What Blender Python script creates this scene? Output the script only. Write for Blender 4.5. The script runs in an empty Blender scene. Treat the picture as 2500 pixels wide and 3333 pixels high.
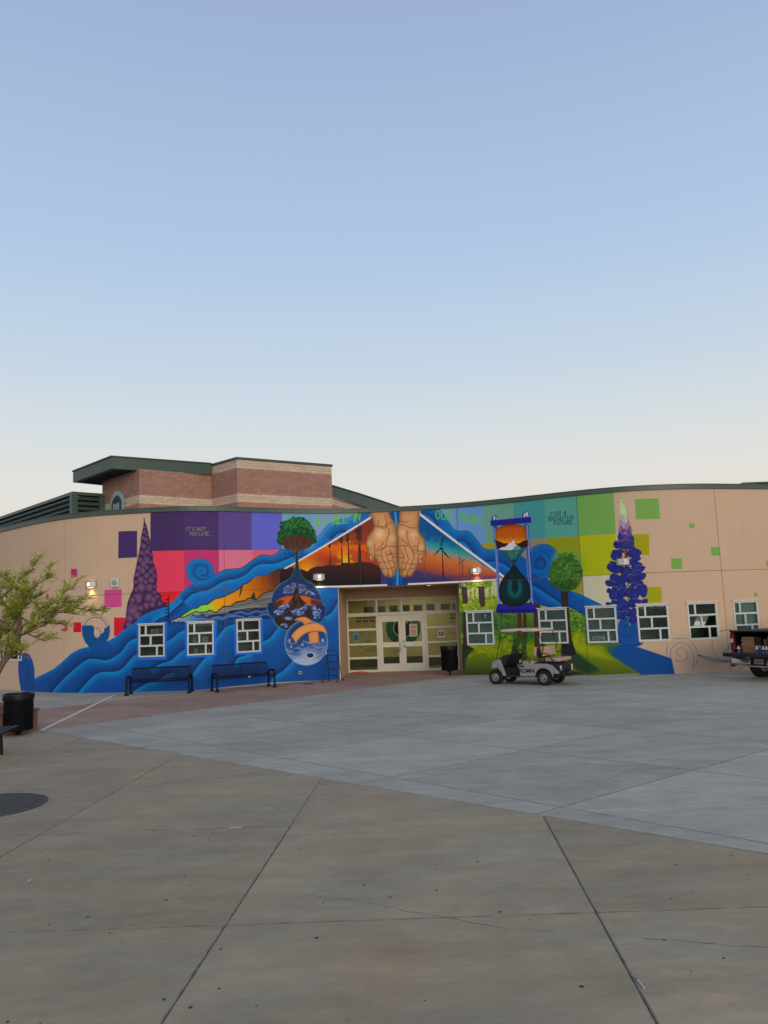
import bpy, math, random
import numpy as np
from mathutils import Vector, Matrix
R = math.radians
random.seed(7)
SC = bpy.context.scene
COL = SC.collection
# ================================================================ camera, sky, sun, exposure
cam = bpy.data.cameras.new('camera'); camo = bpy.data.objects.new('camera', cam); COL.objects.link(camo); SC.camera = camo
cam.sensor_fit = 'VERTICAL'; cam.sensor_height = 36.0; cam.lens = 36.0 * 2553.64 / 3333.0; cam.clip_start = .05; cam.clip_end = 5000
PITCH, ROLL = 0.12824675, -0.03828575
camo.matrix_world = Matrix.Translation((0, 0, 2.4)) @ Matrix.Rotation(math.pi / 2 + PITCH, 4, 'X') @ Matrix.Rotation(ROLL, 4, 'Z')
W = bpy.data.worlds.new('World'); SC.world = W; W.use_nodes = True
nt = W.node_tree; nt.nodes.clear()
SUN_EL, SUN_AZ = R(9), R(158)          # low evening sun behind the camera, to its right (azimuth clockwise from +Y)
sky = nt.nodes.new('ShaderNodeTexSky'); sky.sky_type = 'NISHITA'; sky.sun_disc = False; sky.sun_elevation = SUN_EL; sky.sun_rotation = SUN_AZ
bgs = nt.nodes.new('ShaderNodeBackground'); bgs.inputs[1].default_value = .06
nt.links.new(sky.outputs[0], bgs.inputs[0])
tc = nt.nodes.new('ShaderNodeTexCoord'); sp = nt.nodes.new('ShaderNodeSeparateXYZ'); nt.links.new(tc.outputs['Generated'], sp.inputs[0])
rp = nt.nodes.new('ShaderNodeValToRGB'); nt.links.new(sp.outputs['Z'], rp.inputs[0])
def slin(r, g, b):
    return tuple((c / 12.92 if c <= .04045 else ((c + .055) / 1.055) ** 2.4) for c in (r / 255, g / 255, b / 255))
SKY = [(0.0, (222, 212, 202)), (.10, (226, 219, 211)), (.16, (224, 221, 215)), (.22, (213, 219, 221)), (.30, (196, 211, 226)), (.41, (178, 200, 227)), (.54, (165, 188, 220)), (.65, (155, 175, 210)), (1.0, (130, 152, 196))]
el = rp.color_ramp.elements
while len(el) < len(SKY): el.new(.5)
for e, (p_, c_) in zip(el, SKY): e.position = p_; e.color = (*slin(*c_), 1)
bgr = nt.nodes.new('ShaderNodeBackground'); nt.links.new(rp.outputs[0], bgr.inputs[0]); bgr.inputs[1].default_value = 1.13
mx = nt.nodes.new('ShaderNodeMixShader'); mx.inputs[0].default_value = .88
nt.links.new(bgs.outputs[0], mx.inputs[1]); nt.links.new(bgr.outputs[0], mx.inputs[2])
wo = nt.nodes.new('ShaderNodeOutputWorld'); nt.links.new(mx.outputs[0], wo.inputs[0])
sl = bpy.data.lights.new('sun', 'SUN'); sl.energy = 1.85; sl.angle = R(40); sl.color = (1.0, .885, .70)
so = bpy.data.objects.new('sun', sl); COL.objects.link(so)
sd = Vector((math.sin(SUN_AZ) * math.cos(SUN_EL), math.cos(SUN_AZ) * math.cos(SUN_EL), math.sin(SUN_EL)))
so.rotation_euler = (-sd).to_track_quat('-Z', 'Y').to_euler(); so.location = sd * 60
SC.view_settings.view_transform = 'Standard'; SC.view_settings.look = 'None'; SC.view_settings.exposure = 0; SC.view_settings.gamma = 1
SC.view_settings.use_curve_mapping = False
# ================================================================ helpers
def mat(name, rgb, rough=.6, metal=0, noise=.12, scale=6, bump=0, bscale=60, spec=.5, island=0, objrand=0, stretch=None):
    m = bpy.data.materials.new(name); m.use_nodes = True; n = m.node_tree.nodes; L = m.node_tree.links; b = n['Principled BSDF']
    b.inputs['Roughness'].default_value = rough; b.inputs['Metallic'].default_value = metal; b.inputs['Specular IOR Level'].default_value = spec
    c = slin(*rgb) if max(rgb) > 1 else rgb
    co = n.new('ShaderNodeTexCoord'); src = co.outputs['Object']
    if stretch:
        mp = n.new('ShaderNodeMapping'); L.new(src, mp.inputs[0]); mp.inputs['Scale'].default_value = stretch; src = mp.outputs[0]
    nz = n.new('ShaderNodeTexNoise'); nz.inputs['Scale'].default_value = scale; nz.inputs['Detail'].default_value = 6; L.new(src, nz.inputs['Vector'])
    mr = n.new('ShaderNodeMapRange'); mr.inputs[1].default_value = .3; mr.inputs[2].default_value = .7; mr.inputs[3].default_value = 1 - noise; mr.inputs[4].default_value = 1 + noise
    L.new(nz.outputs[0], mr.inputs[0]); val = mr.outputs[0]
    for k, kind in ((island, 'i'), (objrand, 'o')):
        if k:
            g = n.new('ShaderNodeNewGeometry' if kind == 'i' else 'ShaderNodeObjectInfo')
            r2 = n.new('ShaderNodeMapRange'); r2.inputs[3].default_value = 1 - k; r2.inputs[4].default_value = 1 + k
            L.new(g.outputs['Random Per Island' if kind == 'i' else 'Random'], r2.inputs[0])
            mu = n.new('ShaderNodeMath'); mu.operation = 'MULTIPLY'; L.new(val, mu.inputs[0]); L.new(r2.outputs[0], mu.inputs[1]); val = mu.outputs[0]
    vm = n.new('ShaderNodeVectorMath'); vm.operation = 'SCALE'; vm.inputs[0].default_value = c; L.new(val, vm.inputs['Scale']); L.new(vm.outputs[0], b.inputs['Base Color'])
    if bump:
        bn = n.new('ShaderNodeTexNoise'); bn.inputs['Scale'].default_value = bscale; bn.inputs['Detail'].default_value = 4; L.new(co.outputs['Object'], bn.inputs['Vector'])
        bp = n.new('ShaderNodeBump'); bp.inputs['Strength'].default_value = bump; bp.inputs['Distance'].default_value = .01; L.new(bn.outputs[0], bp.inputs['Height']); L.new(bp.outputs[0], b.inputs['Normal'])
    return m
def emit(name, rgb, s):
    m = bpy.data.materials.new(name); m.use_nodes = True; b = m.node_tree.nodes['Principled BSDF']
    b.inputs['Base Color'].default_value = (*rgb, 1); b.inputs['Emission Color'].default_value = (*rgb, 1); b.inputs['Emission Strength'].default_value = s; return m
class MB:
    """collects boxes, tubes, prisms; build() links them as ONE mesh object"""
    def __init__(s): s.v = []; s.f = []
    def add(s, v, f):
        o = len(s.v); s.v += [tuple(p) for p in v]; s.f += [tuple(i + o for i in q) for q in f]; return s
    def box(s, c, d, M=None, taper=1):
        x, y, z = (k / 2 for k in d); t = taper
        vs = [(-x, -y, -z), (x, -y, -z), (x, y, -z), (-x, y, -z), (-x * t, -y * t, z), (x * t, -y * t, z), (x * t, y * t, z), (-x * t, y * t, z)]
        if M is not None: vs = [M @ Vector(p) for p in vs]
        return s.add([(p[0] + c[0], p[1] + c[1], p[2] + c[2]) for p in vs], [(0, 3, 2, 1), (4, 5, 6, 7), (0, 1, 5, 4), (1, 2, 6, 5), (2, 3, 7, 6), (3, 0, 4, 7)])
    def prism(s, poly, a, b, ax='z'):
        """polygon (2-D, counter-clockwise) swept from a to b along ax"""
        n = len(poly)
        def p3(q, h): return {'z': (q[0], q[1], h), 'y': (q[0], h, q[1]), 'x': (h, q[0], q[1])}[ax]
        vs = [p3(q, a) for q in poly] + [p3(q, b) for q in poly]
        return s.add(vs, [tuple(range(n))[::-1], tuple(range(n, 2 * n))] + [(i, (i + 1) % n, n + (i + 1) % n, n + i) for i in range(n)])
    def tube(s, pts, r, n=8, r2=None, caps=True):
        pts = [Vector(p) for p in pts]; m = len(pts); vs = []; up = None
        for i, p in enumerate(pts):
            d = (pts[min(i + 1, m - 1)] - pts[max(i - 1, 0)]).normalized()
            if up is None: up = d.orthogonal().normalized()
            up = (up - d * up.dot(d)); up = up.normalized() if up.length > 1e-5 else d.orthogonal().normalized()
            w = d.cross(up); rr = r if r2 is None else r + (r2 - r) * i / (m - 1)
            vs += [p + (up * math.cos(2 * math.pi * k / n) + w * math.sin(2 * math.pi * k / n)) * rr for k in range(n)]
        fs = [(i * n + k, i * n + (k + 1) % n, (i + 1) * n + (k + 1) % n, (i + 1) * n + k) for i in range(m - 1) for k in range(n)]
        if caps: fs += [tuple(range(n))[::-1], tuple(range((m - 1) * n, m * n))]
        return s.add(vs, fs)
    def lathe(s, prof, c=(0, 0, 0), n=20, ax='z', caps=True):
        vs = []
        for (r, h) in prof:
            for k in range(n):
                a = 2 * math.pi * k / n; x, y = r * math.cos(a), r * math.sin(a)
                q = {'z': (x, y, h), 'y': (x, h, y), 'x': (h, x, y)}[ax]; vs.append((q[0] + c[0], q[1] + c[1], q[2] + c[2]))
        m = len(prof); fs = [(i * n + k, i * n + (k + 1) % n, (i + 1) * n + (k + 1) % n, (i + 1) * n + k) for i in range(m - 1) for k in range(n)]
        if caps: fs += [tuple(range(n)), tuple(range((m - 1) * n, m * n))]
        return s.add(vs, fs)
    def build(s, name, m, parent=None, bevel=0, smooth=False, seg=2):
        me = bpy.data.meshes.new(name); me.from_pydata(s.v, [], s.f); me.validate(); me.update(); return link(name, me, m, parent, bevel, smooth, seg)
def link(name, me, m, parent=None, bevel=0, smooth=False, seg=2):
    if m is not None and not me.materials: me.materials.append(m)
    if smooth:
        for p in me.polygons: p.use_smooth = True
    o = bpy.data.objects.new(name, me); COL.objects.link(o)
    if parent is not None: o.parent = parent
    import bmesh
    bm = bmesh.new(); bm.from_mesh(me); bmesh.ops.recalc_face_normals(bm, faces=bm.faces); bm.to_mesh(me); bm.free()
    if bevel:
        b = o.modifiers.new('bevel', 'BEVEL'); b.width = bevel; b.segments = seg; b.limit_method = 'ANGLE'; b.angle_limit = R(40)
    if smooth:
        for e in me.edges: pass
        me.set_sharp_from_angle(angle=R(42))
    return o
def tag(o, label=None, cat=None, group=None, kind=None):
    for k, v in (('label', label), ('category', cat), ('group', group), ('kind', kind)):
        if v: o[k] = v
    return o
def empty(name, loc=(0, 0, 0), rz=0, parent=None):
    o = bpy.data.objects.new(name, None); COL.objects.link(o); o.location = loc; o.rotation_euler = (0, 0, rz); o.empty_display_size = .2
    if parent is not None: o.parent = parent
    return o
KIDS = {}
def copy_tree(o, parent=None):
    c = o.copy(); COL.objects.link(c)
    if parent is not None: c.parent = parent
    for ch in [x for x in list(COL.objects) if x.parent == o]: copy_tree(ch, c)
    return c
def words(name, txt, size, m, parent, M, depth=.002, align='CENTER', bold=0):
    cu = bpy.data.curves.new(name, 'FONT'); cu.body = txt; cu.size = size; cu.extrude = depth; cu.offset = bold; cu.align_x = align; cu.align_y = 'CENTER'
    t = bpy.data.objects.new('tmp_text', cu); COL.objects.link(t); dg = bpy.context.evaluated_depsgraph_get()
    me = bpy.data.meshes.new_from_object(t.evaluated_get(dg)); bpy.data.objects.remove(t); bpy.data.curves.remove(cu); me.name = name
    o = bpy.data.objects.new(name, me); COL.objects.link(o); me.materials.clear(); me.materials.append(m)
    if parent is not None: o.parent = parent
    o.matrix_local = M; return o
def frame3(o, x, z):
    """matrix with local X along x, local Y along z (text upright), local Z outwards"""
    x = Vector(x).normalized(); z = Vector(z).normalized(); n = x.cross(z); M = Matrix((x, z, n)).transposed().to_4x4(); M.translation = Vector(o); return M
# ================================================================ wall line of the school (plan of the long waving facade)
PLAN = [(-21.23, 37.9), (-14.47, 30.78), (-11.1, 28.45), (-8.66, 27.94), (-6.44, 28.01), (-4.37, 29.12), (-2.1, 30.04), (0.6, 30.16), (2.97, 29.7), (5.42, 28.51), (7.66, 27.36), (10.0, 27.03), (12.71, 27.62), (15.67, 28.48)]
def _spline(pts):
    k = np.array([p[0] for p in pts]); v = np.array([p[1] for p in pts]); n = len(k); h = np.diff(k); A = np.zeros((n, n)); b = np.zeros(n); A[0, 0] = A[-1, -1] = 1
    for i in range(1, n - 1):
        A[i, i - 1] = h[i - 1]; A[i, i] = 2 * (h[i - 1] + h[i]); A[i, i + 1] = h[i]; b[i] = 6 * ((v[i + 1] - v[i]) / h[i] - (v[i] - v[i - 1]) / h[i - 1])
    M = np.linalg.solve(A, b)
    def ev(t):
        i = int(np.clip(np.searchsorted(k, t) - 1, 0, n - 2)); d = t - k[i]; hh = h[i]
        return float(v[i] + d * ((v[i + 1] - v[i]) / hh - hh * (2 * M[i] + M[i + 1]) / 6) + d * d * M[i] / 2 + d ** 3 * (M[i + 1] - M[i]) / (6 * hh))
    return ev
WY = _spline(PLAN)
def wn(x):
    """outward unit normal of the facade (towards the plaza)"""
    s = (WY(x + .02) - WY(x - .02)) / .04; return Vector((s, -1, 0)).normalized()
def wp(x, z, out=0):
    n = wn(x); return Vector((x + n.x * out, WY(x) + n.y * out, z))
WALL_H = 6.30; LINTEL = 3.43
E0, E1 = -1.85, 2.72                      # entrance opening
# windows: x range on the facade, sill, head
WINS = [(-16.37, -15.32, 1.12, 2.35), (-14.87, -14.06, 1.12, 2.35), (-8.81, -7.87, 1.19, 2.33), (-7.08, -6.2, 1.19, 2.34), (-5.46, -4.68, 1.19, 2.36), (2.92, 3.89, 1.10, 2.34), (5.4, 6.32, 1.10, 2.34),
        (6.91, 7.86, 1.10, 2.35), (8.51, 9.56, 1.11, 2.36), (10.21, 11.31, 1.10, 2.36), (11.94, 12.93, 1.10, 2.35)]
# ---------------------------------------------------------------- mural picture (made here, from the outlines below)
# ---------------------------------------------------------------- the painted mural: flat paint, rasterised from its outlines
def P(s):
    v = [int(t) for t in s.split()]
    return [(v[i], v[i + 1]) for i in range(0, len(v), 2)]
MX0, MX1, MZ1 = -17.2, 15.2, 6.42
MW = 4096
MPX = MW / (MX1 - MX0)
MH = int(MZ1 * MPX)
def lin(h):
    c = np.array([int(h[i:i + 2], 16) / 255 for i in (0, 2, 4)], np.float32)
    return np.where(c <= .04045, c / 12.92, ((c + .055) / 1.055) ** 2.4).astype(np.float32)
def smooth(p, closed, n=5):
    p = np.array(p, np.float32); m = len(p)
    if m < 3: return p
    out = []
    for i in range(m if closed else m - 1):
        if closed: a, b, c, d = p[(i - 1) % m], p[i], p[(i + 1) % m], p[(i + 2) % m]
        else: a, b, c, d = p[max(i - 1, 0)], p[i], p[i + 1], p[min(i + 2, m - 1)]
        for k in range(n):
            t = k / n
            out.append(.5 * (2 * b + (c - a) * t + (2 * a - 5 * b + 4 * c - d) * t * t + (3 * b - a - 3 * c + d) * t ** 3))
    if not closed: out.append(p[-1])
    return np.array(out, np.float32)
class Mural:
    def __init__(s):
        s.img = np.empty((MH, MW, 3), np.float32); s.img[:] = lin('c6a78c'); s.masks = {}
        s.gx = (MX0 + (np.arange(MW, dtype=np.float32) + .5) / MPX) * 1000
        s.gz = ((np.arange(MH, dtype=np.float32) + .5) / MPX) * 1000
    def box(s, lo, hi, pad):
        i0 = int(np.clip((lo[0] - pad - MX0 * 1000) / 1000 * MPX, 0, MW)); i1 = int(np.clip((hi[0] + pad - MX0 * 1000) / 1000 * MPX + 1, 0, MW))
        j0 = int(np.clip((lo[1] - pad) / 1000 * MPX, 0, MH)); j1 = int(np.clip((hi[1] + pad) / 1000 * MPX + 1, 0, MH))
        return i0, i1, j0, j1
    def put(s, b, col, al):
        i0, i1, j0, j1 = b; R = s.img[j0:j1, i0:i1]; R += (col - R) * al[..., None]
    def inside(s, p, b):
        i0, i1, j0, j1 = b; x = s.gx[i0:i1]; z = s.gz[j0:j1]
        w = np.zeros((j1 - j0, i1 - i0), np.int8)
        q = np.roll(p, -1, 0)
        for (ax, az), (bx, bz) in zip(p, q):
            if az == bz: continue
            l, h = min(az, bz), max(az, bz)
            a, c = np.searchsorted(z, l), np.searchsorted(z, h)
            if a == c: continue
            xi = ax + (z[a:c] - az) * ((bx - ax) / (bz - az))
            w[a:c] ^= (x[None, :] < xi[:, None]).astype(np.int8)
        return w.astype(bool)
    def dist(s, p, b, closed):
        i0, i1, j0, j1 = b; X = s.gx[None, i0:i1]; Z = s.gz[j0:j1, None]
        D = np.full((j1 - j0, i1 - i0), 1e12, np.float32); T = np.zeros_like(D); n = len(p)
        for i in range(n if closed else n - 1):
            a, c = p[i], p[(i + 1) % n]; d = c - a; L = max(float(d @ d), 1e-6)
            t = np.clip(((X - a[0]) * d[0] + (Z - a[1]) * d[1]) / L, 0, 1)
            e = (X - a[0] - t * d[0]) ** 2 + (Z - a[1] - t * d[1]) ** 2
            m = e < D; D[m] = e[m]; T[m] = i + t[m]
        return np.sqrt(D), T / max(n - 1, 1)
    def cover(s, p, sm, fe):
        p = smooth(p, True, 4) if sm else np.array(p, np.float32)
        b = s.box(p.min(0), p.max(0), fe + 8)
        if b[0] >= b[1] or b[2] >= b[3]: return None
        ins = s.inside(p, b); D, _ = s.dist(p, b, True)
        sd = np.where(ins, D, -D)
        return b, sd, np.clip(.5 + sd / (2 * max(fe, 5)), 0, 1)
    def keep(s, name, b, al):
        if name:
            m = s.masks.setdefault(name, np.zeros((MH, MW), np.float16)); i0, i1, j0, j1 = b
            m[j0:j1, i0:i1] = np.maximum(m[j0:j1, i0:i1], al)
    def F(s, p, col, sm, fe, edge, mask, a, stops=None, ax=None):
        r = s.cover(p, sm, fe)
        if r is None: return
        b, sd, al = r; c = lin(col) if col else None
        if stops:
            i0, i1, j0, j1 = b; a0, a1 = np.array(ax, np.float32); d = a1 - a0
            t = ((s.gx[None, i0:i1] - a0[0]) * d[0] + (s.gz[j0:j1, None] - a0[1]) * d[1]) / (d @ d)
            ks = [k for k, _ in stops]; cs = [lin(h) for _, h in stops]
            c = np.stack([np.interp(t, ks, [q[k] for q in cs]) for k in range(3)], -1).astype(np.float32)
        if edge:
            e = np.exp(-np.maximum(sd, 0) / edge[1])[..., None] * edge[2]; c = c + (lin(edge[0]) - c) * e
        s.put(b, c, al * a); s.keep(mask, b, al)
    def S(s, p, w, col, sm, a, fe):
        p = smooth(p, False, 5) if sm else np.array(p, np.float32)
        w0, w1 = w if isinstance(w, tuple) else (w, w)
        b = s.box(p.min(0), p.max(0), max(w0, w1) + fe + 6)
        if b[0] >= b[1] or b[2] >= b[3]: return
        D, T = s.dist(p, b, False)
        s.put(b, lin(col), np.clip(.5 + ((w0 + (w1 - w0) * T) / 2 - D) / (2 * max(fe, 4)), 0, 1) * a)
    def A(s, p, side, w, col, a, mask, sm):
        p = smooth(p, False, 5) if sm else np.array(p, np.float32)
        b = s.box(p.min(0), p.max(0), 2.2 * w); i0, i1, j0, j1 = b
        if i0 >= i1 or j0 >= j1: return
        X = s.gx[None, i0:i1]; Z = s.gz[j0:j1, None]
        D = np.full((j1 - j0, i1 - i0), 1e12, np.float32); G = np.zeros_like(D); E = np.ones_like(D)
        n = len(p) - 1
        for i in range(n):
            q, c = p[i], p[i + 1]; d = c - q; L = max(float(d @ d), 1e-6)
            u = ((X - q[0]) * d[0] + (Z - q[1]) * d[1]) / L; t = np.clip(u, 0, 1)
            e = (X - q[0] - t * d[0]) ** 2 + (Z - q[1] - t * d[1]) ** 2
            m = e < D; D[m] = e[m]
            cr = d[0] * (Z - q[1]) - d[1] * (X - q[0]); G[m] = cr[m]
            if i == 0 or i == n - 1:
                ov = np.sqrt(np.maximum(0, np.where(u > 1, u - 1, np.where(u < 0, -u, 0)) ** 2 * L)) if n > 1 else np.zeros_like(D)
                ok = (u < 0) if i == 0 else (u > 1)
                E[m] = np.where(ok[m], np.exp(-ov[m] / 40), 1)
            else: E[m] = 1
        D = np.sqrt(D); on = (G > 0) if side >= 0 else (G < 0)
        al = np.exp(-(D / w * 1.35) ** 1.3) * np.where(on, 1, np.clip(1 - D / 9, 0, 1) * .5) * E * a
        if mask in s.masks: al = al * s.masks[mask][j0:j1, i0:i1]
        s.put(b, lin(col), al.astype(np.float32))
    def disc(s, x, z, r, col, a, ce=None, hx=0, mask=None, squash=1):
        b = s.box((x - r, z - r), (x + r, z + r), 4); i0, i1, j0, j1 = b
        if i0 >= i1 or j0 >= j1: return
        X = (s.gx[None, i0:i1] - x); Z = (s.gz[j0:j1, None] - z) * squash
        d = np.sqrt(X * X + Z * Z); al = np.clip(.5 + (r - d) / 10, 0, 1) * a
        if ce is not None:
            k = np.clip(1 - np.sqrt((X + .12 * r) ** 2 + (Z - .2 * r) ** 2) / r, 0, 1)[..., None] ** .8
            col = ce + (col - ce) * k
        s.put(b, col, al)
    def run(s, data):
        for o in data:
            k = o[0]
            if k == 'F': s.F(*o[1:])
            elif k == 'G': s.F(o[1], None, o[4], o[5], o[6], o[7], 1, o[3], o[2])
            elif k == 'S': s.S(*o[1:])
            elif k == 'A': s.A(*o[1:])
            elif k == 'B':
                for x, z, r in o[1]: s.disc(x, z, r, lin(o[3]), o[4], lin(o[2]))
            elif k == 'R':
                (x, z), r, col, a = o[1], o[2], lin(o[3]), o[4]
                b = s.box((x - r, z - r), (x + r, z + r), 0); i0, i1, j0, j1 = b
                if i0 >= i1 or j0 >= j1: continue
                d = np.hypot(s.gx[None, i0:i1] - x, s.gz[j0:j1, None] - z); al = np.clip(1 - d / r, 0, 1) ** 1.6 * a
                if o[5] in s.masks: al = al * s.masks[o[5]][j0:j1, i0:i1]
                s.put(b, col, al.astype(np.float32))
            elif k == 'D':
                _, p, n, r0, r1, cols, seed, a, ball = o; rr = np.random.RandomState(seed)
                p = np.array(p, np.float32); lo, hi = p.min(0), p.max(0); cs = [lin(c) for c in cols]; q = 0
                nx = np.roll(p, -1, 0)
                while q < n:
                    x, z = lo + (hi - lo) * rr.rand(2); q += .34
                    c = ((p[:, 1] > z) != (nx[:, 1] > z))
                    xi = p[:, 0] + (z - p[:, 1]) * (nx[:, 0] - p[:, 0]) / np.where(nx[:, 1] == p[:, 1], 1, nx[:, 1] - p[:, 1])
                    if not (c & (x < xi)).sum() % 2: continue
                    q += .66; col = cs[rr.randint(len(cs))] * rr.uniform(.8, 1.2)
                    s.disc(x, z, rr.uniform(r0, r1), col, a, col * .55 if ball else None, squash=rr.uniform(.9, 1.5))
            elif k == 'T': s.text(*o[1:])
    FONT = {'A': '0 0 .5 1 1 0|.2 .38 .8 .38', 'B': '0 0 0 1 .7 1 .9 .78 .7 .54 0 .54|.7 .54 1 .28 .75 0 0 0', 'D': '0 0 0 1 .6 1 1 .5 .6 0 0 0', 'E': '1 0 0 0 0 1 1 1|0 .52 .8 .52',
            'F': '0 0 0 1 1 1|0 .52 .8 .52', 'G': '1 .85 .6 1 .2 .85 0 .5 .2 .12 .6 0 1 .15 1 .45 .6 .45', 'H': '0 0 0 1|1 0 1 1|0 .5 1 .5', 'I': '.5 0 .5 1', 'L': '0 1 0 0 1 0', 'N': '0 0 0 1 1 0 1 1',
            'O': '.5 0 .1 .2 0 .5 .1 .85 .5 1 .9 .85 1 .5 .9 .2 .5 0', 'R': '0 0 0 1 .75 1 .95 .76 .75 .52 0 .52|.4 .52 1 0', 'S': '1 .86 .6 1 .15 .9 .1 .65 .5 .52 .9 .38 .9 .12 .5 0 0 .12', 'T': '.5 0 .5 1|0 1 1 1',
            'U': '0 1 0 .25 .3 0 .7 0 1 .25 1 1', "'": '.5 1 .5 .75', '.': '.45 0 .55 .05'}
    def text(s, txt, pts, col, w, hl):
        o, r, t = [np.array(q, np.float32) for q in pts]; n = sum(.45 if c in "I'. " else 1 for c in txt); u = (r - o) / n; v = t - o; x = 0
        for c in txt:
            adv = .45 if c in "I'. " else 1
            for st in (s.FONT.get(c, '').split('|') if c in s.FONT else ()):
                q = [float(f) for f in st.split()]; ps = [o + u * (x + adv * (.1 + .72 * q[i])) + v * q[i + 1] for i in range(0, len(q), 2)]
                s.S(ps, w, col, 0, .95, 6)
                if hl: s.S([np.array(z) + (-w * .22, w * .2) for z in ps], w * .3, hl, 0, .7, 6)
            x += adv
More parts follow.
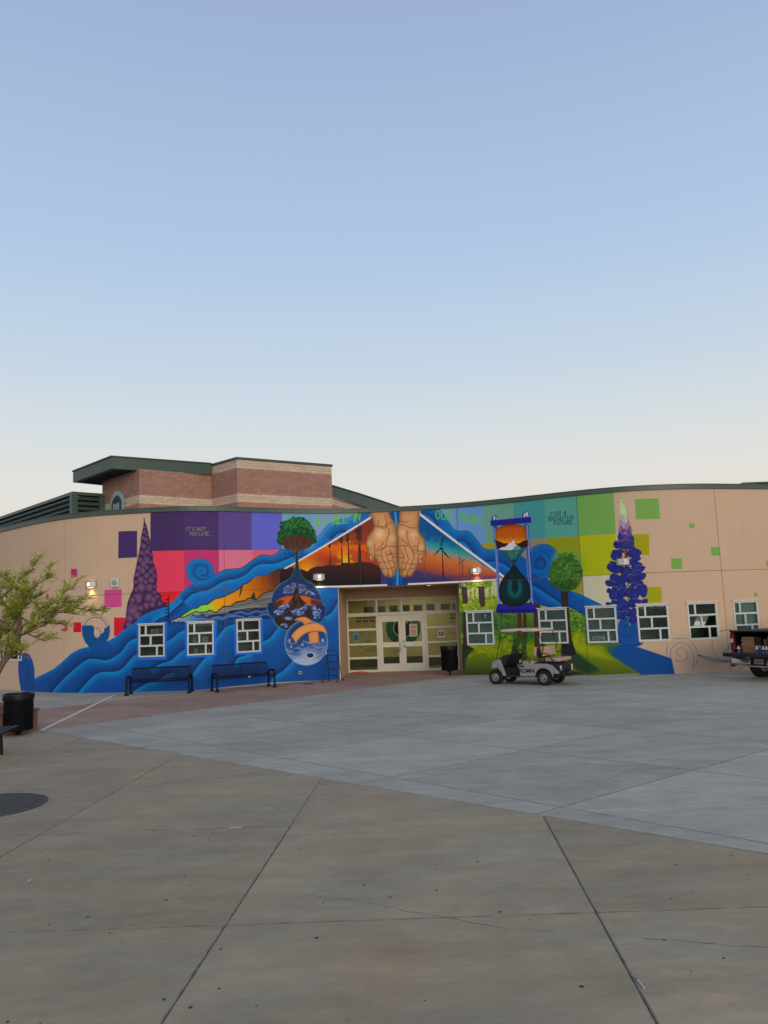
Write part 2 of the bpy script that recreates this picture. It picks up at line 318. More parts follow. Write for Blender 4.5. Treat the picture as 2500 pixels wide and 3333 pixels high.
MURAL=[
('F',P("-8387 6479 -7142 6425 -7150 4877 -8387 4900"),'3e2a57',0,6,None,None,1),
('F',P("-7165 6473 -5977 6471 -5993 4858 -7173 4878"),'412d5e',0,6,None,None,1),
('F',P("-5990 6471 -4886 6513 -4910 4883 -6006 4876"),'56437c',0,6,None,None,1),
('F',P("-4886 6513 -3834 6554 -3867 4891 -4910 4883"),'5d5fb8',0,6,None,None,1),
('F',P("-3834 6554 -2718 6574 -2761 4885 -3867 4891"),'6e9bb0',0,6,None,None,1),
('F',P("-2718 6574 -975 6550 -1015 5388 -2761 4885"),'7a97b8',0,6,None,None,1),
('F',P("-8315 4906 -7150 4886 -7158 3414 -8150 3452"),'cf455b',0,6,None,None,1),
('F',P("-7164 4896 -5993 4876 -6009 3286 -7172 3323"),'b03a66',0,6,None,None,1),
('F',P("-5993 4876 -4910 4883 -4932 3401 -6007 3425"),'c77187',0,6,None,None,1),
('F',P("-4910 4883 -3670 4891 -3682 4295 -4919 4301"),'c85f78',0,6,None,None,1),
('F',P("-8150 3452 -6825 3412 -6828 2855 -8151 2905"),'cb2f33',0,6,None,None,1),
('F',P("-9581 5678 -8879 5669 -8876 4709 -9585 4710"),'3c2a5a',0,6,None,None,1),
('F',P("-11508 4435 -11231 4427 -11226 4116 -11497 4127"),'a0345f',0,6,None,None,1),
('F',P("-10104 3608 -9442 3602 -9449 2974 -10109 2981"),'bb4c80',0,6,None,None,1),
('F',P("-12717 3579 -12579 3576 -12576 3451 -12707 3449"),'a23a52',0,6,None,None,1),
('F',P("-11364 2492 -11028 2497 -11023 2133 -11353 2142"),'b8242f',0,6,None,None,1),
('F',P("-9728 2608 -9258 2590 -9256 1956 -9732 1960"),'bc2c34',0,6,None,None,1),
('F',P("-13356 2775 -13075 2776 -13072 2662 -13353 2660"),'c85a4c',0,6,None,None,1),
('F',P("1894 6628 2703 6619 2664 5322 1935 5368"),'7396b8',0,6,None,None,1),
('F',P("2705 6669 3772 6617 3752 4866 2643 4877"),'6a8ebd',0,6,None,None,1),
('F',P("3772 6617 4819 6644 4766 4859 3752 4866"),'6c9888',0,6,None,None,1),
('F',P("4819 6644 5881 6654 5819 4858 4766 4859"),'4e8c8e',0,6,None,None,1),
('F',P("5881 6654 6906 6666 6875 4846 5819 4858"),'5a9688',0,6,None,None,1),
('F',P("6906 6666 8080 6683 8039 4832 6875 4846"),'719b58',0,6,None,None,1),
('F',P("3544 4882 3752 4866 3756 4505 3595 4517"),'97836c',0,6,None,None,1),
('F',P("3752 4866 4766 4859 4764 4427 3756 4505"),'96913f',0,6,None,None,1),
('F',P("4766 4859 5819 4858 5819 4482 4710 3430"),'8d7d64',0,6,None,None,1),
('F',P("5819 4858 6875 4846 6887 2571 5960 2614 5824 4575"),'8c8a36',0,6,None,None,1),
('F',P("6808 3447 6918 3440 6916 2570 6763 2713"),'938e50',0,6,None,None,1),
('F',P("6875 4846 8039 4832 8044 3425 6910 3441"),'a3a82f',0,6,None,None,1),
('F',P("6910 3441 8044 3425 8013 1989 6862 2031"),'bdb8a0',0,6,None,None,1),
('F',P("8579 4784 9123 4756 9081 4027 8525 4054"),'979230',0,6,None,None,1),
('F',P("8878 2948 9385 2935 9369 2368 8835 2389"),'96952f',0,6,None,None,1),
('F',P("8744 6004 9553 5990 9552 5271 8719 5284"),'739b55',0,6,None,None,1),
('F',P("10554 5086 10752 5090 10747 4915 10550 4919"),'739b55',0,6,None,None,1),
('F',P("11291 4246 11631 4244 11616 3938 11291 3944"),'739b55',0,6,None,None,1),
('F',P("9802 3890 10194 3889 10176 3518 9785 3520"),'739b55',0,6,None,None,1),
('F',P("13445 3724 13674 3728 13660 3531 13445 3527"),'739b55',0,6,None,None,1),
('F',P("12823 2615 12963 2619 12955 2472 12816 2472"),'739b55',0,6,None,None,1),
('F',P("-8629 6176 -8575 5952 -8520 5823 -8466 5610 -8434 5440 -8390 5270 -8380 5019 -8315 4870 -8283 4660 -8277 4514 -8208 4345 -8155 4135 -8140 3886 -8166 3681 -8145 3474 -7997 3345 -7966 3138 -7788 2926 -8125 2245 -9321 2145 -9291 2492 -9281 2758 -9228 3106 -9121 3390 -9014 3634 -9015 3924 -8951 4232 -8886 4542 -8822 4831 -8769 5121 -8747 5371 -8704 5579 -8640 5871"),'38214a',1,8,None,None,1),
('B',[(-8581,5763,61),(-8596,5595,87),(-8509,5486,56),(-8650,5367,98),(-8531,5319,108),(-8455,5190,60),(-8704,5181,61),(-8617,5072,119),(-8444,5022,64),(-8703,4846,112),(-8487,4878,129),(-8595,4757,65),(-8358,4767,64),(-8746,4598,125),(-8509,4566,162),(-8616,4446,161),(-8358,4497,86),(-8810,4309,118),(-8659,4198,155),(-8508,4316,96),(-8337,4164,129),(-8251,4264,75),(-8853,4083,129),(-8508,4026,128),(-8230,4014,90),(-8723,3890,150),(-8337,3853,150),(-8917,3816,97),(-8551,3800,107),(-8701,3600,204),(-8401,3587,171),(-8895,3546,97),(-8209,3621,75),(-8230,3416,95),(-8829,3213,236),(-8422,3238,192),(-8529,2955,160),(-8252,3170,138),(-8124,3267,95),(-9023,3180,129),(-9066,2997,130),(-8294,2987,127),(-8040,3018,106),(-8979,2788,300),(-8850,2619,193),(-9129,2527,172),(-8722,2880,129),(-9171,2324,129)],'2f1b45','765270',1),
('B',[(-8572,5751,30),(-8501,5475,28),(-8515,5298,54),(-8695,5169,30),(-8435,5010,32),(-8468,4853,64),(-8349,4755,32),(-8485,4534,81),(-8346,4480,43),(-8636,4167,77),(-8318,4139,64),(-8834,4058,64),(-8217,3996,45),(-8315,3823,75),(-8535,3779,53),(-8376,3553,85),(-8198,3606,37),(-8794,3166,118),(-8505,2923,80),(-8110,3248,47),(-9047,2971,65),(-8025,2997,53),(-8822,2581,96),(-8703,2855,64)],'3d2450','7d5573',1),
('G',P("2581 3638 4550 3638 5161 3487 6872 2519 6880 1878 7876 1740 7836 1167 8018 1006 8631 64 8600 -344 2388 -358"),P("3900 3393 3720 -34"),[(0,'bdbf9a'),(0.22,'a5ab6c'),(0.34,'5f7d36'),(0.5,'355228'),(0.62,'3f6a2c'),(0.66,'808c2c'),(0.78,'66762a'),(1,'323e1e')],0,5,None,'FO'),
('D',P("2701 3467 3921 3434 3942 3239 3600 3160 3293 3241 2973 3159 2690 3238"),260,22,45,['6d8a35','4d6b2c','88a04a'],1,0.9,0),
('D',P("2678 2976 2872 3033 3082 2795 3365 2815 3578 2741 3801 2892 4043 2848 4012 2273 2706 2258"),520,25,60,['8a9a3c','6f8a35','5a7a30','9aa84a'],2,0.8,0),
('D',P("2711 2355 4665 2248 4624 1494 2670 1514"),420,30,60,['2f5030','3a6034','466a38','2a4528'],3,0.7,0),
('D',P("6391 2334 6889 2041 6878 1440 6361 1392"),320,18,40,['5f8a34','3d6a2e','7a9a40','2f5528'],4,0.9,0),
('D',P("3858 1640 4627 1556 5486 1535 5478 1396 3847 1434"),200,15,32,['3d6a2c','2f5a26','52802f'],5,0.9,0),
('D',P("2671 1546 4620 1431 5478 1412 6849 1411 6829 1081 5154 676 2630 710"),260,30,90,['9aa82f','85962c','6f8228'],6,0.45,0),
('D',P("3135 3412 3185 3409 3159 2759 3096 2762"),40,12,26,['4d6b2c','6d8a35'],185,0.9,0),
('D',P("3282 3209 3332 3206 3315 2753 3253 2755"),40,12,26,['4d6b2c','6d8a35'],235,0.9,0),
('D',P("3814 3311 3863 3308 3845 2857 3784 2860"),40,12,26,['4d6b2c','6d8a35'],405,0.9,0),
('F',P("2804 3265 3010 3255 3017 2636 2837 2643"),'4a3a38',0,8,('1f1614',60,0.8),None,1),
('F',P("3419 3267 3636 3255 3639 2609 3565 2483 3474 2519 3421 2683"),'4a3a38',0,8,('1f1614',60,0.8),None,1),
('F',P("2821 2319 2995 2312 2934 1088 3162 955 2689 934 2789 1349"),'2f2a22',0,8,('1f1614',60,0.8),None,1),
('F',P("4716 2214 4861 2209 4824 1333 4659 1336 4702 1743"),'5a3328',0,8,('1f1614',60,0.8),None,1),
('F',P("4919 2207 5017 2203 5008 1329 4833 1332 4899 1737"),'54301f',0,8,('1f1614',60,0.8),None,1),
('F',P("5277 2599 5504 2589 5454 1721 5471 1288 5597 1040 5557 826 5220 830 5249 1603"),'4a2c20',0,8,('1f1614',60,0.8),None,1),
('F',P("4586 1338 4824 1333 4778 1115 4586 806 4385 339 4149 340 4407 745"),'1f3f24',1,30,None,None,0.9),
('F',P("4842 1332 5014 1329 4958 988 4940 307 4646 307 4754 679"),'1f3f24',1,30,None,None,0.9),
('F',P("2689 934 3162 955 2914 704 2804 387 2692 37 2645 38"),'16241f',1,40,None,None,0.95),
('S',P("4086 2238 4077 1507"),(14,10),'8d8a52',0,0.85,5),
('S',P("4250 2232 4252 1440"),(14,10),'8d8a52',0,0.85,5),
('S',P("6463 2179 6452 1329"),(14,10),'8d8a52',0,0.85,5),
('S',P("6675 2080 6659 1385"),(14,10),'8d8a52',0,0.85,5),
('S',P("4074 1444 3807 1260"),(16,8),'2d3a1c',0,0.9,5),
('S',P("4258 1376 3890 1100"),(16,8),'2d3a1c',0,0.9,5),
('S',P("6459 1314 6908 1050"),(16,8),'2d3a1c',0,0.9,5),
('S',P("6658 1370 6840 1261"),(16,8),'2d3a1c',0,0.9,5),
('S',P("4058 1144 4193 1157"),(26,14),'4a5a20',0,0.6,20),
('S',P("4029 892 4178 874"),(26,14),'4a5a20',0,0.6,20),
('S',P("4301 966 4419 971"),(26,14),'4a5a20',0,0.6,20),
('S',P("5093 1110 5208 1114"),(26,14),'4a5a20',0,0.6,20),
('S',P("5024 894 5166 877"),(26,14),'4a5a20',0,0.6,20),
('S',P("4431 1184 4490 1189"),(26,14),'4a5a20',0,0.6,20),
('F',P("6275 661 6536 774 6863 504 7166 249 7159 149 6744 74 6395 354"),'1c3a22',1,60,None,None,0.95),
('F',P("6510 1480 6875 1419 6855 1114 7117 906 7470 698 7551 546 6653 811 6485 1069"),'a5a82e',1,90,None,None,0.55),
('F',P("7488 974 7954 1026 8464 937 9500 532 9546 493 9597 60 9600 -51 8534 -19 8445 57 8000 364 7650 645 7522 798"),'004482',0,14,None,'RV',1),
('F',P("7447 1051 7793 1043 7660 795 7650 645 7475 773"),'3c5a2e',1,90,None,None,0.8),
('G',P("-14058 -249 -14067 -1 -14208 367 -14291 826 -14267 1163 -14080 1375 -13823 1431 -13596 1357 -13392 1131 -13287 846 -13263 487 -12729 672 -12275 838 -11851 1096 -11450 1389 -11067 1552 -10701 1618 -10348 1718 -9984 1785 -9711 1912 -9298 2210 -9011 2355 -8644 2653 -8279 2795 -7837 2907 -7500 3153 -7271 3418 -6956 3659 -6163 3983 -5780 4173 -5271 4231 -4925 4492 -4573 4709 -4219 4686 -3945 4881 -3714 4954 -3201 4978 -2668 5322 -2627 5332 -2478 5498 -2309 5719 -2160 5858 -1992 5958 -1788 6030 -1639 6065 -1398 6097 -1246 6187 -1075 6304 -996 6425 -567 6410 -540 6117 -3822 4209 -4049 4177 -4230 4082 -4410 3964 -4630 3942 -4905 3849 -5049 3695 -5203 3627 -5281 3544 -5498 3380 -5867 3194 -6147 3133 -6391 2943 -6598 2936 -6742 2824 -6900 2816 -7330 2546 -7715 2384 -7142 2363 -6128 2390 -5523 2378 -4604 2381 -4236 2337 -3700 3470 -2811 3487 -1834 3492 -1868 3444 -1902 -247 -7192 -354 -10243 -274"),P("-8268 5391 -8270 535"),[(0,'0c62aa'),(0.4,'065ca2'),(0.7,'004e92'),(1,'004484')],0,5,None,'BL'),
('A',P("-13263 487 -12729 672 -12275 838 -11851 1096 -11450 1389 -11067 1552 -10701 1618"),-1,160,'2f84c2',0.45,'BL',1),
('A',P("-9899 1821 -9711 1912 -9298 2210 -9011 2355 -8644 2653 -8279 2795 -7837 2907 -7684 3001 -7500 3153 -7271 3418 -7045 3593"),-1,200,'2f84c2',0.5,'BL',1),
('A',P("-6814 3714 -6507 3829 -6163 3983 -5780 4173 -5271 4231 -4925 4492 -4573 4709 -4219 4686 -3945 4881 -3714 4954"),-1,230,'2f84c2',0.7,'BL',1),
('S',P("-6814 3714 -6507 3829 -6163 3983 -5780 4173 -5271 4231 -4925 4492 -4573 4709 -4219 4686 -3945 4881 -3714 4954"),22,'0a2238',1,1,5),
('A',P("-3081 4949 -2866 5039 -2627 5332 -2478 5498 -2309 5719 -2160 5858 -1992 5958 -1788 6030 -1639 6065 -1398 6097 -1246 6187 -1075 6304"),-1,200,'5f9cc8',0.7,'BL',1),
('S',P("-3081 4949 -2866 5039 -2627 5332 -2478 5498 -2309 5719 -2160 5858 -1992 5958 -1788 6030 -1639 6065 -1398 6097 -1246 6187 -1075 6304"),16,'0a2238',1,1,5),
('A',P("-7174 3073 -6905 3314 -6641 3397 -6296 3478 -5954 3701 -5700 3790 -5446 3833 -5146 3971 -4842 4253 -4579 4372 -4225 4371 -3953 4443 -3396 4684"),1,260,'042450',0.85,'BL',1),
('A',P("-7174 3073 -6905 3314 -6641 3397 -6296 3478 -5954 3701 -5700 3790 -5446 3833 -5146 3971 -4842 4253 -4579 4372 -4225 4371 -3953 4443 -3396 4684"),-1,200,'2f84c2',0.8,'BL',1),
('A',P("-7247 3068 -7560 2807 -7797 2621 -8077 2515 -8239 2385"),1,260,'042450',0.85,'BL',1),
('A',P("-7247 3068 -7560 2807 -7797 2621 -8077 2515 -8239 2385"),-1,200,'2f84c2',0.8,'BL',1),
('A',P("-12340 -6 -12046 265 -11636 583 -11153 934 -10740 1162 -10430 1175 -10000 1126 -9665 1252 -9418 1438 -9173 1739 -8867 1865"),1,260,'042450',0.85,'BL',1),
('A',P("-12340 -6 -12046 265 -11636 583 -11153 934 -10740 1162 -10430 1175 -10000 1126 -9665 1252 -9418 1438 -9173 1739 -8867 1865"),-1,200,'2f84c2',0.8,'BL',1),
('A',P("-11116 11 -10776 347 -10425 632 -10124 715 -9745 714 -9456 783 -9211 1007 -9048 1195 -8866 1297"),1,260,'042450',0.85,'BL',1),
('A',P("-11116 11 -10776 347 -10425 632 -10124 715 -9745 714 -9456 783 -9211 1007 -9048 1195 -8866 1297"),-1,200,'2f84c2',0.8,'BL',1),
('A',P("-7855 1657 -7776 1705 -7566 1826 -7358 1998 -7101 2081"),1,260,'042450',0.85,'BL',1),
('A',P("-7855 1657 -7776 1705 -7566 1826 -7358 1998 -7101 2081"),-1,200,'2f84c2',0.8,'BL',1),
('A',P("-8336 792 -8282 801 -8042 921 -7621 1059 -7361 1279 -7105 1443"),1,260,'042450',0.85,'BL',1),
('A',P("-8336 792 -8282 801 -8042 921 -7621 1059 -7361 1279 -7105 1443"),-1,200,'2f84c2',0.8,'BL',1),
('A',P("-6909 535 -6708 815 -6461 1084 -6267 1114"),1,260,'042450',0.85,'BL',1),
('A',P("-6909 535 -6708 815 -6461 1084 -6267 1114"),-1,200,'2f84c2',0.8,'BL',1),
('A',P("-6141 1738 -6093 1761 -5922 1987 -5777 2137 -5489 2218"),1,260,'042450',0.85,'BL',1),
('A',P("-6141 1738 -6093 1761 -5922 1987 -5777 2137 -5489 2218"),-1,200,'2f84c2',0.8,'BL',1),
('A',P("-5554 793 -5408 1017 -5167 1078 -5021 1147"),1,260,'042450',0.85,'BL',1),
('A',P("-5554 793 -5408 1017 -5167 1078 -5021 1147"),-1,200,'2f84c2',0.8,'BL',1),
('A',P("-4625 1536 -4525 1568 -4323 1690 -4090 2002"),1,260,'042450',0.85,'BL',1),
('A',P("-4625 1536 -4525 1568 -4323 1690 -4090 2002"),-1,200,'2f84c2',0.8,'BL',1),
('A',P("-4326 168 -4147 313 -3942 430 -3732 630 -3600 783"),1,260,'042450',0.85,'BL',1),
('A',P("-4326 168 -4147 313 -3942 430 -3732 630 -3600 783"),-1,200,'2f84c2',0.8,'BL',1),
('A',P("-2382 2358 -2187 2445 -2014 2662 -1883 2938"),1,260,'042450',0.85,'BL',1),
('A',P("-2382 2358 -2187 2445 -2014 2662 -1883 2938"),-1,200,'2f84c2',0.8,'BL',1),
('A',P("-9061 -17 -8577 249 -8043 437 -7622 626"),1,260,'042450',0.85,'BL',1),
('A',P("-9061 -17 -8577 249 -8043 437 -7622 626"),-1,200,'2f84c2',0.8,'BL',1),
('A',P("-2030 5278 -1954 5379 -1842 5470 -1693 5532 -1527 5528"),1,260,'042450',0.85,'BL',1),
('A',P("-2030 5278 -1954 5379 -1842 5470 -1693 5532 -1527 5528"),-1,200,'2f84c2',0.8,'BL',1),
('A',P("-13997 1041 -13788 1003 -13627 840 -13593 635 -13702 467"),-1,60,'042450',0.6,'BL',1),
('A',P("-14067 -1 -14208 367 -14291 826 -14267 1163 -14080 1375 -13823 1431 -13596 1357 -13392 1131 -13287 846 -13263 487"),1,60,'2a77b3',0.5,'BL',1),
('F',P("-11017 2378 -10575 2371 -10485 2282 -10493 2211 -10505 2055 -10438 1935 -10350 1901 -10264 1961 -10213 2085 -10157 2075 -10102 2159 -10103 2269 -10030 2251 -9975 2331 -9890 2328 -9884 2074 -9921 1919 -10005 1766 -10260 1598 -10701 1610 -10862 1790 -10980 2029"),'00497f',0,5,None,'BC',1),
('S',P("-9925 2324 -9944 2381 -9971 2436 -10003 2488 -10042 2537 -10086 2580 -10135 2619 -10188 2652 -10245 2679 -10304 2700 -10366 2713 -10429 2720 -10492 2720 -10555 2713 -10616 2698 -10675 2677 -10731 2649 -10784 2616 -10831 2576 -10873 2532 -10909 2483 -10938 2430 -10961 2374 -10975 2315"),34,'8a8f98',1,0.5,5),
('S',P("-10019 2345 -10039 2390 -10063 2433 -10092 2474 -10125 2511 -10162 2544 -10203 2573 -10246 2599 -10292 2619 -10340 2634 -10389 2645 -10440 2650 -10490 2649 -10540 2644 -10589 2633 -10637 2617 -10682 2596 -10725 2570 -10764 2540 -10799 2506 -10830 2468 -10857 2427 -10878 2384 -10894 2338"),26,'2d4a78',1,1,5),
('S',P("-9894 2266 -9910 2333 -9934 2397 -9967 2459 -10006 2516 -10052 2568 -10104 2614 -10161 2654 -10223 2686 -10289 2711 -10357 2728 -10426 2736 -10496 2735 -10566 2726 -10634 2709 -10699 2684 -10760 2650 -10816 2610 -10867 2562 -10911 2509 -10947 2451 -10975 2388 -10994 2323 -11004 2255"),12,'3b5a86',1,0.8,5),
('S',P("-10432 2249 -10331 2253 -10257 2164 -10243 2047 -10307 1951 -10403 1934"),22,'23507f',1,1,5),
('F',P("-6792 3700 -6990 3821 -7087 4054 -7086 4330 -6942 4510 -6720 4583 -6502 4555 -6287 4426 -6170 4169 -6163 3983 -6335 3848 -6595 3717"),'1a63a6',1,5,None,'C3',1),
('S',P("-6199 3982 -6177 4062 -6170 4144 -6180 4227 -6205 4306 -6245 4380 -6299 4445 -6364 4499 -6439 4540 -6521 4568 -6607 4580 -6694 4577 -6780 4559 -6860 4526 -6932 4480 -6994 4421 -7042 4353 -7076 4278 -7093 4198 -7094 4115 -7078 4034 -7046 3956 -6999 3885 -6939 3823 -6868 3773 -6788 3735"),14,'0a2238',1,1,5),
('A',P("-6170 4132 -6179 4224 -6208 4312 -6254 4392 -6317 4462 -6394 4517 -6481 4556 -6575 4577 -6672 4579 -6767 4562 -6857 4527 -6937 4476 -7004 4409 -7054 4332 -7085 4246 -7096 4155 -7086 4064 -7056 3976 -7007 3895 -6941 3825 -6862 3769 -6773 3730 -6678 3708 -6582 3705 -6488 3721 -6400 3756"),1,140,'2f84c2',0.5,'C3',1),
('A',P("-6270 3916 -6464 3842 -6681 3894 -6811 4068 -6775 4274 -6612 4340 -6439 4267 -6384 4103 -6463 3990 -6593 3993"),1,110,'042450',0.6,'C3',1),
('S',P("-6270 3916 -6464 3842 -6681 3894 -6811 4068 -6775 4274 -6612 4340 -6439 4267 -6384 4103 -6463 3990 -6593 3993"),16,'0a2c55',1,1,5),
('G',P("-7715 2384 -7330 2546 -6900 2816 -6742 2824 -6598 2936 -6391 2943 -6147 3133 -5867 3194 -5498 3380 -5281 3544 -5203 3627 -5049 3695 -4905 3849 -4630 3942 -4410 3964 -4230 4082 -4049 4177 -3821 4223 -3545 4254 -3406 4214 -3469 4118 -3581 3866 -3770 3743 -4168 3402 -4276 3156 -4217 3395 -4563 3288 -4695 3163 -4814 3053 -4967 3136 -5082 3117 -5160 3049 -5465 3002 -5644 2860 -5871 2862 -6113 2650 -6329 2740 -6432 2689 -6639 2670 -6782 2711 -7195 2528 -7330 2533"),P("-6690 2726 -3501 3742"),[(0,'86c95a'),(0.1,'8fc858'),(0.2,'d9983a'),(0.5,'c47a2c'),(0.66,'9a5526'),(0.8,'5e2f1d'),(1,'2a1614')],0,5,None,'CA'),
('F',P("-5311 3544 -5224 3585 -5288 3347 -5349 3180"),'4a2a1a',0,8,None,None,1),
('F',P("-4993 3131 -4855 3388 -4808 3059 -4903 3126"),'2e2620',0,6,None,None,1),
('S',P("-5258 3548 -5282 3361 -5348 3199"),(10,26),'4a2a1a',1,0.8,14),
('S',P("-4209 4034 -4189 3913 -4235 3818"),(16,8),'3a1c10',1,0.8,5),
('S',P("-4520 3941 -4553 3822 -4568 3679"),(20,8),'4a2412',1,0.8,5),
('S',P("-7715 2384 -7330 2546 -6900 2816 -6742 2824 -6598 2936 -6391 2943 -6147 3133 -5867 3194 -5498 3380 -5281 3544 -5203 3627 -5049 3695 -4905 3849"),30,'0c0a10',0,1,5),
('S',P("-4630 3942 -4410 3964 -4230 4082 -4049 4177 -3822 4209"),14,'1a0c0a',0,1,5),
('F',P("-7715 2384 -7195 2528 -6782 2711 -6639 2670 -6432 2689 -6329 2740 -6113 2650 -5871 2862 -5644 2860 -5465 3002 -5160 3049 -5082 3117 -4967 3136 -4814 3053 -4695 3163 -4563 3288 -4217 3395 -4255 2766 -4414 2771 -4857 2744 -5000 2622 -5190 2722 -5620 2701 -5773 2596 -6330 2549 -6408 2470 -6561 2626 -6731 2488 -6875 2619 -6928 2545"),'6b6a68',0,5,None,'ST',1),
('A',P("-7169 2499 -6329 2713 -5821 2777 -5161 2950 -4194 3207"),1,60,'8f8c88',0.95,'ST',0),
('A',P("-5974 2672 -5620 2715 -4959 2803 -4199 2921"),1,70,'5a5958',0.95,'ST',0),
('A',P("-6226 2792 -5467 2848 -4196 3093"),1,80,'474747',0.95,'ST',0),
('A',P("-6330 2631 -5822 2694 -5215 2770 -4701 2823"),1,50,'96938e',0.95,'ST',0),
('A',P("-5466 2960 -4697 3050 -4192 3293"),1,60,'565554',0.95,'ST',0),
('A',P("-7549 2433 -7008 2602 -6432 2662"),1,50,'b0aeb2',0.95,'ST',0),
('F',P("-5114 2719 -5000 2617 -4857 2749 -4701 2795 -5189 2769"),'3f3d3c',0,5,None,None,1),
('S',P("-7330 2533 -7195 2528 -6782 2711 -6639 2670 -6432 2689 -6329 2740 -6113 2650 -5871 2862 -5644 2860 -5465 3002 -5160 3049 -5082 3117 -4967 3136 -4814 3053 -4695 3163 -4563 3288 -4217 3395"),34,'0c0a10',0,1,5),
('G',P("-7659 2382 -6928 2539 -6875 2613 -6731 2482 -6561 2620 -6408 2464 -6330 2543 -5773 2590 -5620 2695 -5190 2716 -5000 2617 -4857 2738 -4361 2769 -4236 2337 -4604 2375 -5523 2373 -6128 2382 -7142 2357"),P("-7412 2454 -6178 2515"),[(0,'8fa6c4'),(0.35,'4a7fb2'),(0.75,'203f86'),(1,'14275f')],0,5,None,'SE'),
('A',P("-6229 2476 -6026 2509 -5900 2471 -5723 2580 -5597 2553 -5470 2612 -5318 2662 -5115 2584 -4962 2607 -4807 2671 -4626 2622 -4415 2686"),-1,55,'5a80b4',0.8,'SE',1),
('S',P("-6229 2476 -6026 2509 -5900 2471 -5723 2580 -5597 2553 -5470 2612 -5318 2662 -5115 2584 -4962 2607 -4807 2671 -4626 2622 -4415 2686"),10,'7fa0c8',1,0.7,5),
('A',P("-6434 2402 -6128 2458 -5926 2409 -5723 2497 -5471 2515 -5320 2495 -5118 2417 -4964 2480 -4759 2444 -4601 2537 -4392 2528"),-1,55,'5a80b4',0.8,'SE',1),
('S',P("-6434 2402 -6128 2458 -5926 2409 -5723 2497 -5471 2515 -5320 2495 -5118 2417 -4964 2480 -4759 2444 -4601 2537 -4392 2528"),10,'7fa0c8',1,0.7,5),
('A',P("-7385 2432 -7008 2493 -6849 2514 -6692 2467 -6433 2457"),-1,55,'5a80b4',0.8,'SE',1),
('S',P("-7385 2432 -7008 2493 -6849 2514 -6692 2467 -6433 2457"),10,'7fa0c8',1,0.7,5),
('S',P("-6928 2545 -6875 2619 -6731 2488 -6561 2626 -6408 2470 -6330 2549 -5773 2596 -5620 2701 -5190 2722 -5000 2622 -4857 2744 -4414 2771"),26,'0a0c18',0,1,5),
('S',P("-7715 2384 -7142 2357 -6128 2384"),24,'0a0c18',0,0.9,5),
('S',P("-6128 2384 -5523 2373 -4604 2378 -4236 2337"),16,'0c1838',0,1,5),
('S',P("-7735 3314 -7727 2434"),34,'0c1230',0,1,5),
('S',P("-7829 3163 -7725 3170"),40,'0c1230',0,1,5),
('S',P("-7830 3047 -7725 3053"),40,'0c1230',0,1,5),
('S',P("-7830 2930 -7725 2936"),40,'0c1230',0,1,5),
('S',P("-7830 2813 -7726 2820"),40,'0c1230',0,1,5),
('S',P("-7830 2697 -7726 2703"),40,'0c1230',0,1,5),
('S',P("-7831 2581 -7726 2587"),40,'0c1230',0,1,5),
('S',P("-7831 2464 -7727 2471"),40,'0c1230',0,1,5),
('S',P("-7687 2389 -7687 2297"),44,'0c1838',0,1,5),
('S',P("-7527 2383 -7528 2291"),44,'0c1838',0,1,5),
('S',P("-7369 2377 -7369 2285"),44,'0c1838',0,1,5),
('S',P("-7239 2372 -7240 2280"),44,'0c1838',0,1,5),
('S',P("-6003 2321 -6004 2228"),44,'0c1838',0,1,5),
('S',P("-5882 2316 -5883 2223"),44,'0c1838',0,1,5),
('G',P("-3822 4209 -513 6103 -130 6265 -234 3475 -2811 3497 -3468 3513"),P("-1874 5620 -1914 4284"),[(0,'7a3226'),(0.38,'8f3f28'),(0.44,'c8662c'),(0.6,'c65c2c'),(0.8,'a8402a'),(1,'8a3024')],0,5,None,'PY'),
('A',P("-3032 4052 -3013 4088"),-1,1,'e0a040',0,'PY',1),
('B',[(-2995,4124,900)],'c65c2c','f0b04a',0.0),
('R',(-3013,4088),900,'f0a845',0.9,'PY'),
('R',(-1561,4440),560,'f4c050',0.95,'PY'),
('R',(-2521,4592),700,'8a2c22',0.4,'PY'),
('R',(-1547,4885),500,'e08038',0.4,'PY'),
('D',P("-2104 4621 -1831 4596 -1764 4390 -2130 4344"),30,40,110,['9a3a24','8f3a26'],11,0.5,0),
('D',P("-1345 4861 -1069 4815 -1101 4407 -1358 4453"),36,40,100,['b04a28','98402a'],12,0.5,0),
('D',P("-937 4866 -752 4860 -638 4391 -933 4439"),30,40,110,['9a3c24','b04a2a'],13,0.5,0),
('D',P("-1852 5135 -1668 5149 -1185 5229 -1187 5154 -1853 5079"),26,20,50,['c87a40','b86a3a'],14,0.7,0),
('G',P("-3960 4128 -3821 4214 -3545 4254 -3360 4203 -3173 4161 -3010 4080 -2942 4114 -2816 4212 -2637 4264 -2404 4268 -2204 4309 -1986 4295 -1767 4298 -1692 4370 -1618 4377 -1453 4372 -1361 4351 -1065 4378 -954 4384 -658 4364 -439 4272 -148 4094 28 3865 136 4041 114 3461 -2811 3497 -3973 3428"),P("-1360 4379 -1388 3530"),[(0,'3a1a1a'),(0.4,'2c1316'),(0.75,'170d14'),(1,'0d0910')],0,5,None,'HI'),
('R',(-578,4018),500,'4a1c1e',0.6,'HI'),
('F',P("-2136 4890 -2111 4889 -2109 4326 -2089 4260 -2176 4263 -2153 4327"),'2c1c1c',0,4,None,None,1),
('F',P("-1697 5047 -1667 5047 -1649 4378 -1620 4312 -1745 4316 -1712 4380"),'2c1c1c',0,4,None,None,1),
('F',P("-1446 5059 -1409 5058 -1383 4370 -1348 4304 -1495 4309 -1456 4372"),'2c1c1c',0,4,None,None,1),
('F',P("-1036 5079 -954 5076 -947 4374 -886 4307 -1137 4316 -1072 4378"),'2c1c1c',0,4,None,None,1),
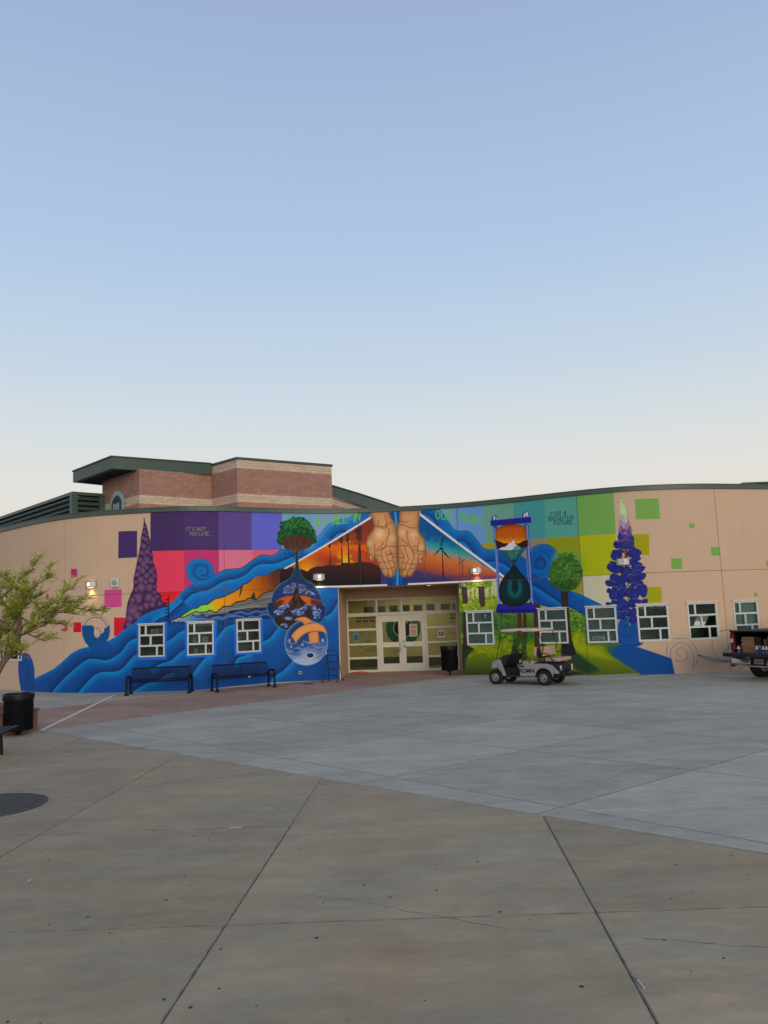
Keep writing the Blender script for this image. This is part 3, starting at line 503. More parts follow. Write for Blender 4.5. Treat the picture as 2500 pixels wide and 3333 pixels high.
('B',[(-2124,4949,19),(-2134,4960,19),(-2131,4965,19),(-2143,5017,32),(-2134,5009,32),(-2133,5002,32),(-2153,5037,38),(-2161,5048,38),(-2141,5054,38),(-2121,5114,27),(-2098,5085,27),(-2115,5096,27)],'2a1818','5a3630',1),
('B',[(-1685,5124,19),(-1682,5114,19),(-1685,5117,19),(-1691,5162,35),(-1685,5179,35),(-1671,5166,35),(-1724,5224,43),(-1721,5208,43),(-1681,5224,43),(-1660,5306,46),(-1681,5307,46),(-1686,5305,46),(-1742,5321,49),(-1735,5354,49),(-1736,5338,49),(-1672,5370,38),(-1663,5355,38),(-1670,5360,38)],'2a1818','5a3630',1),
('B',[(-1428,5100,19),(-1435,5105,19),(-1420,5095,19),(-1452,5174,30),(-1455,5164,30),(-1456,5164,30),(-1435,5240,43),(-1434,5221,43),(-1472,5224,43),(-1448,5298,46),(-1447,5280,46),(-1436,5314,46),(-1446,5348,49),(-1461,5386,49),(-1457,5338,49),(-1426,5430,46),(-1431,5419,46),(-1462,5468,46)],'2a1818','5a3630',1),
('B',[(-976,5165,24),(-976,5159,24),(-985,5176,24),(-940,5271,46),(-986,5245,46),(-953,5259,46),(-957,5273,62),(-1016,5309,62),(-1028,5327,62),(-1051,5364,76),(-1011,5363,76),(-974,5371,76),(-1046,5556,87),(-995,5543,87),(-980,5514,87),(-1022,5542,92),(-1019,5648,92),(-1067,5594,92),(-1037,5674,95),(-1053,5673,95),(-1053,5676,95),(-962,5707,81),(-1007,5672,81),(-972,5699,81),(-1093,5617,68),(-1060,5640,68),(-1083,5657,68)],'2a1818','5a3630',1),
('G',P("-128 6316 1419 6112 4348 3524 4085 3468 809 3467 -234 3470"),P("2466 5189 2016 3652"),[(0,'0f4a80'),(0.1,'17598c'),(0.24,'2f8492'),(0.36,'57908f'),(0.48,'b07a58'),(0.58,'bd6a40'),(0.8,'a4523a'),(0.93,'7a3c40'),(1,'3a3060')],0,5,None,'PR'),
('D',P("1380 5528 1779 5322 2289 5200 2460 5053 2147 5027 1590 5149 1374 5390"),40,40,110,['0f4478','123f70','2a6a90'],21,0.5,0),
('D',P("2412 4988 2760 4875 2711 4765 2449 4827"),12,40,80,['1f5f88'],22,0.5,0),
('A',P("281 3701 1637 3670 2743 3627 4058 3564"),1,120,'33305a',0.8,'PR',0),
('A',P("278 3638 1635 3625 2741 3589 4057 3542"),-1,60,'252a58',0.9,'PR',0),
('F',P("2154 4708 2177 4707 2192 3621 2135 3624"),'1c1a22',0,4,None,None,1),
('F',P("2121 4765 2179 4913 2222 5205 2123 4928 2104 4769"),'161c22',0,4,None,None,1),
('F',P("2083 4763 1972 4678 1812 4472 2013 4637 2096 4751"),'161c22',0,4,None,None,1),
('F',P("2136 4714 2235 4553 2477 4305 2287 4596 2151 4726"),'161c22',0,4,None,None,1),
('F',P("2217 4757 2211 4777 2192 4794 2164 4804 2132 4806 2103 4799 2082 4784 2074 4765 2080 4745 2100 4728 2128 4718 2159 4716 2188 4723 2209 4737"),'161c22',1,4,None,None,1),
('F',P("2878 4237 2899 4235 2905 3652 2879 3654"),'2a2028',0,4,None,None,1),
('F',P("2869 4251 2843 4319 2765 4428 2817 4303 2861 4246"),'161c22',0,4,None,None,1),
('F',P("2880 4250 2940 4260 3038 4312 2929 4290 2877 4259"),'161c22',0,4,None,None,1),
('F',P("2852 4242 2796 4202 2718 4100 2820 4177 2860 4234"),'161c22',0,4,None,None,1),
('F',P("1478 4243 1496 4243 1502 3676 1462 3678"),'6a3a34',0,4,None,None,1),
('S',P("1482 4232 1479 4368"),(20,6),'7a4030',0,1,5),
('S',P("1482 4232 1407 4183"),(20,6),'7a4030',0,1,5),
('S',P("1482 4232 1564 4167"),(20,6),'7a4030',0,1,5),
('S',P("1905 3770 1900 3658"),10,'6a3030',0,1,5),
('S',P("1904 3736 1870 3783"),8,'6a3030',0,1,5),
('S',P("1904 3736 1937 3780"),8,'6a3030',0,1,5),
('F',P("205 6453 607 6434 557 5828 484 4027 807 3765 791 3394 13 3426 27 3797 360 4032 432 5834"),'0c4a86',0,5,None,'CS',1),
('S',P("421 6443 463 5732 437 4328 394 3385"),70,'2f86bf',0,0.8,30),
('S',P("429 6392 474 5630 457 4327 409 3385"),26,'6fb4d8',0,0.8,14),
('F',P("27 3787 251 3778 237 3426 13 3435"),'0a2f66',0,20,None,None,0.8),
('F',P("623 3763 806 3755 792 3419 609 3426"),'0a2f66',0,20,None,None,0.8),
('G',P("1433 6440 1953 6407 2137 6264 2326 5998 2491 5712 2615 5509 2807 5389 2982 5385 3113 5387 3239 5316 3381 5124 3519 4911 3638 4735 3780 4628 4071 4583 4351 4576 4611 4440 4955 4317 5120 4161 5227 4390 5288 4480 5401 4589 5661 4660 5910 4615 6107 4411 6179 4080 6107 3714 5930 3517 5778 3411 5995 3212 6195 3108 6551 2905 7022 2655 7489 2374 7880 2136 7872 2017 6863 2049 6623 2221 6393 2375 6112 2401 5786 2375 5538 2457 5263 2594 5249 2852 5241 3257 4898 3277 4293 3503 4037 3759 3596 4078 3012 4656 1953 5678 1408 6171"),P("4023 5744 4896 2387"),[(0,'0a5ca2'),(0.5,'045299'),(1,'024c95')],0,5,None,'BR'),
('A',P("1953 6407 2137 6264 2326 5998 2491 5712 2615 5509 2807 5389 2982 5385 3113 5387 3239 5316 3381 5124 3519 4911 3638 4735 3780 4628 4071 4583"),-1,180,'2f84c2',0.6,'BR',1),
('S',P("1953 6407 2137 6264 2326 5998 2491 5712 2615 5509 2807 5389 2982 5385 3113 5387 3239 5316 3381 5124 3519 4911 3638 4735 3780 4628 4071 4583"),16,'0a2238',1,1,5),
('A',P("1474 6109 1632 6089 1764 5989 1892 5843 1996 5653"),1,230,'042450',0.7,'BR',1),
('A',P("1474 6109 1632 6089 1764 5989 1892 5843 1996 5653"),-1,170,'2a7cc0',0.8,'BR',1),
('A',P("2744 5001 2940 4965 3107 4829 3228 4663 3306 4501"),1,230,'042450',0.7,'BR',1),
('A',P("2744 5001 2940 4965 3107 4829 3228 4663 3306 4501"),-1,170,'2a7cc0',0.8,'BR',1),
('A',P("3755 4136 3923 4147 4211 4104 4448 3956 4600 3771"),1,230,'042450',0.7,'BR',1),
('A',P("3755 4136 3923 4147 4211 4104 4448 3956 4600 3771"),-1,170,'2a7cc0',0.8,'BR',1),
('A',P("5235 3211 5515 3021 5925 2682 6172 2487"),1,230,'042450',0.7,'BR',1),
('A',P("5235 3211 5515 3021 5925 2682 6172 2487"),-1,170,'2a7cc0',0.8,'BR',1),
('A',P("5284 4515 5461 4621 5633 4660 5848 4628 6032 4505 6141 4336 6193 4092 6160 3856 6028 3627 5877 3478 5778 3431"),-1,160,'2f78b4',0.5,'BR',1),
('S',P("5284 4515 5461 4621 5633 4660 5848 4628 6032 4505 6141 4336 6193 4092 6160 3856 6028 3627 5877 3478 5778 3431"),16,'0a2238',1,1,5),
('A',P("5269 3813 5411 3750 5555 3718 5701 3756 5781 3884 5778 4044 5702 4184"),-1,90,'2a7cc0',0.6,'BR',1),
('F',P("5785 3958 5783 4012 5772 4064 5751 4111 5722 4151 5687 4183 5646 4204 5603 4213 5558 4211 5515 4196 5476 4170 5443 4135 5416 4091 5399 4041 5391 3988 5393 3934 5405 3882 5426 3834 5455 3794 5491 3763 5532 3742 5575 3733 5619 3736 5662 3751 5701 3776 5734 3812 5760 3856 5777 3905"),'0a4480',1,10,('06305f',60,0.8),None,1),
('F',P("5723 3915 5722 3948 5714 3979 5702 4008 5684 4033 5662 4052 5638 4065 5611 4070 5584 4069 5558 4060 5534 4044 5514 4022 5498 3995 5487 3965 5482 3932 5484 3899 5491 3868 5504 3839 5521 3814 5543 3795 5568 3782 5594 3777 5621 3779 5647 3788 5671 3804 5691 3825 5707 3852 5718 3882"),'0f5292',1,60,None,None,0.8),
('A',P("5779 3436 5683 3432 5493 3476 5307 3622"),1,120,'042450',0.3,'BR',1),
('A',P("5778 3431 5684 3451 5560 3378"),-1,140,'2f78b4',0.6,'BR',1),
('A',P("6617 2896 6907 2713 7217 2505 7485 2353"),-1,150,'2f78b4',0.6,'BR',1),
('S',P("6617 2896 6907 2713 7217 2505 7485 2353"),16,'0a1c30',1,1,5),
('A',P("5249 2852 5538 2457 5786 2375 6144 2338 6391 2349 6628 2209 6863 2051"),1,130,'042450',0.5,'BR',1),
('F',P("-3845 4190 -527 6139 -499 6067 -3753 4189"),'d6d0cf',0,6,None,None,1),
('S',P("-3425 4429 -3822 4199"),14,'d6d0cf',0,1,5),
('F',P("-2834 3517 16 3495 13 3421 -2836 3458"),'d6d0cf',0,6,None,None,1),
('F',P("810 3497 4087 3501 4379 3512 4376 3465 4084 3444 808 3433"),'d6d0cf',0,6,None,None,1),
('S',P("1388 6130 4345 3556"),82,'d6d0cf',0,1,5),
('F',P("6188 2988 6402 2977 6387 2365 6399 1573 6431 1209 6525 756 6371 667 6069 624 6094 1276 6158 1884 6167 2497"),'33271f',0,8,('17140f',60,0.8),None,1),
('F',P("6097 1094 6368 1059 6525 756 6316 652 6070 639"),'141c22',1,40,None,None,0.9),
('F',P("6962 3774 6960 3910 6936 4041 6891 4163 6827 4270 6748 4357 6656 4420 6555 4457 6450 4466 6345 4446 6245 4397 6154 4323 6077 4226 6017 4110 5977 3981 5957 3844 5960 3706 5986 3572 6032 3450 6096 3343 6177 3257 6270 3196 6371 3161 6476 3155 6579 3178 6678 3227 6767 3302 6843 3399 6903 3513 6943 3640"),'6f9a44',1,130,None,None,0.75),
('F',P("6895 3518 6893 3633 6873 3745 6836 3851 6783 3947 6716 4031 6636 4098 6547 4147 6452 4175 6354 4183 6255 4169 6160 4134 6072 4079 5994 4006 5929 3917 5878 3815 5844 3704 5828 3587 5831 3470 5851 3356 5890 3248 5944 3152 6013 3069 6093 3003 6183 2956 6278 2930 6376 2924 6474 2940 6568 2977 6654 3033 6731 3107 6795 3195 6845 3295 6879 3404"),'4f7a38',1,26,('2f5228',260,0.8),None,1),
('D',P("6895 3622 6884 3824 6828 4010 6731 4163 6604 4266 6458 4310 6307 4290 6167 4207 6052 4069 5972 3889 5936 3686 5948 3481 6006 3293 6104 3141 6233 3040 6379 3000 6528 3024 6666 3109 6780 3246 6859 3423"),300,30,60,['3a6030','5a8a40','6f9a50','2f5228'],31,0.55,1),
('D',P("6770 3109 6752 3174 6693 3236 6598 3287 6477 3324 6341 3343 6203 3341 6077 3319 5975 3279 5908 3224 5882 3160 5900 3093 5960 3031 6057 2979 6179 2943 6316 2925 6453 2928 6578 2951 6678 2992 6744 3046"),130,25,50,['2a4a26','34582c'],32,0.6,1),
('F',P("7889 1694 7966 1868 8113 1951 8279 1963 8419 1940 8542 1822 8525 1122 8654 1093 8538 973 8346 941 8113 972 7910 1065 7824 1168"),'00498a',1,6,None,'LC',1),
('A',P("8085 1562 8118 1687 8215 1733 8354 1691 8436 1525 8402 1376 8253 1281 8066 1299 7887 1405"),-1,70,'042c60',0.75,'LC',1),
('A',P("7824 1168 7956 1064 8162 996 8399 1026 8654 1098"),-1,110,'0a2f6a',0.8,'LC',1),
('S',P("8328 4275 8306 3967 8305 3583 8319 3276"),(95,75),'5a3020',0,1,5),
('S',P("8319 3276 8308 3009 8298 2628 8289 2249 8265 1683"),(80,70),'5a7a40',0,1,5),
('S',P("8155 4111 8288 3968"),14,'3a2418',0,1,5),
('S',P("8403 4058 8322 3947"),14,'3a2418',0,1,5),
('S',P("8405 3597 8493 3689"),14,'3a2418',0,1,5),
('S',P("8341 2969 8528 3075"),14,'3a2418',0,1,5),
('S',P("8150 3534 8277 3316"),14,'3a2418',0,1,5),
('S',P("8173 2615 8274 2534"),14,'3a2418',0,1,5),
('G',P("8238 6033 8305 6087 8375 6043 8392 5904 8438 5784 8460 5587 8471 5371 8504 5194 8541 4959 8560 4725 8612 4568 8602 4433 8528 4283 8346 4274 8220 4271 8097 4308 8009 4313 7938 4453 8010 4594 8100 4598 8116 4830 8169 5060 8175 5333 8198 5722 8202 5918"),P("8314 6086 8316 4353"),[(0,'b5c08c'),(0.38,'c3c8a8'),(0.48,'a78aa0'),(0.58,'6a4a80'),(0.72,'3a2d78'),(1,'252468')],1,6,('3a3a4a',18,0.7),'SP'),
('S',P("8229 5955 8265 5909 8308 5950"),9,'7a8a66',1,0.8,5),
('S',P("8299 5921 8335 5875 8378 5915"),9,'7a8a66',1,0.8,5),
('S',P("8262 5796 8299 5750 8342 5790"),9,'7a8a66',1,0.8,5),
('S',P("8348 5731 8385 5686 8428 5726"),9,'7a8a66',1,0.8,5),
('S',P("8298 5539 8335 5494 8378 5534"),9,'7a8a66',1,0.8,5),
('S',P("8228 5446 8265 5401 8308 5441"),9,'7a8a66',1,0.8,5),
('S',P("8211 5702 8247 5656 8290 5696"),9,'7a8a66',1,0.8,5),
('S',P("8378 5514 8415 5469 8458 5509"),9,'7a8a66',1,0.8,5),
('F',P("8264 5512 8315 5362 8245 5246 8192 5371"),'b9bfa0',1,5,('3c2f50',16,0.85),None,1),
('F',P("8354 5506 8405 5356 8335 5240 8282 5364"),'c4c8ac',1,5,('3c2f50',16,0.85),None,1),
('F',P("8409 5385 8460 5236 8389 5120 8337 5244"),'c9ccb4',1,5,('3c2f50',16,0.85),None,1),
('F',P("8309 5392 8360 5242 8290 5126 8238 5250"),'bcb4ae',1,5,('3c2f50',16,0.85),None,1),
('F',P("8231 5436 8282 5286 8212 5170 8160 5295"),'b8bba2',1,5,('3c2f50',16,0.85),None,1),
('F',P("8465 5284 8516 5135 8446 5019 8393 5143"),'a58a9c',1,5,('3c2f50',16,0.85),None,1),
('F',P("8241 5318 8292 5169 8222 5053 8170 5177"),'b08fa2',1,5,('3c2f50',16,0.85),None,1),
('F',P("8325 5235 8376 5086 8306 4969 8254 5093"),'b59aac',1,5,('3c2f50',16,0.85),None,1),
('F',P("8411 5171 8462 5022 8392 4906 8339 5030"),'a07e98',1,5,('3c2f50',16,0.85),None,1),
('F',P("8208 5106 8258 4957 8189 4841 8137 4965"),'8a668e',1,5,('3c2f50',16,0.85),None,1),
('F',P("8531 5066 8582 4918 8511 4802 8459 4925"),'91708f',1,5,('3c2f50',16,0.85),None,1),
('F',P("8349 4941 8400 4793 8330 4677 8278 4800"),'9a708e',1,5,('3c2f50',16,0.85),None,1),
('F',P("8255 5006 8305 4857 8236 4741 8183 4865"),'6a4a80',1,5,('3c2f50',16,0.85),None,1),
('F',P("8471 4992 8522 4844 8451 4728 8399 4851"),'5f4684',1,5,('3c2f50',16,0.85),None,1),
('F',P("8233 4712 8209 4657 8178 4617 8146 4598 8119 4605 8100 4637 8090 4688 8094 4748 8111 4804 8140 4845 8176 4863 8211 4854 8235 4821 8243 4770"),'2f2a72',1,6,('141450',50,0.75),None,1),
('S',P("8111 4804 8140 4845 8176 4863 8211 4854 8235 4821"),12,'8f8fb4',1,0.75,5),
('F',P("8379 4685 8369 4626 8347 4578 8320 4551 8290 4550 8262 4575 8240 4622 8228 4680 8231 4739 8251 4787 8284 4814 8321 4815 8354 4790 8375 4743"),'4a3a7c',1,6,('141450',50,0.75),None,1),
('S',P("8231 4739 8251 4787 8284 4814 8321 4815 8354 4790"),12,'8f8fb4',1,0.75,5),
('F',P("8467 4615 8452 4544 8428 4488 8400 4458 8373 4460 8350 4493 8335 4551 8330 4623 8339 4694 8361 4749 8393 4779 8427 4777 8454 4744 8468 4686"),'553a78',1,6,('141450',50,0.75),None,1),
('S',P("8339 4694 8361 4749 8393 4779 8427 4777 8454 4744"),12,'8f8fb4',1,0.75,5),
('F',P("8620 4621 8619 4553 8605 4497 8584 4464 8557 4459 8528 4484 8502 4534 8483 4598 8479 4665 8490 4721 8516 4756 8550 4761 8584 4737 8609 4687"),'2c2a78',1,6,('141450',50,0.75),None,1),
('S',P("8479 4665 8490 4721 8516 4756 8550 4761 8584 4737"),12,'8f8fb4',1,0.75,5),
('F',P("8102 4467 8100 4407 8084 4355 8057 4323 8024 4315 7989 4334 7956 4375 7934 4429 7929 4488 7943 4539 7975 4573 8017 4582 8057 4565 8088 4523"),'252468',1,6,('141450',50,0.75),None,1),
('S',P("7929 4488 7943 4539 7975 4573 8017 4582 8057 4565"),12,'8f8fb4',1,0.75,5),
('F',P("8226 4428 8204 4359 8174 4306 8142 4279 8113 4284 8090 4319 8078 4379 8078 4451 8092 4521 8120 4575 8157 4601 8194 4595 8222 4559 8233 4499"),'2a2a74',1,6,('141450',50,0.75),None,1),
('S',P("8092 4521 8120 4575 8157 4601 8194 4595 8222 4559"),12,'8f8fb4',1,0.75,5),
('F',P("8366 4446 8349 4368 8321 4305 8290 4272 8259 4274 8232 4311 8214 4376 8208 4456 8218 4535 8243 4597 8280 4631 8319 4628 8351 4591 8367 4526"),'3a2f72',1,6,('141450',50,0.75),None,1),
('S',P("8218 4535 8243 4597 8280 4631 8319 4628 8351 4591"),12,'8f8fb4',1,0.75,5),
('F',P("8577 4388 8543 4329 8499 4287 8455 4271 8418 4284 8393 4324 8382 4385 8390 4453 8415 4515 8457 4557 8507 4571 8554 4555 8585 4513 8594 4453"),'262a74',1,6,('141450',50,0.75),None,1),
('S',P("8415 4515 8457 4557 8507 4571 8554 4555 8585 4513"),12,'8f8fb4',1,0.75,5),
('F',P("8433 4481 8421 4415 8401 4362 8379 4333 8358 4335 8340 4366 8329 4420 8326 4487 8333 4554 8351 4607 8377 4635 8404 4634 8425 4603 8436 4548"),'4a3674',1,6,('141450',50,0.75),None,1),
('S',P("8333 4554 8351 4607 8377 4635 8404 4634 8425 4603"),12,'8f8fb4',1,0.75,5),
('F',P("8201 4065 8174 4061 8132 4069 8084 4085 8039 4111 8006 4148 7993 4194 8002 4237 8030 4264 8072 4262 8119 4230 8163 4179 8194 4126 8208 4086"),'1a1e5e',1,6,('0a0c3a',50,0.75),None,1),
('F',P("8147 3881 8114 3881 8070 3898 8021 3925 7979 3963 7957 4012 7961 4067 7988 4116 8032 4141 8079 4131 8121 4086 8150 4019 8165 3952 8164 3903"),'1a1e5e',1,6,('0a0c3a',50,0.75),None,1),
('S',P("8032 4141 8079 4131 8121 4086 8150 4019 8165 3952"),12,'5660a4',1,0.75,5),
('F',P("8255 4138 8238 4139 8214 4149 8188 4165 8165 4187 8153 4214 8153 4243 8167 4269 8189 4281 8214 4274 8236 4249 8253 4212 8263 4176 8263 4150"),'1a1e5e',1,6,('0a0c3a',50,0.75),None,1),
('F',P("8478 4131 8496 4088 8500 4045 8491 4012 8468 3995 8436 3995 8400 4012 8366 4043 8344 4082 8338 4124 8351 4160 8379 4182 8415 4184 8450 4166"),'1a1e5e',1,6,('0a0c3a',50,0.75),None,1),
('F',P("8677 4156 8681 4115 8672 4060 8651 4001 8619 3954 8573 3933 8517 3946 8463 3989 8431 4049 8433 4108 8473 4154 8535 4182 8601 4190 8651 4181"),'1a1e5e',1,6,('0a0c3a',50,0.75),None,1),
('S',P("8431 4049 8433 4108 8473 4154 8535 4182 8601 4190"),12,'5660a4',1,0.75,5),
('F',P("8686 3968 8682 3938 8665 3899 8638 3858 8605 3827 8566 3815 8525 3828 8491 3863 8477 3909 8489 3951 8528 3981 8582 3996 8634 3997 8671 3987"),'1a1e5e',1,6,('0a0c3a',50,0.75),None,1),
('F',P("8582 4310 8593 4287 8598 4264 8596 4248 8587 4241 8573 4244 8554 4256 8536 4275 8523 4297 8517 4319 8521 4336 8532 4345 8548 4343 8566 4331"),'1a1e5e',1,6,('0a0c3a',50,0.75),None,1),
('F',P("8027 3575 7998 3581 7960 3605 7919 3640 7887 3683 7874 3732 7884 3782 7916 3822 7959 3838 8000 3819 8031 3770 8049 3702 8053 3638 8045 3593"),'1a1e5e',1,6,('0a0c3a',50,0.75),None,1),
('S',P("7959 3838 8000 3819 8031 3770 8049 3702 8053 3638"),12,'5660a4',1,0.75,5),
('F',P("7896 3601 7875 3558 7845 3527 7814 3514 7785 3521 7763 3548 7751 3590 7751 3638 7765 3683 7793 3714 7829 3727 7865 3717 7892 3689 7903 3648"),'1a1e5e',1,6,('0a0c3a',50,0.75),None,1),
('F',P("8220 3437 8191 3433 8144 3440 8088 3456 8033 3482 7991 3520 7969 3568 7971 3614 7998 3642 8045 3641 8103 3608 8159 3556 8203 3501 8225 3459"),'1a1e5e',1,6,('0a0c3a',50,0.75),None,1),
('F',P("8231 3549 8213 3546 8186 3549 8156 3558 8130 3574 8113 3599 8111 3630 8123 3660 8145 3679 8173 3680 8200 3660 8222 3626 8235 3591 8239 3564"),'1a1e5e',1,6,('0a0c3a',50,0.75),None,1),
('S',P("8145 3679 8173 3680 8200 3660 8222 3626 8235 3591"),12,'5660a4',1,0.75,5),
('F',P("8333 3535 8351 3484 8352 3433 8336 3391 8306 3367 8265 3364 8220 3380 8180 3413 8155 3459 8152 3509 8172 3554 8210 3585 8256 3592 8300 3574"),'1a1e5e',1,6,('0a0c3a',50,0.75),None,1),
('F',P("8453 3807 8463 3769 8465 3735 8458 3711 8443 3703 8421 3711 8397 3733 8375 3766 8361 3802 8359 3836 8368 3861 8387 3872 8411 3865 8435 3842"),'1a1e5e',1,6,('0a0c3a',50,0.75),None,1),
('F',P("8684 3770 8682 3737 8666 3692 8640 3642 8605 3599 8561 3575 8512 3576 8471 3602 8450 3644 8461 3692 8502 3735 8562 3767 8621 3784 8664 3785"),'1a1e5e',1,6,('0a0c3a',50,0.75),None,1),
('S',P("8450 3644 8461 3692 8502 3735 8562 3767 8621 3784"),12,'5660a4',1,0.75,5),
('F',P("8759 3650 8766 3619 8762 3573 8751 3521 8729 3473 8694 3440 8647 3430 8601 3444 8570 3478 8568 3525 8596 3575 8644 3619 8695 3649 8736 3660"),'1a1e5e',1,6,('0a0c3a',50,0.75),None,1),
('F',P("8555 3485 8558 3437 8548 3393 8526 3361 8495 3348 8459 3354 8424 3379 8397 3417 8386 3462 8394 3505 8421 3539 8461 3556 8502 3551 8535 3526"),'1a1e5e',1,6,('0a0c3a',50,0.75),None,1),
('F',P("8648 3389 8665 3338 8665 3286 8648 3244 8616 3218 8573 3213 8526 3229 8485 3261 8460 3307 8459 3357 8481 3404 8521 3436 8569 3445 8614 3428"),'1a1e5e',1,6,('0a0c3a',50,0.75),None,1),
('S',P("8460 3307 8459 3357 8481 3404 8521 3436 8569 3445"),12,'5660a4',1,0.75,5),
('F',P("8793 3377 8807 3350 8814 3310 8815 3265 8804 3224 8776 3198 8733 3192 8685 3208 8647 3240 8634 3281 8650 3323 8688 3358 8732 3380 8769 3387"),'1a1e5e',1,6,('0a0c3a',50,0.75),None,1),
('F',P("8455 3244 8471 3196 8471 3147 8456 3108 8426 3085 8387 3080 8344 3095 8306 3125 8283 3168 8281 3215 8301 3258 8338 3288 8382 3296 8423 3280"),'1a1e5e',1,6,('0a0c3a',50,0.75),None,1),
('F',P("8694 3142 8690 3113 8673 3074 8647 3032 8613 2997 8573 2979 8530 2985 8495 3012 8479 3051 8492 3093 8531 3128 8586 3151 8639 3161 8677 3158"),'1a1e5e',1,6,('0a0c3a',50,0.75),None,1),
('S',P("8479 3051 8492 3093 8531 3128 8586 3151 8639 3161"),12,'5660a4',1,0.75,5),
('F',P("8083 3121 8045 3108 7992 3108 7934 3119 7885 3145 7857 3190 7859 3253 7890 3319 7939 3365 7995 3373 8045 3339 8082 3276 8101 3207 8102 3153"),'1a1e5e',1,6,('0a0c3a',50,0.75),None,1),
('F',P("8275 3145 8230 3133 8186 3138 8151 3160 8131 3195 8130 3239 8145 3285 8175 3323 8215 3343 8258 3339 8296 3312 8321 3267 8326 3218 8310 3174"),'1a1e5e',1,6,('0a0c3a',50,0.75),None,1),
('F',P("7912 2946 7884 2953 7844 2978 7801 3015 7764 3060 7743 3112 7744 3165 7767 3207 7803 3222 7845 3202 7882 3150 7910 3079 7924 3011 7925 2964"),'1a1e5e',1,6,('0a0c3a',50,0.75),None,1),
('S',P("7803 3222 7845 3202 7882 3150 7910 3079 7924 3011"),12,'5660a4',1,0.75,5),
('F',P("8216 2901 8169 2874 8118 2866 8073 2879 8042 2911 8027 2959 8031 3014 8054 3065 8093 3100 8142 3109 8192 3091 8233 3050 8252 2997 8246 2944"),'1a1e5e',1,6,('0a0c3a',50,0.75),None,1),
('F',P("8458 2948 8469 2903 8469 2862 8458 2833 8437 2822 8410 2830 8379 2854 8353 2891 8337 2934 8336 2974 8350 3005 8376 3019 8407 3013 8436 2988"),'1a1e5e',1,6,('0a0c3a',50,0.75),None,1),
('F',P("7749 2767 7730 2772 7708 2786 7686 2807 7671 2832 7669 2859 7685 2886 7713 2907 7744 2914 7769 2902 7783 2874 7784 2836 7776 2801 7764 2777"),'1a1e5e',1,6,('0a0c3a',50,0.75),None,1),
('S',P("7744 2914 7769 2902 7783 2874 7784 2836 7776 2801"),12,'5660a4',1,0.75,5),
('F',P("7946 2814 7926 2816 7901 2828 7874 2846 7854 2871 7847 2900 7857 2931 7881 2958 7912 2970 7940 2962 7959 2933 7967 2894 7967 2854 7960 2826"),'1a1e5e',1,6,('0a0c3a',50,0.75),None,1),
('F',P("8006 2535 7965 2532 7911 2548 7855 2575 7812 2616 7796 2671 7814 2735 7861 2794 7923 2826 7982 2818 8024 2769 8045 2695 8047 2619 8034 2562"),'1a1e5e',1,6,('0a0c3a',50,0.75),None,1),
('F',P("8174 2636 8124 2613 8075 2608 8036 2621 8016 2651 8015 2694 8034 2744 8069 2790 8114 2820 8162 2827 8204 2809 8230 2771 8234 2722 8214 2674"),'1a1e5e',1,6,('0a0c3a',50,0.75),None,1),
('S',P("8114 2820 8162 2827 8204 2809 8230 2771 8234 2722"),12,'5660a4',1,0.75,5),
('F',P("8303 2834 8288 2831 8267 2834 8243 2841 8222 2854 8209 2873 8207 2897 8216 2922 8234 2937 8256 2938 8278 2922 8295 2895 8306 2868 8309 2846"),'1a1e5e',1,6,('0a0c3a',50,0.75),None,1),
('F',P("8333 2802 8365 2757 8381 2707 8378 2664 8355 2634 8316 2620 8266 2625 8217 2648 8180 2686 8163 2734 8170 2782 8198 2821 8241 2839 8289 2832"),'1a1e5e',1,6,('0a0c3a',50,0.75),None,1),
('F',P("8535 2684 8548 2618 8542 2557 8518 2512 8480 2491 8433 2497 8384 2529 8343 2579 8321 2640 8325 2701 8355 2750 8403 2776 8456 2773 8503 2740"),'1a1e5e',1,6,('0a0c3a',50,0.75),None,1),
('S',P("8321 2640 8325 2701 8355 2750 8403 2776 8456 2773"),12,'5660a4',1,0.75,5),
('F',P("8681 2870 8700 2816 8702 2762 8685 2719 8653 2694 8610 2690 8561 2707 8519 2742 8492 2790 8489 2842 8510 2890 8551 2921 8600 2929 8646 2911"),'1a1e5e',1,6,('0a0c3a',50,0.75),None,1),
('F',P("8812 2807 8841 2741 8850 2677 8840 2629 8809 2605 8762 2608 8707 2636 8656 2685 8620 2745 8608 2807 8624 2859 8663 2890 8714 2890 8767 2861"),'1a1e5e',1,6,('0a0c3a',50,0.75),None,1),
('F',P("7955 2386 7936 2384 7906 2390 7873 2403 7843 2423 7823 2451 7817 2484 7827 2516 7850 2535 7880 2533 7911 2509 7938 2470 7956 2431 7962 2401"),'1a1e5e',1,6,('0a0c3a',50,0.75),None,1),
('S',P("7850 2535 7880 2533 7911 2509 7938 2470 7956 2431"),12,'5660a4',1,0.75,5),
('F',P("8242 2229 8200 2223 8146 2233 8087 2255 8040 2291 8019 2343 8032 2408 8076 2471 8135 2509 8195 2507 8241 2463 8268 2391 8276 2316 8267 2259"),'1a1e5e',1,6,('0a0c3a',50,0.75),None,1),
('F',P("8529 2515 8536 2480 8530 2428 8515 2367 8488 2312 8448 2272 8396 2258 8345 2271 8313 2309 8312 2362 8345 2420 8400 2473 8459 2510 8504 2525"),'1a1e5e',1,6,('0a0c3a',50,0.75),None,1),
('F',P("8376 2406 8386 2360 8383 2318 8369 2288 8345 2274 8314 2280 8281 2303 8254 2339 8238 2381 8239 2423 8258 2455 8288 2472 8323 2469 8355 2445"),'1a1e5e',1,6,('0a0c3a',50,0.75),None,1),
('S',P("8238 2381 8239 2423 8258 2455 8288 2472 8323 2469"),12,'5660a4',1,0.75,5),
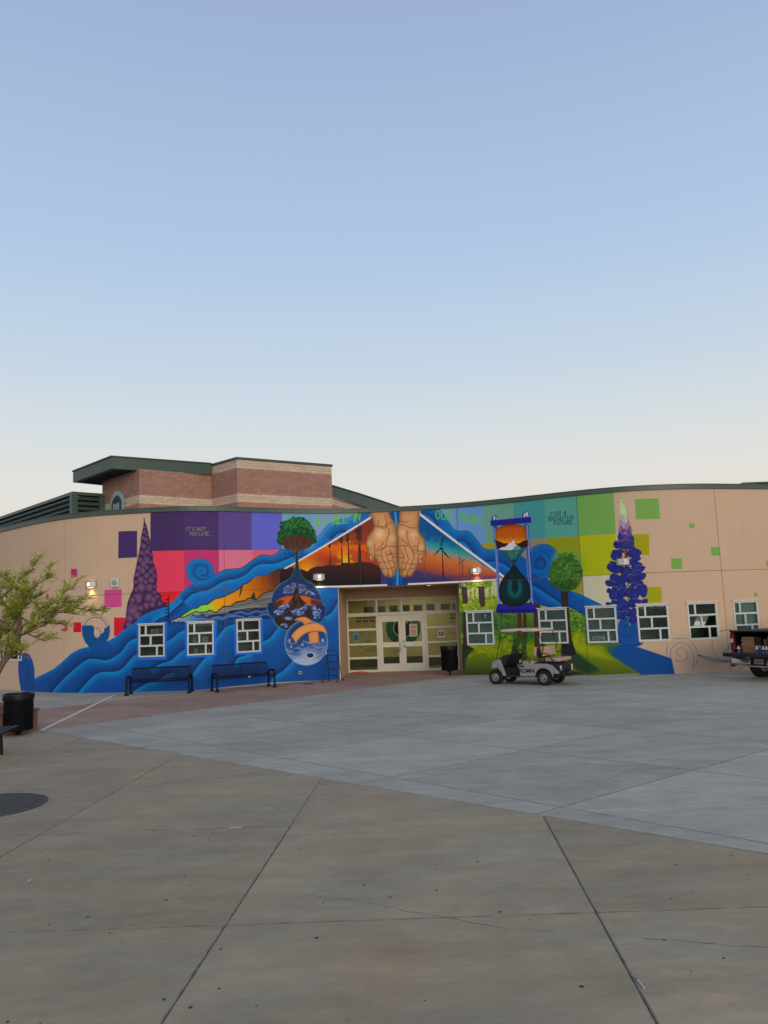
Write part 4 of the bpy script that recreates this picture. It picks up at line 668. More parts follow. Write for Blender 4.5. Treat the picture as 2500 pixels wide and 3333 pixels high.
('F',P("8782 2511 8800 2493 8816 2463 8828 2427 8830 2391 8815 2361 8782 2342 8739 2338 8700 2352 8679 2381 8681 2420 8702 2460 8731 2493 8759 2511"),'1a1e5e',1,6,('0a0c3a',50,0.75),None,1),
('F',P("7739 2329 7721 2325 7695 2328 7666 2337 7640 2353 7624 2377 7622 2407 7633 2438 7655 2457 7682 2458 7709 2438 7730 2406 7744 2371 7747 2344"),'1a1e5e',1,6,('0a0c3a',50,0.75),None,1),
('F',P("8069 2087 8046 2090 8017 2105 7986 2127 7963 2156 7954 2191 7965 2227 7991 2258 8026 2272 8058 2261 8080 2227 8091 2180 8092 2134 8084 2101"),'1a1e5e',1,6,('0a0c3a',50,0.75),None,1),
('S',P("8026 2272 8058 2261 8080 2227 8091 2180 8092 2134"),12,'5660a4',1,0.75,5),
('F',P("8292 2061 8264 2061 8226 2076 8184 2100 8148 2133 8128 2175 8129 2222 8152 2263 8188 2284 8229 2275 8265 2236 8291 2178 8305 2121 8306 2080"),'1a1e5e',1,6,('0a0c3a',50,0.75),None,1),
('F',P("8126 1892 8096 1883 8054 1885 8008 1896 7968 1917 7944 1954 7944 2003 7965 2053 8003 2087 8047 2091 8087 2063 8119 2013 8137 1959 8139 1916"),'1a1e5e',1,6,('0a0c3a',50,0.75),None,1),
('F',P("8432 2077 8438 2023 8429 1975 8408 1941 8378 1927 8341 1936 8305 1965 8276 2008 8263 2058 8270 2106 8296 2142 8334 2159 8376 2153 8411 2123"),'1a1e5e',1,6,('0a0c3a',50,0.75),None,1),
('S',P("8263 2058 8270 2106 8296 2142 8334 2159 8376 2153"),12,'5660a4',1,0.75,5),
('F',P("8273 1963 8250 1959 8218 1965 8182 1977 8152 1998 8135 2029 8137 2067 8156 2103 8186 2126 8220 2125 8251 2099 8273 2057 8284 2013 8285 1980"),'1a1e5e',1,6,('0a0c3a',50,0.75),None,1),
('F',P("8416 1868 8423 1821 8414 1776 8392 1741 8360 1724 8321 1725 8283 1744 8252 1778 8238 1821 8245 1865 8272 1903 8312 1925 8356 1927 8393 1906"),'1a1e5e',1,6,('0a0c3a',50,0.75),None,1),
('F',P("8213 4192 8187 4161 8136 4128 8071 4097 8002 4080 7937 4088 7885 4124 7859 4180 7868 4237 7914 4276 7990 4289 8078 4277 8156 4251 8203 4221"),'232a78',1,6,('0b0d40',50,0.75),None,1),
('S',P("7868 4237 7914 4276 7990 4289 8078 4277 8156 4251"),12,'7f8ac4',1,0.75,5),
('F',P("8180 3997 8145 3965 8082 3937 8007 3917 7931 3916 7868 3946 7827 4009 7818 4089 7845 4160 7904 4197 7985 4190 8071 4148 8141 4091 8180 4038"),'1f2a80',1,6,('0b0d40',50,0.75),None,1),
('F',P("8274 4200 8254 4184 8220 4171 8178 4162 8136 4163 8100 4179 8077 4211 8071 4251 8085 4287 8118 4305 8163 4300 8211 4278 8251 4248 8273 4221"),'2b2870',1,6,('0b0d40',50,0.75),None,1),
('S',P("8085 4287 8118 4305 8163 4300 8211 4278 8251 4248"),12,'7f8ac4',1,0.75,5),
('F',P("8557 4127 8538 4061 8507 4009 8470 3981 8432 3983 8400 4014 8376 4070 8367 4137 8377 4204 8406 4257 8450 4284 8497 4282 8536 4249 8557 4194"),'24307f',1,6,('0b0d40',50,0.75),None,1),
('F',P("8824 4114 8794 4062 8737 4009 8666 3962 8594 3940 8529 3961 8482 4031 8463 4132 8480 4232 8533 4296 8612 4310 8700 4279 8775 4225 8819 4167"),'232a78',1,6,('0b0d40',50,0.75),None,1),
('S',P("8480 4232 8533 4296 8612 4310 8700 4279 8775 4225"),12,'7f8ac4',1,0.75,5),
('F',P("8793 3915 8763 3884 8712 3857 8650 3836 8590 3832 8540 3857 8509 3912 8504 3984 8528 4049 8577 4085 8643 4082 8710 4047 8765 3999 8794 3952"),'1f2a80',1,6,('0b0d40',50,0.75),None,1),
('F',P("8614 4317 8605 4279 8592 4249 8577 4232 8562 4233 8549 4251 8540 4282 8538 4321 8542 4359 8555 4389 8573 4405 8592 4404 8607 4386 8615 4355"),'2b2870',1,6,('0b0d40',50,0.75),None,1),
('S',P("8542 4359 8555 4389 8573 4405 8592 4404 8607 4386"),12,'7f8ac4',1,0.75,5),
('F',P("8067 3665 8030 3642 7969 3628 7897 3624 7827 3637 7773 3675 7744 3740 7747 3814 7781 3874 7841 3897 7915 3875 7988 3822 8045 3757 8073 3702"),'24307f',1,6,('0b0d40',50,0.75),None,1),
('F',P("7880 3720 7893 3653 7888 3590 7865 3545 7829 3524 7783 3532 7735 3565 7694 3618 7673 3681 7676 3742 7704 3791 7750 3817 7802 3812 7848 3777"),'232a78',1,6,('0b0d40',50,0.75),None,1),
('S',P("7673 3681 7676 3742 7704 3791 7750 3817 7802 3812"),12,'7f8ac4',1,0.75,5),
('F',P("8225 3588 8198 3554 8141 3515 8067 3477 7987 3451 7910 3451 7848 3480 7812 3532 7818 3589 7869 3634 7957 3656 8061 3655 8154 3639 8212 3616"),'1f2a80',1,6,('0b0d40',50,0.75),None,1),
('F',P("8243 3625 8226 3602 8194 3580 8154 3560 8113 3550 8075 3560 8047 3591 8035 3636 8043 3679 8073 3707 8119 3712 8169 3698 8213 3674 8239 3648"),'2b2870',1,6,('0b0d40',50,0.75),None,1),
('S',P("8043 3679 8073 3707 8119 3712 8169 3698 8213 3674"),12,'7f8ac4',1,0.75,5),
('F',P("8440 3519 8415 3444 8373 3384 8323 3353 8272 3355 8227 3392 8194 3455 8181 3532 8193 3608 8231 3667 8290 3698 8354 3695 8408 3658 8438 3595"),'24307f',1,6,('0b0d40',50,0.75),None,1),
('F',P("8497 3812 8475 3758 8448 3717 8421 3697 8398 3703 8383 3733 8377 3782 8382 3840 8399 3895 8425 3936 8456 3955 8484 3948 8503 3917 8507 3868"),'232a78',1,6,('0b0d40',50,0.75),None,1),
('S',P("8399 3895 8425 3936 8456 3955 8484 3948 8503 3917"),12,'7f8ac4',1,0.75,5),
('F',P("8830 3711 8801 3675 8745 3640 8676 3609 8604 3594 8539 3610 8491 3658 8469 3728 8484 3796 8535 3840 8614 3848 8702 3826 8778 3788 8823 3747"),'1f2a80',1,6,('0b0d40',50,0.75),None,1),
('F',P("8917 3619 8898 3578 8856 3530 8800 3482 8737 3449 8673 3447 8617 3481 8581 3542 8577 3611 8614 3666 8684 3695 8771 3696 8850 3679 8901 3652"),'2b2870',1,6,('0b0d40',50,0.75),None,1),
('S',P("8577 3611 8614 3666 8684 3695 8771 3696 8850 3679"),12,'7f8ac4',1,0.75,5),
('F',P("8633 3458 8596 3400 8547 3360 8498 3345 8455 3360 8424 3402 8409 3464 8414 3533 8441 3594 8487 3635 8544 3648 8598 3629 8637 3585 8649 3524"),'24307f',1,6,('0b0d40',50,0.75),None,1),
('F',P("8761 3370 8735 3295 8691 3236 8637 3204 8583 3207 8536 3243 8501 3306 8486 3383 8499 3458 8540 3518 8602 3549 8670 3545 8728 3509 8760 3446"),'232a78',1,6,('0b0d40',50,0.75),None,1),
('S',P("8499 3458 8540 3518 8602 3549 8670 3545 8728 3509"),12,'7f8ac4',1,0.75,5),
('F',P("8921 3372 8912 3328 8886 3277 8848 3226 8803 3191 8752 3188 8703 3224 8665 3289 8653 3362 8674 3420 8726 3451 8794 3453 8859 3436 8904 3407"),'1f2a80',1,6,('0b0d40',50,0.75),None,1),
('F',P("8558 3226 8534 3156 8494 3101 8445 3071 8396 3073 8352 3107 8320 3166 8307 3238 8318 3309 8356 3365 8412 3394 8475 3391 8527 3357 8557 3298"),'2b2870',1,6,('0b0d40',50,0.75),None,1),
('S',P("8318 3309 8356 3365 8412 3394 8475 3391 8527 3357"),12,'7f8ac4',1,0.75,5),
('F',P("8815 3086 8787 3056 8736 3029 8673 3006 8609 2998 8553 3017 8514 3064 8501 3129 8519 3189 8567 3225 8637 3226 8712 3200 8775 3159 8812 3120"),'24307f',1,6,('0b0d40',50,0.75),None,1),
('F',P("8105 3267 8074 3216 8016 3163 7944 3116 7870 3094 7803 3115 7754 3185 7734 3286 7750 3386 7804 3451 7886 3464 7976 3433 8053 3379 8099 3321"),'232a78',1,6,('0b0d40',50,0.75),None,1),
('S',P("7750 3386 7804 3451 7886 3464 7976 3433 8053 3379"),12,'7f8ac4',1,0.75,5),
('F',P("8304 3239 8265 3182 8211 3144 8155 3131 8105 3149 8067 3193 8047 3257 8049 3327 8076 3388 8126 3428 8191 3437 8255 3415 8301 3367 8318 3305"),'1f2a80',1,6,('0b0d40',50,0.75),None,1),
('F',P("7951 3047 7914 3026 7851 3013 7774 3008 7697 3019 7632 3053 7592 3110 7583 3177 7610 3230 7671 3252 7754 3234 7841 3186 7912 3130 7951 3081"),'2b2870',1,6,('0b0d40',50,0.75),None,1),
('S',P("7610 3230 7671 3252 7754 3234 7841 3186 7912 3130"),12,'7f8ac4',1,0.75,5),
('F',P("8234 3031 8206 2957 8157 2898 8097 2867 8036 2869 7982 2906 7942 2969 7924 3046 7938 3122 7983 3181 8053 3212 8130 3208 8195 3171 8232 3108"),'24307f',1,6,('0b0d40',50,0.75),None,1),
('F',P("8517 2947 8490 2884 8455 2838 8419 2816 8389 2823 8367 2858 8358 2915 8362 2983 8382 3047 8415 3094 8455 3115 8494 3106 8520 3069 8528 3012"),'232a78',1,6,('0b0d40',50,0.75),None,1),
('S',P("8382 3047 8415 3094 8455 3115 8494 3106 8520 3069"),12,'7f8ac4',1,0.75,5),
('F',P("7773 2812 7749 2797 7712 2789 7671 2788 7635 2798 7611 2826 7607 2870 7621 2920 7651 2959 7688 2973 7726 2957 7757 2919 7777 2874 7783 2837"),'1f2a80',1,6,('0b0d40',50,0.75),None,1),
('F',P("7970 2872 7946 2854 7908 2840 7864 2833 7823 2838 7792 2862 7777 2905 7782 2957 7806 3001 7844 3021 7888 3010 7929 2977 7961 2935 7975 2898"),'2b2870',1,6,('0b0d40',50,0.75),None,1),
('S',P("7806 3001 7844 3021 7888 3010 7929 2977 7961 2935"),12,'7f8ac4',1,0.75,5),
('F',P("8048 2661 8003 2616 7932 2579 7848 2551 7767 2550 7705 2591 7674 2677 7679 2787 7720 2885 7791 2936 7877 2926 7960 2868 8024 2790 8055 2717"),'24307f',1,6,('0b0d40',50,0.75),None,1),
('F',P("8198 2743 8162 2668 8112 2613 8060 2589 8012 2600 7976 2645 7957 2717 7958 2800 7982 2878 8029 2933 8090 2956 8150 2941 8194 2894 8211 2823"),'232a78',1,6,('0b0d40',50,0.75),None,1),
('S',P("7982 2878 8029 2933 8090 2956 8150 2941 8194 2894"),12,'7f8ac4',1,0.75,5),
('F',P("8312 2894 8298 2876 8273 2858 8241 2842 8208 2835 8178 2842 8155 2867 8146 2902 8153 2936 8176 2959 8213 2963 8253 2952 8288 2933 8309 2913"),'1f2a80',1,6,('0b0d40',50,0.75),None,1),
('F',P("8451 2808 8447 2726 8422 2654 8383 2609 8334 2597 8283 2621 8236 2676 8204 2750 8197 2830 8218 2901 8265 2949 8327 2963 8386 2941 8430 2886"),'2b2870',1,6,('0b0d40',50,0.75),None,1),
('S',P("8197 2830 8218 2901 8265 2949 8327 2963 8386 2941"),12,'7f8ac4',1,0.75,5),
('F',P("8643 2663 8600 2575 8540 2511 8478 2482 8422 2495 8380 2548 8356 2632 8358 2729 8388 2820 8443 2885 8515 2912 8586 2895 8638 2840 8658 2757"),'24307f',1,6,('0b0d40',50,0.75),None,1),
('F',P("8795 2854 8768 2775 8724 2712 8670 2679 8616 2681 8569 2719 8534 2785 8520 2866 8533 2946 8574 3009 8636 3042 8705 3039 8762 3001 8794 2935"),'232a78',1,6,('0b0d40',50,0.75),None,1),
('S',P("8533 2946 8574 3009 8636 3042 8705 3039 8762 3001"),12,'7f8ac4',1,0.75,5),
('F',P("8922 2811 8895 2708 8850 2626 8798 2582 8746 2584 8701 2632 8670 2717 8658 2822 8673 2926 8714 3008 8775 3051 8841 3049 8894 3000 8923 2915"),'1f2a80',1,6,('0b0d40',50,0.75),None,1),
('F',P("7969 2471 7949 2449 7912 2426 7865 2406 7816 2397 7771 2407 7738 2437 7723 2482 7732 2525 7767 2553 7821 2558 7881 2544 7933 2520 7964 2494"),'2b2870',1,6,('0b0d40',50,0.75),None,1),
('S',P("7732 2525 7767 2553 7821 2558 7881 2544 7933 2520"),12,'7f8ac4',1,0.75,5),
('F',P("8278 2365 8237 2317 8169 2273 8086 2237 8005 2228 7940 2262 7901 2344 7898 2454 7932 2554 7998 2612 8085 2610 8173 2561 8244 2490 8281 2421"),'24307f',1,6,('0b0d40',50,0.75),None,1),
('F',P("8714 2476 8691 2431 8641 2378 8575 2324 8501 2287 8427 2283 8362 2318 8321 2383 8318 2458 8361 2518 8444 2551 8545 2556 8637 2540 8696 2512"),'232a78',1,6,('0b0d40',50,0.75),None,1),
('S',P("8318 2458 8361 2518 8444 2551 8545 2556 8637 2540"),12,'7f8ac4',1,0.75,5),
('F',P("8445 2396 8416 2335 8378 2289 8337 2268 8302 2276 8275 2313 8261 2371 8263 2438 8284 2502 8320 2548 8367 2568 8412 2557 8445 2519 8456 2462"),'1f2a80',1,6,('0b0d40',50,0.75),None,1),
('F',P("8903 2530 8908 2493 8899 2445 8881 2393 8852 2351 8811 2332 8761 2343 8712 2381 8683 2434 8685 2486 8720 2527 8777 2551 8835 2559 8880 2552"),'2b2870',1,6,('0b0d40',50,0.75),None,1),
('S',P("8683 2434 8685 2486 8720 2527 8777 2551 8835 2559"),12,'7f8ac4',1,0.75,5),
('F',P("7751 2404 7734 2382 7703 2359 7664 2338 7623 2329 7586 2338 7559 2369 7547 2413 7555 2456 7584 2484 7629 2490 7679 2476 7721 2453 7747 2427"),'24307f',1,6,('0b0d40',50,0.75),None,1),
('F',P("8097 2154 8070 2134 8025 2120 7973 2113 7923 2119 7886 2146 7868 2195 7872 2254 7899 2303 7944 2325 7996 2312 8047 2274 8085 2226 8103 2184"),'232a78',1,6,('0b0d40',50,0.75),None,1),
('S',P("7899 2303 7944 2325 7996 2312 8047 2274 8085 2226"),12,'7f8ac4',1,0.75,5),
('F',P("8322 2160 8290 2134 8236 2111 8169 2094 8103 2093 8046 2117 8010 2169 8001 2234 8023 2293 8075 2324 8147 2318 8223 2284 8286 2238 8321 2194"),'1f2a80',1,6,('0b0d40',50,0.75),None,1),
('F',P("8143 2009 8118 1970 8070 1931 8011 1896 7949 1879 7894 1894 7853 1945 7836 2020 7849 2094 7893 2142 7960 2153 8036 2130 8100 2091 8138 2048"),'2b2870',1,6,('0b0d40',50,0.75),None,1),
('S',P("7849 2094 7893 2142 7960 2153 8036 2130 8100 2091"),12,'7f8ac4',1,0.75,5),
('F',P("8510 2058 8471 1991 8420 1944 8370 1925 8327 1939 8298 1984 8286 2052 8294 2129 8323 2199 8371 2248 8428 2264 8482 2246 8519 2199 8529 2132"),'24307f',1,6,('0b0d40',50,0.75),None,1),
('F',P("8292 2048 8269 2021 8229 1996 8179 1974 8129 1966 8086 1982 8056 2023 8047 2081 8061 2135 8100 2168 8154 2170 8213 2148 8262 2113 8290 2078"),'232a78',1,6,('0b0d40',50,0.75),None,1),
('S',P("8061 2135 8100 2168 8154 2170 8213 2148 8262 2113"),12,'7f8ac4',1,0.75,5),
('F',P("8507 1840 8473 1780 8426 1736 8374 1718 8327 1728 8289 1767 8267 1826 8264 1895 8286 1958 8331 2002 8390 2019 8450 2005 8496 1965 8516 1906"),'1f2a80',1,6,('0b0d40',50,0.75),None,1),
('F',P("-8889 2375 -7774 2365 -7794 1081 -8864 1090"),'2a62b8',0,6,None,None,1),
('F',P("-7150 2377 -6096 2361 -6113 1115 -7147 1107"),'2f68bd',0,6,None,None,1),
('F',P("-5520 2373 -4586 2370 -4612 1109 -5526 1114"),'2f68bd',0,6,None,None,1),
('F',P("6884 2368 7907 2356 7847 1092 6900 1087"),'2f68ba',0,6,None,None,1),
('F',P("3978 5695 5375 5696 5370 5480 3988 5479"),'211c80',0,5,None,None,1),
('S',P("3991 5685 5374 5687"),14,'3a36a0',0,1,5),
('F',P("4037 5709 4052 5842 4093 5894 4151 5894 4216 5840 4227 5707"),'1a2a5a',1,5,None,None,1),
('F',P("4079 5722 4091 5852 4127 5885 4148 5833 4141 5716"),'aeb6d2',1,5,None,None,1),
('F',P("4167 5713 4173 5816 4199 5827 4214 5720"),'9aa4c6',1,5,None,None,1),
('F',P("5093 5707 5111 5856 5163 5892 5275 5901 5303 5821 5297 5718"),'1a2a5a',1,5,None,None,1),
('F',P("5123 5709 5140 5834 5174 5868 5196 5819 5188 5724"),'b4bcd6',1,5,None,None,1),
('F',P("5208 5727 5216 5858 5257 5892 5284 5837 5278 5728"),'b4bcd6',1,5,None,None,1),
('F',P("4071 5471 4214 5469 4131 2442 4080 2444"),'23407a',0,4,None,None,1),
('F',P("4094 5405 4136 5406 4123 2442 4082 2438"),'7f86bd',0,4,None,None,1),
('F',P("4137 4636 4173 4634 4182 2576 4151 2572"),'6a72ae',0,4,None,None,1),
('F',P("5138 5449 5274 5446 5263 2421 5166 2425"),'23407a',0,4,None,None,1),
('F',P("5196 5422 5248 5422 5259 2421 5210 2418"),'7f86bd',0,4,None,None,1),
('F',P("5123 4555 5163 4552 5186 2558 5150 2560"),'6a72ae',0,4,None,None,1),
('F',P("4061 2581 5224 2583 5356 2351 4008 2406"),'252280',0,4,None,None,1),
('F',P("4009 2414 5369 2369 5367 2199 4005 2251"),'15126e',0,4,None,None,1),
('S',P("4009 2409 5369 2364"),10,'322ea0',0,1,5),
('G',P("4131 5220 4195 5354 4356 5464 4613 5494 4914 5456 5109 5370 5185 5177 5182 4904 5188 4659 5058 4452 4845 4197 4722 4001 4672 4005 4495 4250 4281 4542 4184 4660 4138 4858"),P("4688 5473 4653 4814"),[(0,'8a3a1c'),(0.2,'b5561f'),(0.7,'b8611f'),(1,'d88a2c')],1,5,('5a2414',60,0.7),'UB'),
('S',P("4351 5367 4315 5176 4357 5006"),22,'8a3c1a',1,0.6,16),
('S',P("4556 5375 4598 5205 4538 5045"),22,'8a3c1a',1,0.6,16),
('S',P("4784 5381 4699 5196 4765 5024 4679 4840"),22,'8a3c1a',1,0.6,16),
('S',P("4906 5314 4947 5145 4890 5013 4957 4870"),22,'8a3c1a',1,0.6,16),
('S',P("5000 5195 5045 5108 5011 4947"),22,'8a3c1a',1,0.6,16),
('S',P("4447 5247 4413 5084 4456 4942"),22,'8a3c1a',1,0.6,16),
('F',P("4097 4973 4224 4920 4398 4809 4576 4807 4679 4840 4752 4778 4926 4763 5055 4847 5218 4874 5218 4656 5165 4593 4965 4569 4825 4745 4747 4697 4619 4652 4308 4568 4156 4607"),'2c120e',0,6,None,None,1),
('S',P("4128 4964 4224 4920 4398 4809 4576 4807"),16,'e0a03a',0,0.9,5),
('S',P("4827 4772 4926 4763 5055 4847 5186 4877"),16,'e0a03a',0,0.9,5),
('G',P("4226 4579 4561 4531 4863 4517 5177 4592 5058 4452 4844 4183 4724 4001 4674 4005 4495 4250"),P("4691 4592 4659 4006"),[(0,'356a66'),(0.5,'2a5c58'),(1,'0f2a2c')],0,5,('123436',70,0.7),None),
('F',P("4201 4590 4339 4662 4441 4667 4535 4742 4590 4820 4639 4788 4680 4853 4738 4898 4778 4804 4810 4691 4791 4583 4662 4525 4384 4553"),'cfcdd0',0,5,None,None,1),
('F',P("4769 4640 4847 4688 4932 4640 5013 4537 4887 4507 4662 4525"),'5a8a84',0,5,None,None,1),
('F',P("4966 4580 5177 4594 5111 4516 4987 4507"),'2f6462',0,5,None,None,1),
('S',P("4626 4789 4568 4657"),10,'8a8f98',0,0.7,5),
('S',P("4728 4808 4666 4594"),10,'8a8f98',0,0.7,5),
('S',P("4520 4716 4489 4608"),10,'8a8f98',0,0.7,5),
('S',P("4774 4722 4741 4587"),10,'8a8f98',0,0.7,5),
('S',P("4415 4642 4385 4575"),10,'8a8f98',0,0.7,5),
('S',P("4559 4492 4598 4270 4656 4184"),14,'7fb0a6',1,0.75,5),
('S',P("4685 4482 4654 4375 4695 4208"),14,'7fb0a6',1,0.75,5),
('S',P("4811 4486 4754 4367 4770 4202"),14,'7fb0a6',1,0.75,5),
('S',P("4860 4468 4803 4336"),14,'7fb0a6',1,0.75,5),
('F',P("4689 3995 4738 3973 4871 3760 5055 3504 5166 3282 5199 3012 5172 2745 5053 2591 4851 2492 4650 2461 4426 2497 4230 2614 4144 2822 4151 3150 4220 3392 4386 3628 4574 3834"),'0b2c30',1,5,('050f14',160,0.9),'LB',1),
('S',P("4537 3383 4508 3321 4487 3251 4476 3177 4474 3101 4483 3027 4501 2959 4528 2900 4562 2852 4602 2818 4646 2800 4692 2798 4737 2812 4780 2841 4819 2885 4851 2941 4876 3006 4893 3078 4899 3153 4896 3228 4884 3299 4862 3364"),70,'1f5f62',1,0.7,45),
('S',P("4578 3328 4557 3281 4542 3227 4533 3170 4532 3111 4538 3054 4551 3002 4571 2957 4595 2920 4624 2894 4656 2880 4690 2878 4723 2889 4755 2912 4783 2946 4807 2989 4825 3039 4837 3094 4842 3152 4840 3210 4831 3265 4815 3314"),40,'2f7a78',1,0.7,45),
('S',P("4718 3933 4716 3661 4714 3390"),(60,90),'061a1e',1,0.8,40),
('F',P("4807 3222 4804 3300 4787 3367 4759 3412 4723 3430 4686 3417 4653 3375 4629 3310 4617 3233 4620 3155 4637 3088 4666 3042 4701 3025 4738 3038 4771 3081 4795 3145"),'071c22',1,60,None,None,0.9),
('D',P("-3884 5961 -3477 6169 -3096 6145 -2744 5799 -2629 5394 -2677 5135 -2845 5108 -3822 5053 -4018 5136 -4024 5532"),240,35,70,['123a20','184a28','0f3020'],41,1,1),
('F',P("-3916 5676 -3830 5976 -3696 5993 -3533 6110 -3370 6127 -3178 6138 -3015 6073 -2879 5972 -2772 5770 -2679 5596 -2621 5365 -2663 5164 -2789 5107 -2903 4993 -3125 4909 -3343 4896 -3558 4940 -3771 4954 -3822 5081 -4005 5136 -4042 5277 -3987 5391 -4038 5504"),'14401f',1,25,None,None,1),
('F',P("-3857 5307 -3548 5395 -3330 5453 -3059 5367 -2758 5251 -2902 5022 -3125 4895 -3344 4868 -3558 4925 -3771 4954"),'46281f',1,50,None,None,1),
('S',P("-3361 4711 -3442 4854 -3644 4996 -3818 5279"),(36,8),'5a3a2c',1,0.9,5),
('S',P("-3361 4711 -3430 4854 -3503 5053 -3736 5394"),(36,8),'6a4836',1,0.9,5),
('S',P("-3361 4711 -3414 4854 -3458 5025 -3630 5338"),(36,8),'3a221a',1,0.9,5),
('S',P("-3361 4711 -3402 4854 -3424 5096 -3546 5481"),(36,8),'5a3a2c',1,0.9,5),
('S',P("-3361 4711 -3385 4854 -3379 5053 -3440 5395"),(36,8),'6a4836',1,0.9,5),
('S',P("-3361 4711 -3369 4854 -3331 5124 -3329 5539"),(36,8),'3a221a',1,0.9,5),
('S',P("-3361 4711 -3357 4854 -3301 5039 -3251 5367"),(36,8),'5a3a2c',1,0.9,5),
('S',P("-3361 4711 -3337 4854 -3240 5081 -3112 5453"),(36,8),'6a4836',1,0.9,5),
('S',P("-3361 4711 -3320 4853 -3194 5038 -3004 5367"),(36,8),'3a221a',1,0.9,5),
('S',P("-3361 4711 -3304 4853 -3149 5009 -2895 5309"),(36,8),'5a3a2c',1,0.9,5),
('S',P("-3361 4711 -3288 4853 -3103 4981 -2786 5251"),(36,8),'6a4836',1,0.9,5),
('S',P("-3361 4711 -3434 4854 -3600 4911 -3768 5110"),(36,8),'3a221a',1,0.9,5),
('S',P("-3361 4711 -3296 4853 -3148 4909 -2845 5108"),(36,8),'5a3a2c',1,0.9,5),
('S',P("-3361 4711 -3418 4854 -3561 4968 -3659 5224"),(36,8),'6a4836',1,0.9,5),
('S',P("-3361 4711 -3320 4853 -3136 4952 -3008 5195"),(36,8),'3a221a',1,0.9,5),
('D',P("-3916 5676 -3804 5963 -3533 6110 -3096 6130 -2852 5944 -2679 5596 -2631 5307 -2757 5280 -3057 5453 -3327 5596 -3601 5452 -3817 5336 -4005 5165 -4027 5391"),360,22,42,['1f5a2c','2f7038','3f8048','174a24','123a1c'],42,0.9,1),
('D',P("-3806 5877 -3479 6068 -3097 6087 -2853 5886 -2749 5597 -3105 5741 -3541 5738 -3864 5591"),130,14,28,['5f9a60','4a8a50'],43,0.8,1),
('S',P("-3378 4541 -3563 4684 -3667 4826 -3652 4940"),(24,10),'141a26',1,1,5),
('S',P("-3378 4570 -3482 4712 -3507 4826"),(24,10),'141a26',1,1,5),
('S',P("-3750 4713 -3760 4855 -3639 4925"),(24,10),'141a26',1,1,5),
('S',P("-3323 4569 -3185 4682 -3126 4852"),(24,10),'141a26',1,1,5),
('S',P("-3295 4626 -3075 4709 -3017 4823 -3085 4880"),(24,10),'141a26',1,1,5),
('S',P("-3323 4597 -3239 4711 -3142 4767"),(24,10),'141a26',1,1,5),
('F',P("-3415 4712 -3414 4400 -3469 4118 -3581 3866 -3770 3743 -3982 3621 -4168 3402 -4276 3156 -4305 2969 -4408 2939 -4441 2748 -4389 2527 -4290 2372 -4240 2329 -4141 2105 -3988 1988 -3808 1883 -3570 1913 -2814 1990 -2534 2146 -2389 2393 -2335 2716 -2473 2876 -2509 3104 -2613 3362 -2773 3594 -2989 3727 -3177 3858 -3266 4114 -3314 4399 -3307 4711"),'15294f',0,5,('2d5f7c',46,0.95),'GL',1),
('S',P("-3415 4712 -3414 4400 -3469 4118 -3581 3866 -3770 3743 -3982 3621 -4168 3402 -4276 3156 -4305 2969 -4408 2939 -4441 2748 -4389 2527 -4290 2372 -4240 2329 -4141 2105 -3988 1988 -3808 1883 -3570 1913 -2814 1990 -2534 2146 -2389 2393 -2335 2716 -2473 2876 -2509 3104 -2613 3362 -2773 3594 -2989 3727 -3177 3858 -3266 4114 -3314 4399 -3307 4711 -3415 4712"),14,'6fa6b4',0,0.55,10),
('F',P("-3412 4825 -3417 4258 -3470 4033 -3395 3806 -3256 3973 -3290 4256 -3311 4541 -3312 4825"),'2b1c18',0,8,None,None,0.85),
('F',P("-3469 4118 -3581 3866 -3744 3728 -2990 3712 -3177 3858 -3266 4114"),'1a3350',1,30,None,None,0.95),
('F',P("-4224 3210 -4117 3401 -3852 3590 -3531 3696 -3154 3688 -2830 3510 -2616 3249 -2512 2963 -2841 3058 -3057 3177 -3328 3185 -3755 3169 -4228 2989"),'1c2f66',1,30,None,None,1),
('D',P("-3854 3479 -3532 3668 -3385 3637 -3405 3356 -3541 3247 -3859 3228"),130,10,30,['8a94b4','b4b8c8','5f6c98'],44,0.75,1),
('D',P("-3345 3636 -3102 3574 -2942 3428 -2674 3138 -3057 3206 -3299 3269"),130,10,30,['8a94b4','b4b8c8','5f6c98'],45,0.75,1),
('F',P("-4204 2905 -4124 3013 -3940 3105 -3755 3169 -3529 3177 -3599 3025 -3708 2889 -3894 2785 -4180 2794"),'b5561f',0,8,None,None,1),
('F',P("-4281 2908 -4020 3024 -3864 3006 -3973 2787 -4206 2795"),'3a1a1a',1,40,None,None,0.9),
('F',P("-3315 3185 -3058 3155 -2842 3044 -2512 2963 -2544 2822 -3013 2782 -3171 2956"),'b8612a',0,8,None,None,1),
('F',P("-2897 3018 -2678 2996 -2485 2933 -2517 2793 -2848 2805"),'3a1a22',1,40,None,None,0.9),
('F',P("-4408 2912 -4305 2950 -4053 2652 -4238 2438 -4364 2526 -4424 2747"),'0d2a4c',0,8,None,None,1),
('F',P("-2655 2826 -2338 2730 -2389 2393 -2534 2174 -2805 2325"),'122650',0,20,None,None,1),
('F',P("-3375 3496 -3425 3441 -3485 3358 -3530 3149 -3682 2889 -3792 2642 -4005 2484 -4188 2354 -4140 2160 -3987 2043 -3807 1924 -3566 2134 -3186 2341 -2804 2381 -2827 2551 -2959 2752 -3064 2896 -3224 3042 -3313 3241 -3363 3411"),'2b1a18',0,6,None,None,1),
('S',P("-3319 3076 -3345 2998 -3290 2901"),(20,9),'5a3a2c',1,0.85,5),
('S',P("-3415 2857 -3405 2779 -3435 2685"),(20,9),'4a2c22',1,0.85,5),
('S',P("-3561 3021 -3595 2944 -3554 2848"),(20,9),'6a4634',1,0.85,5),
('S',P("-3640 2904 -3623 2825 -3690 2733"),(20,9),'5a3a2c',1,0.85,5),
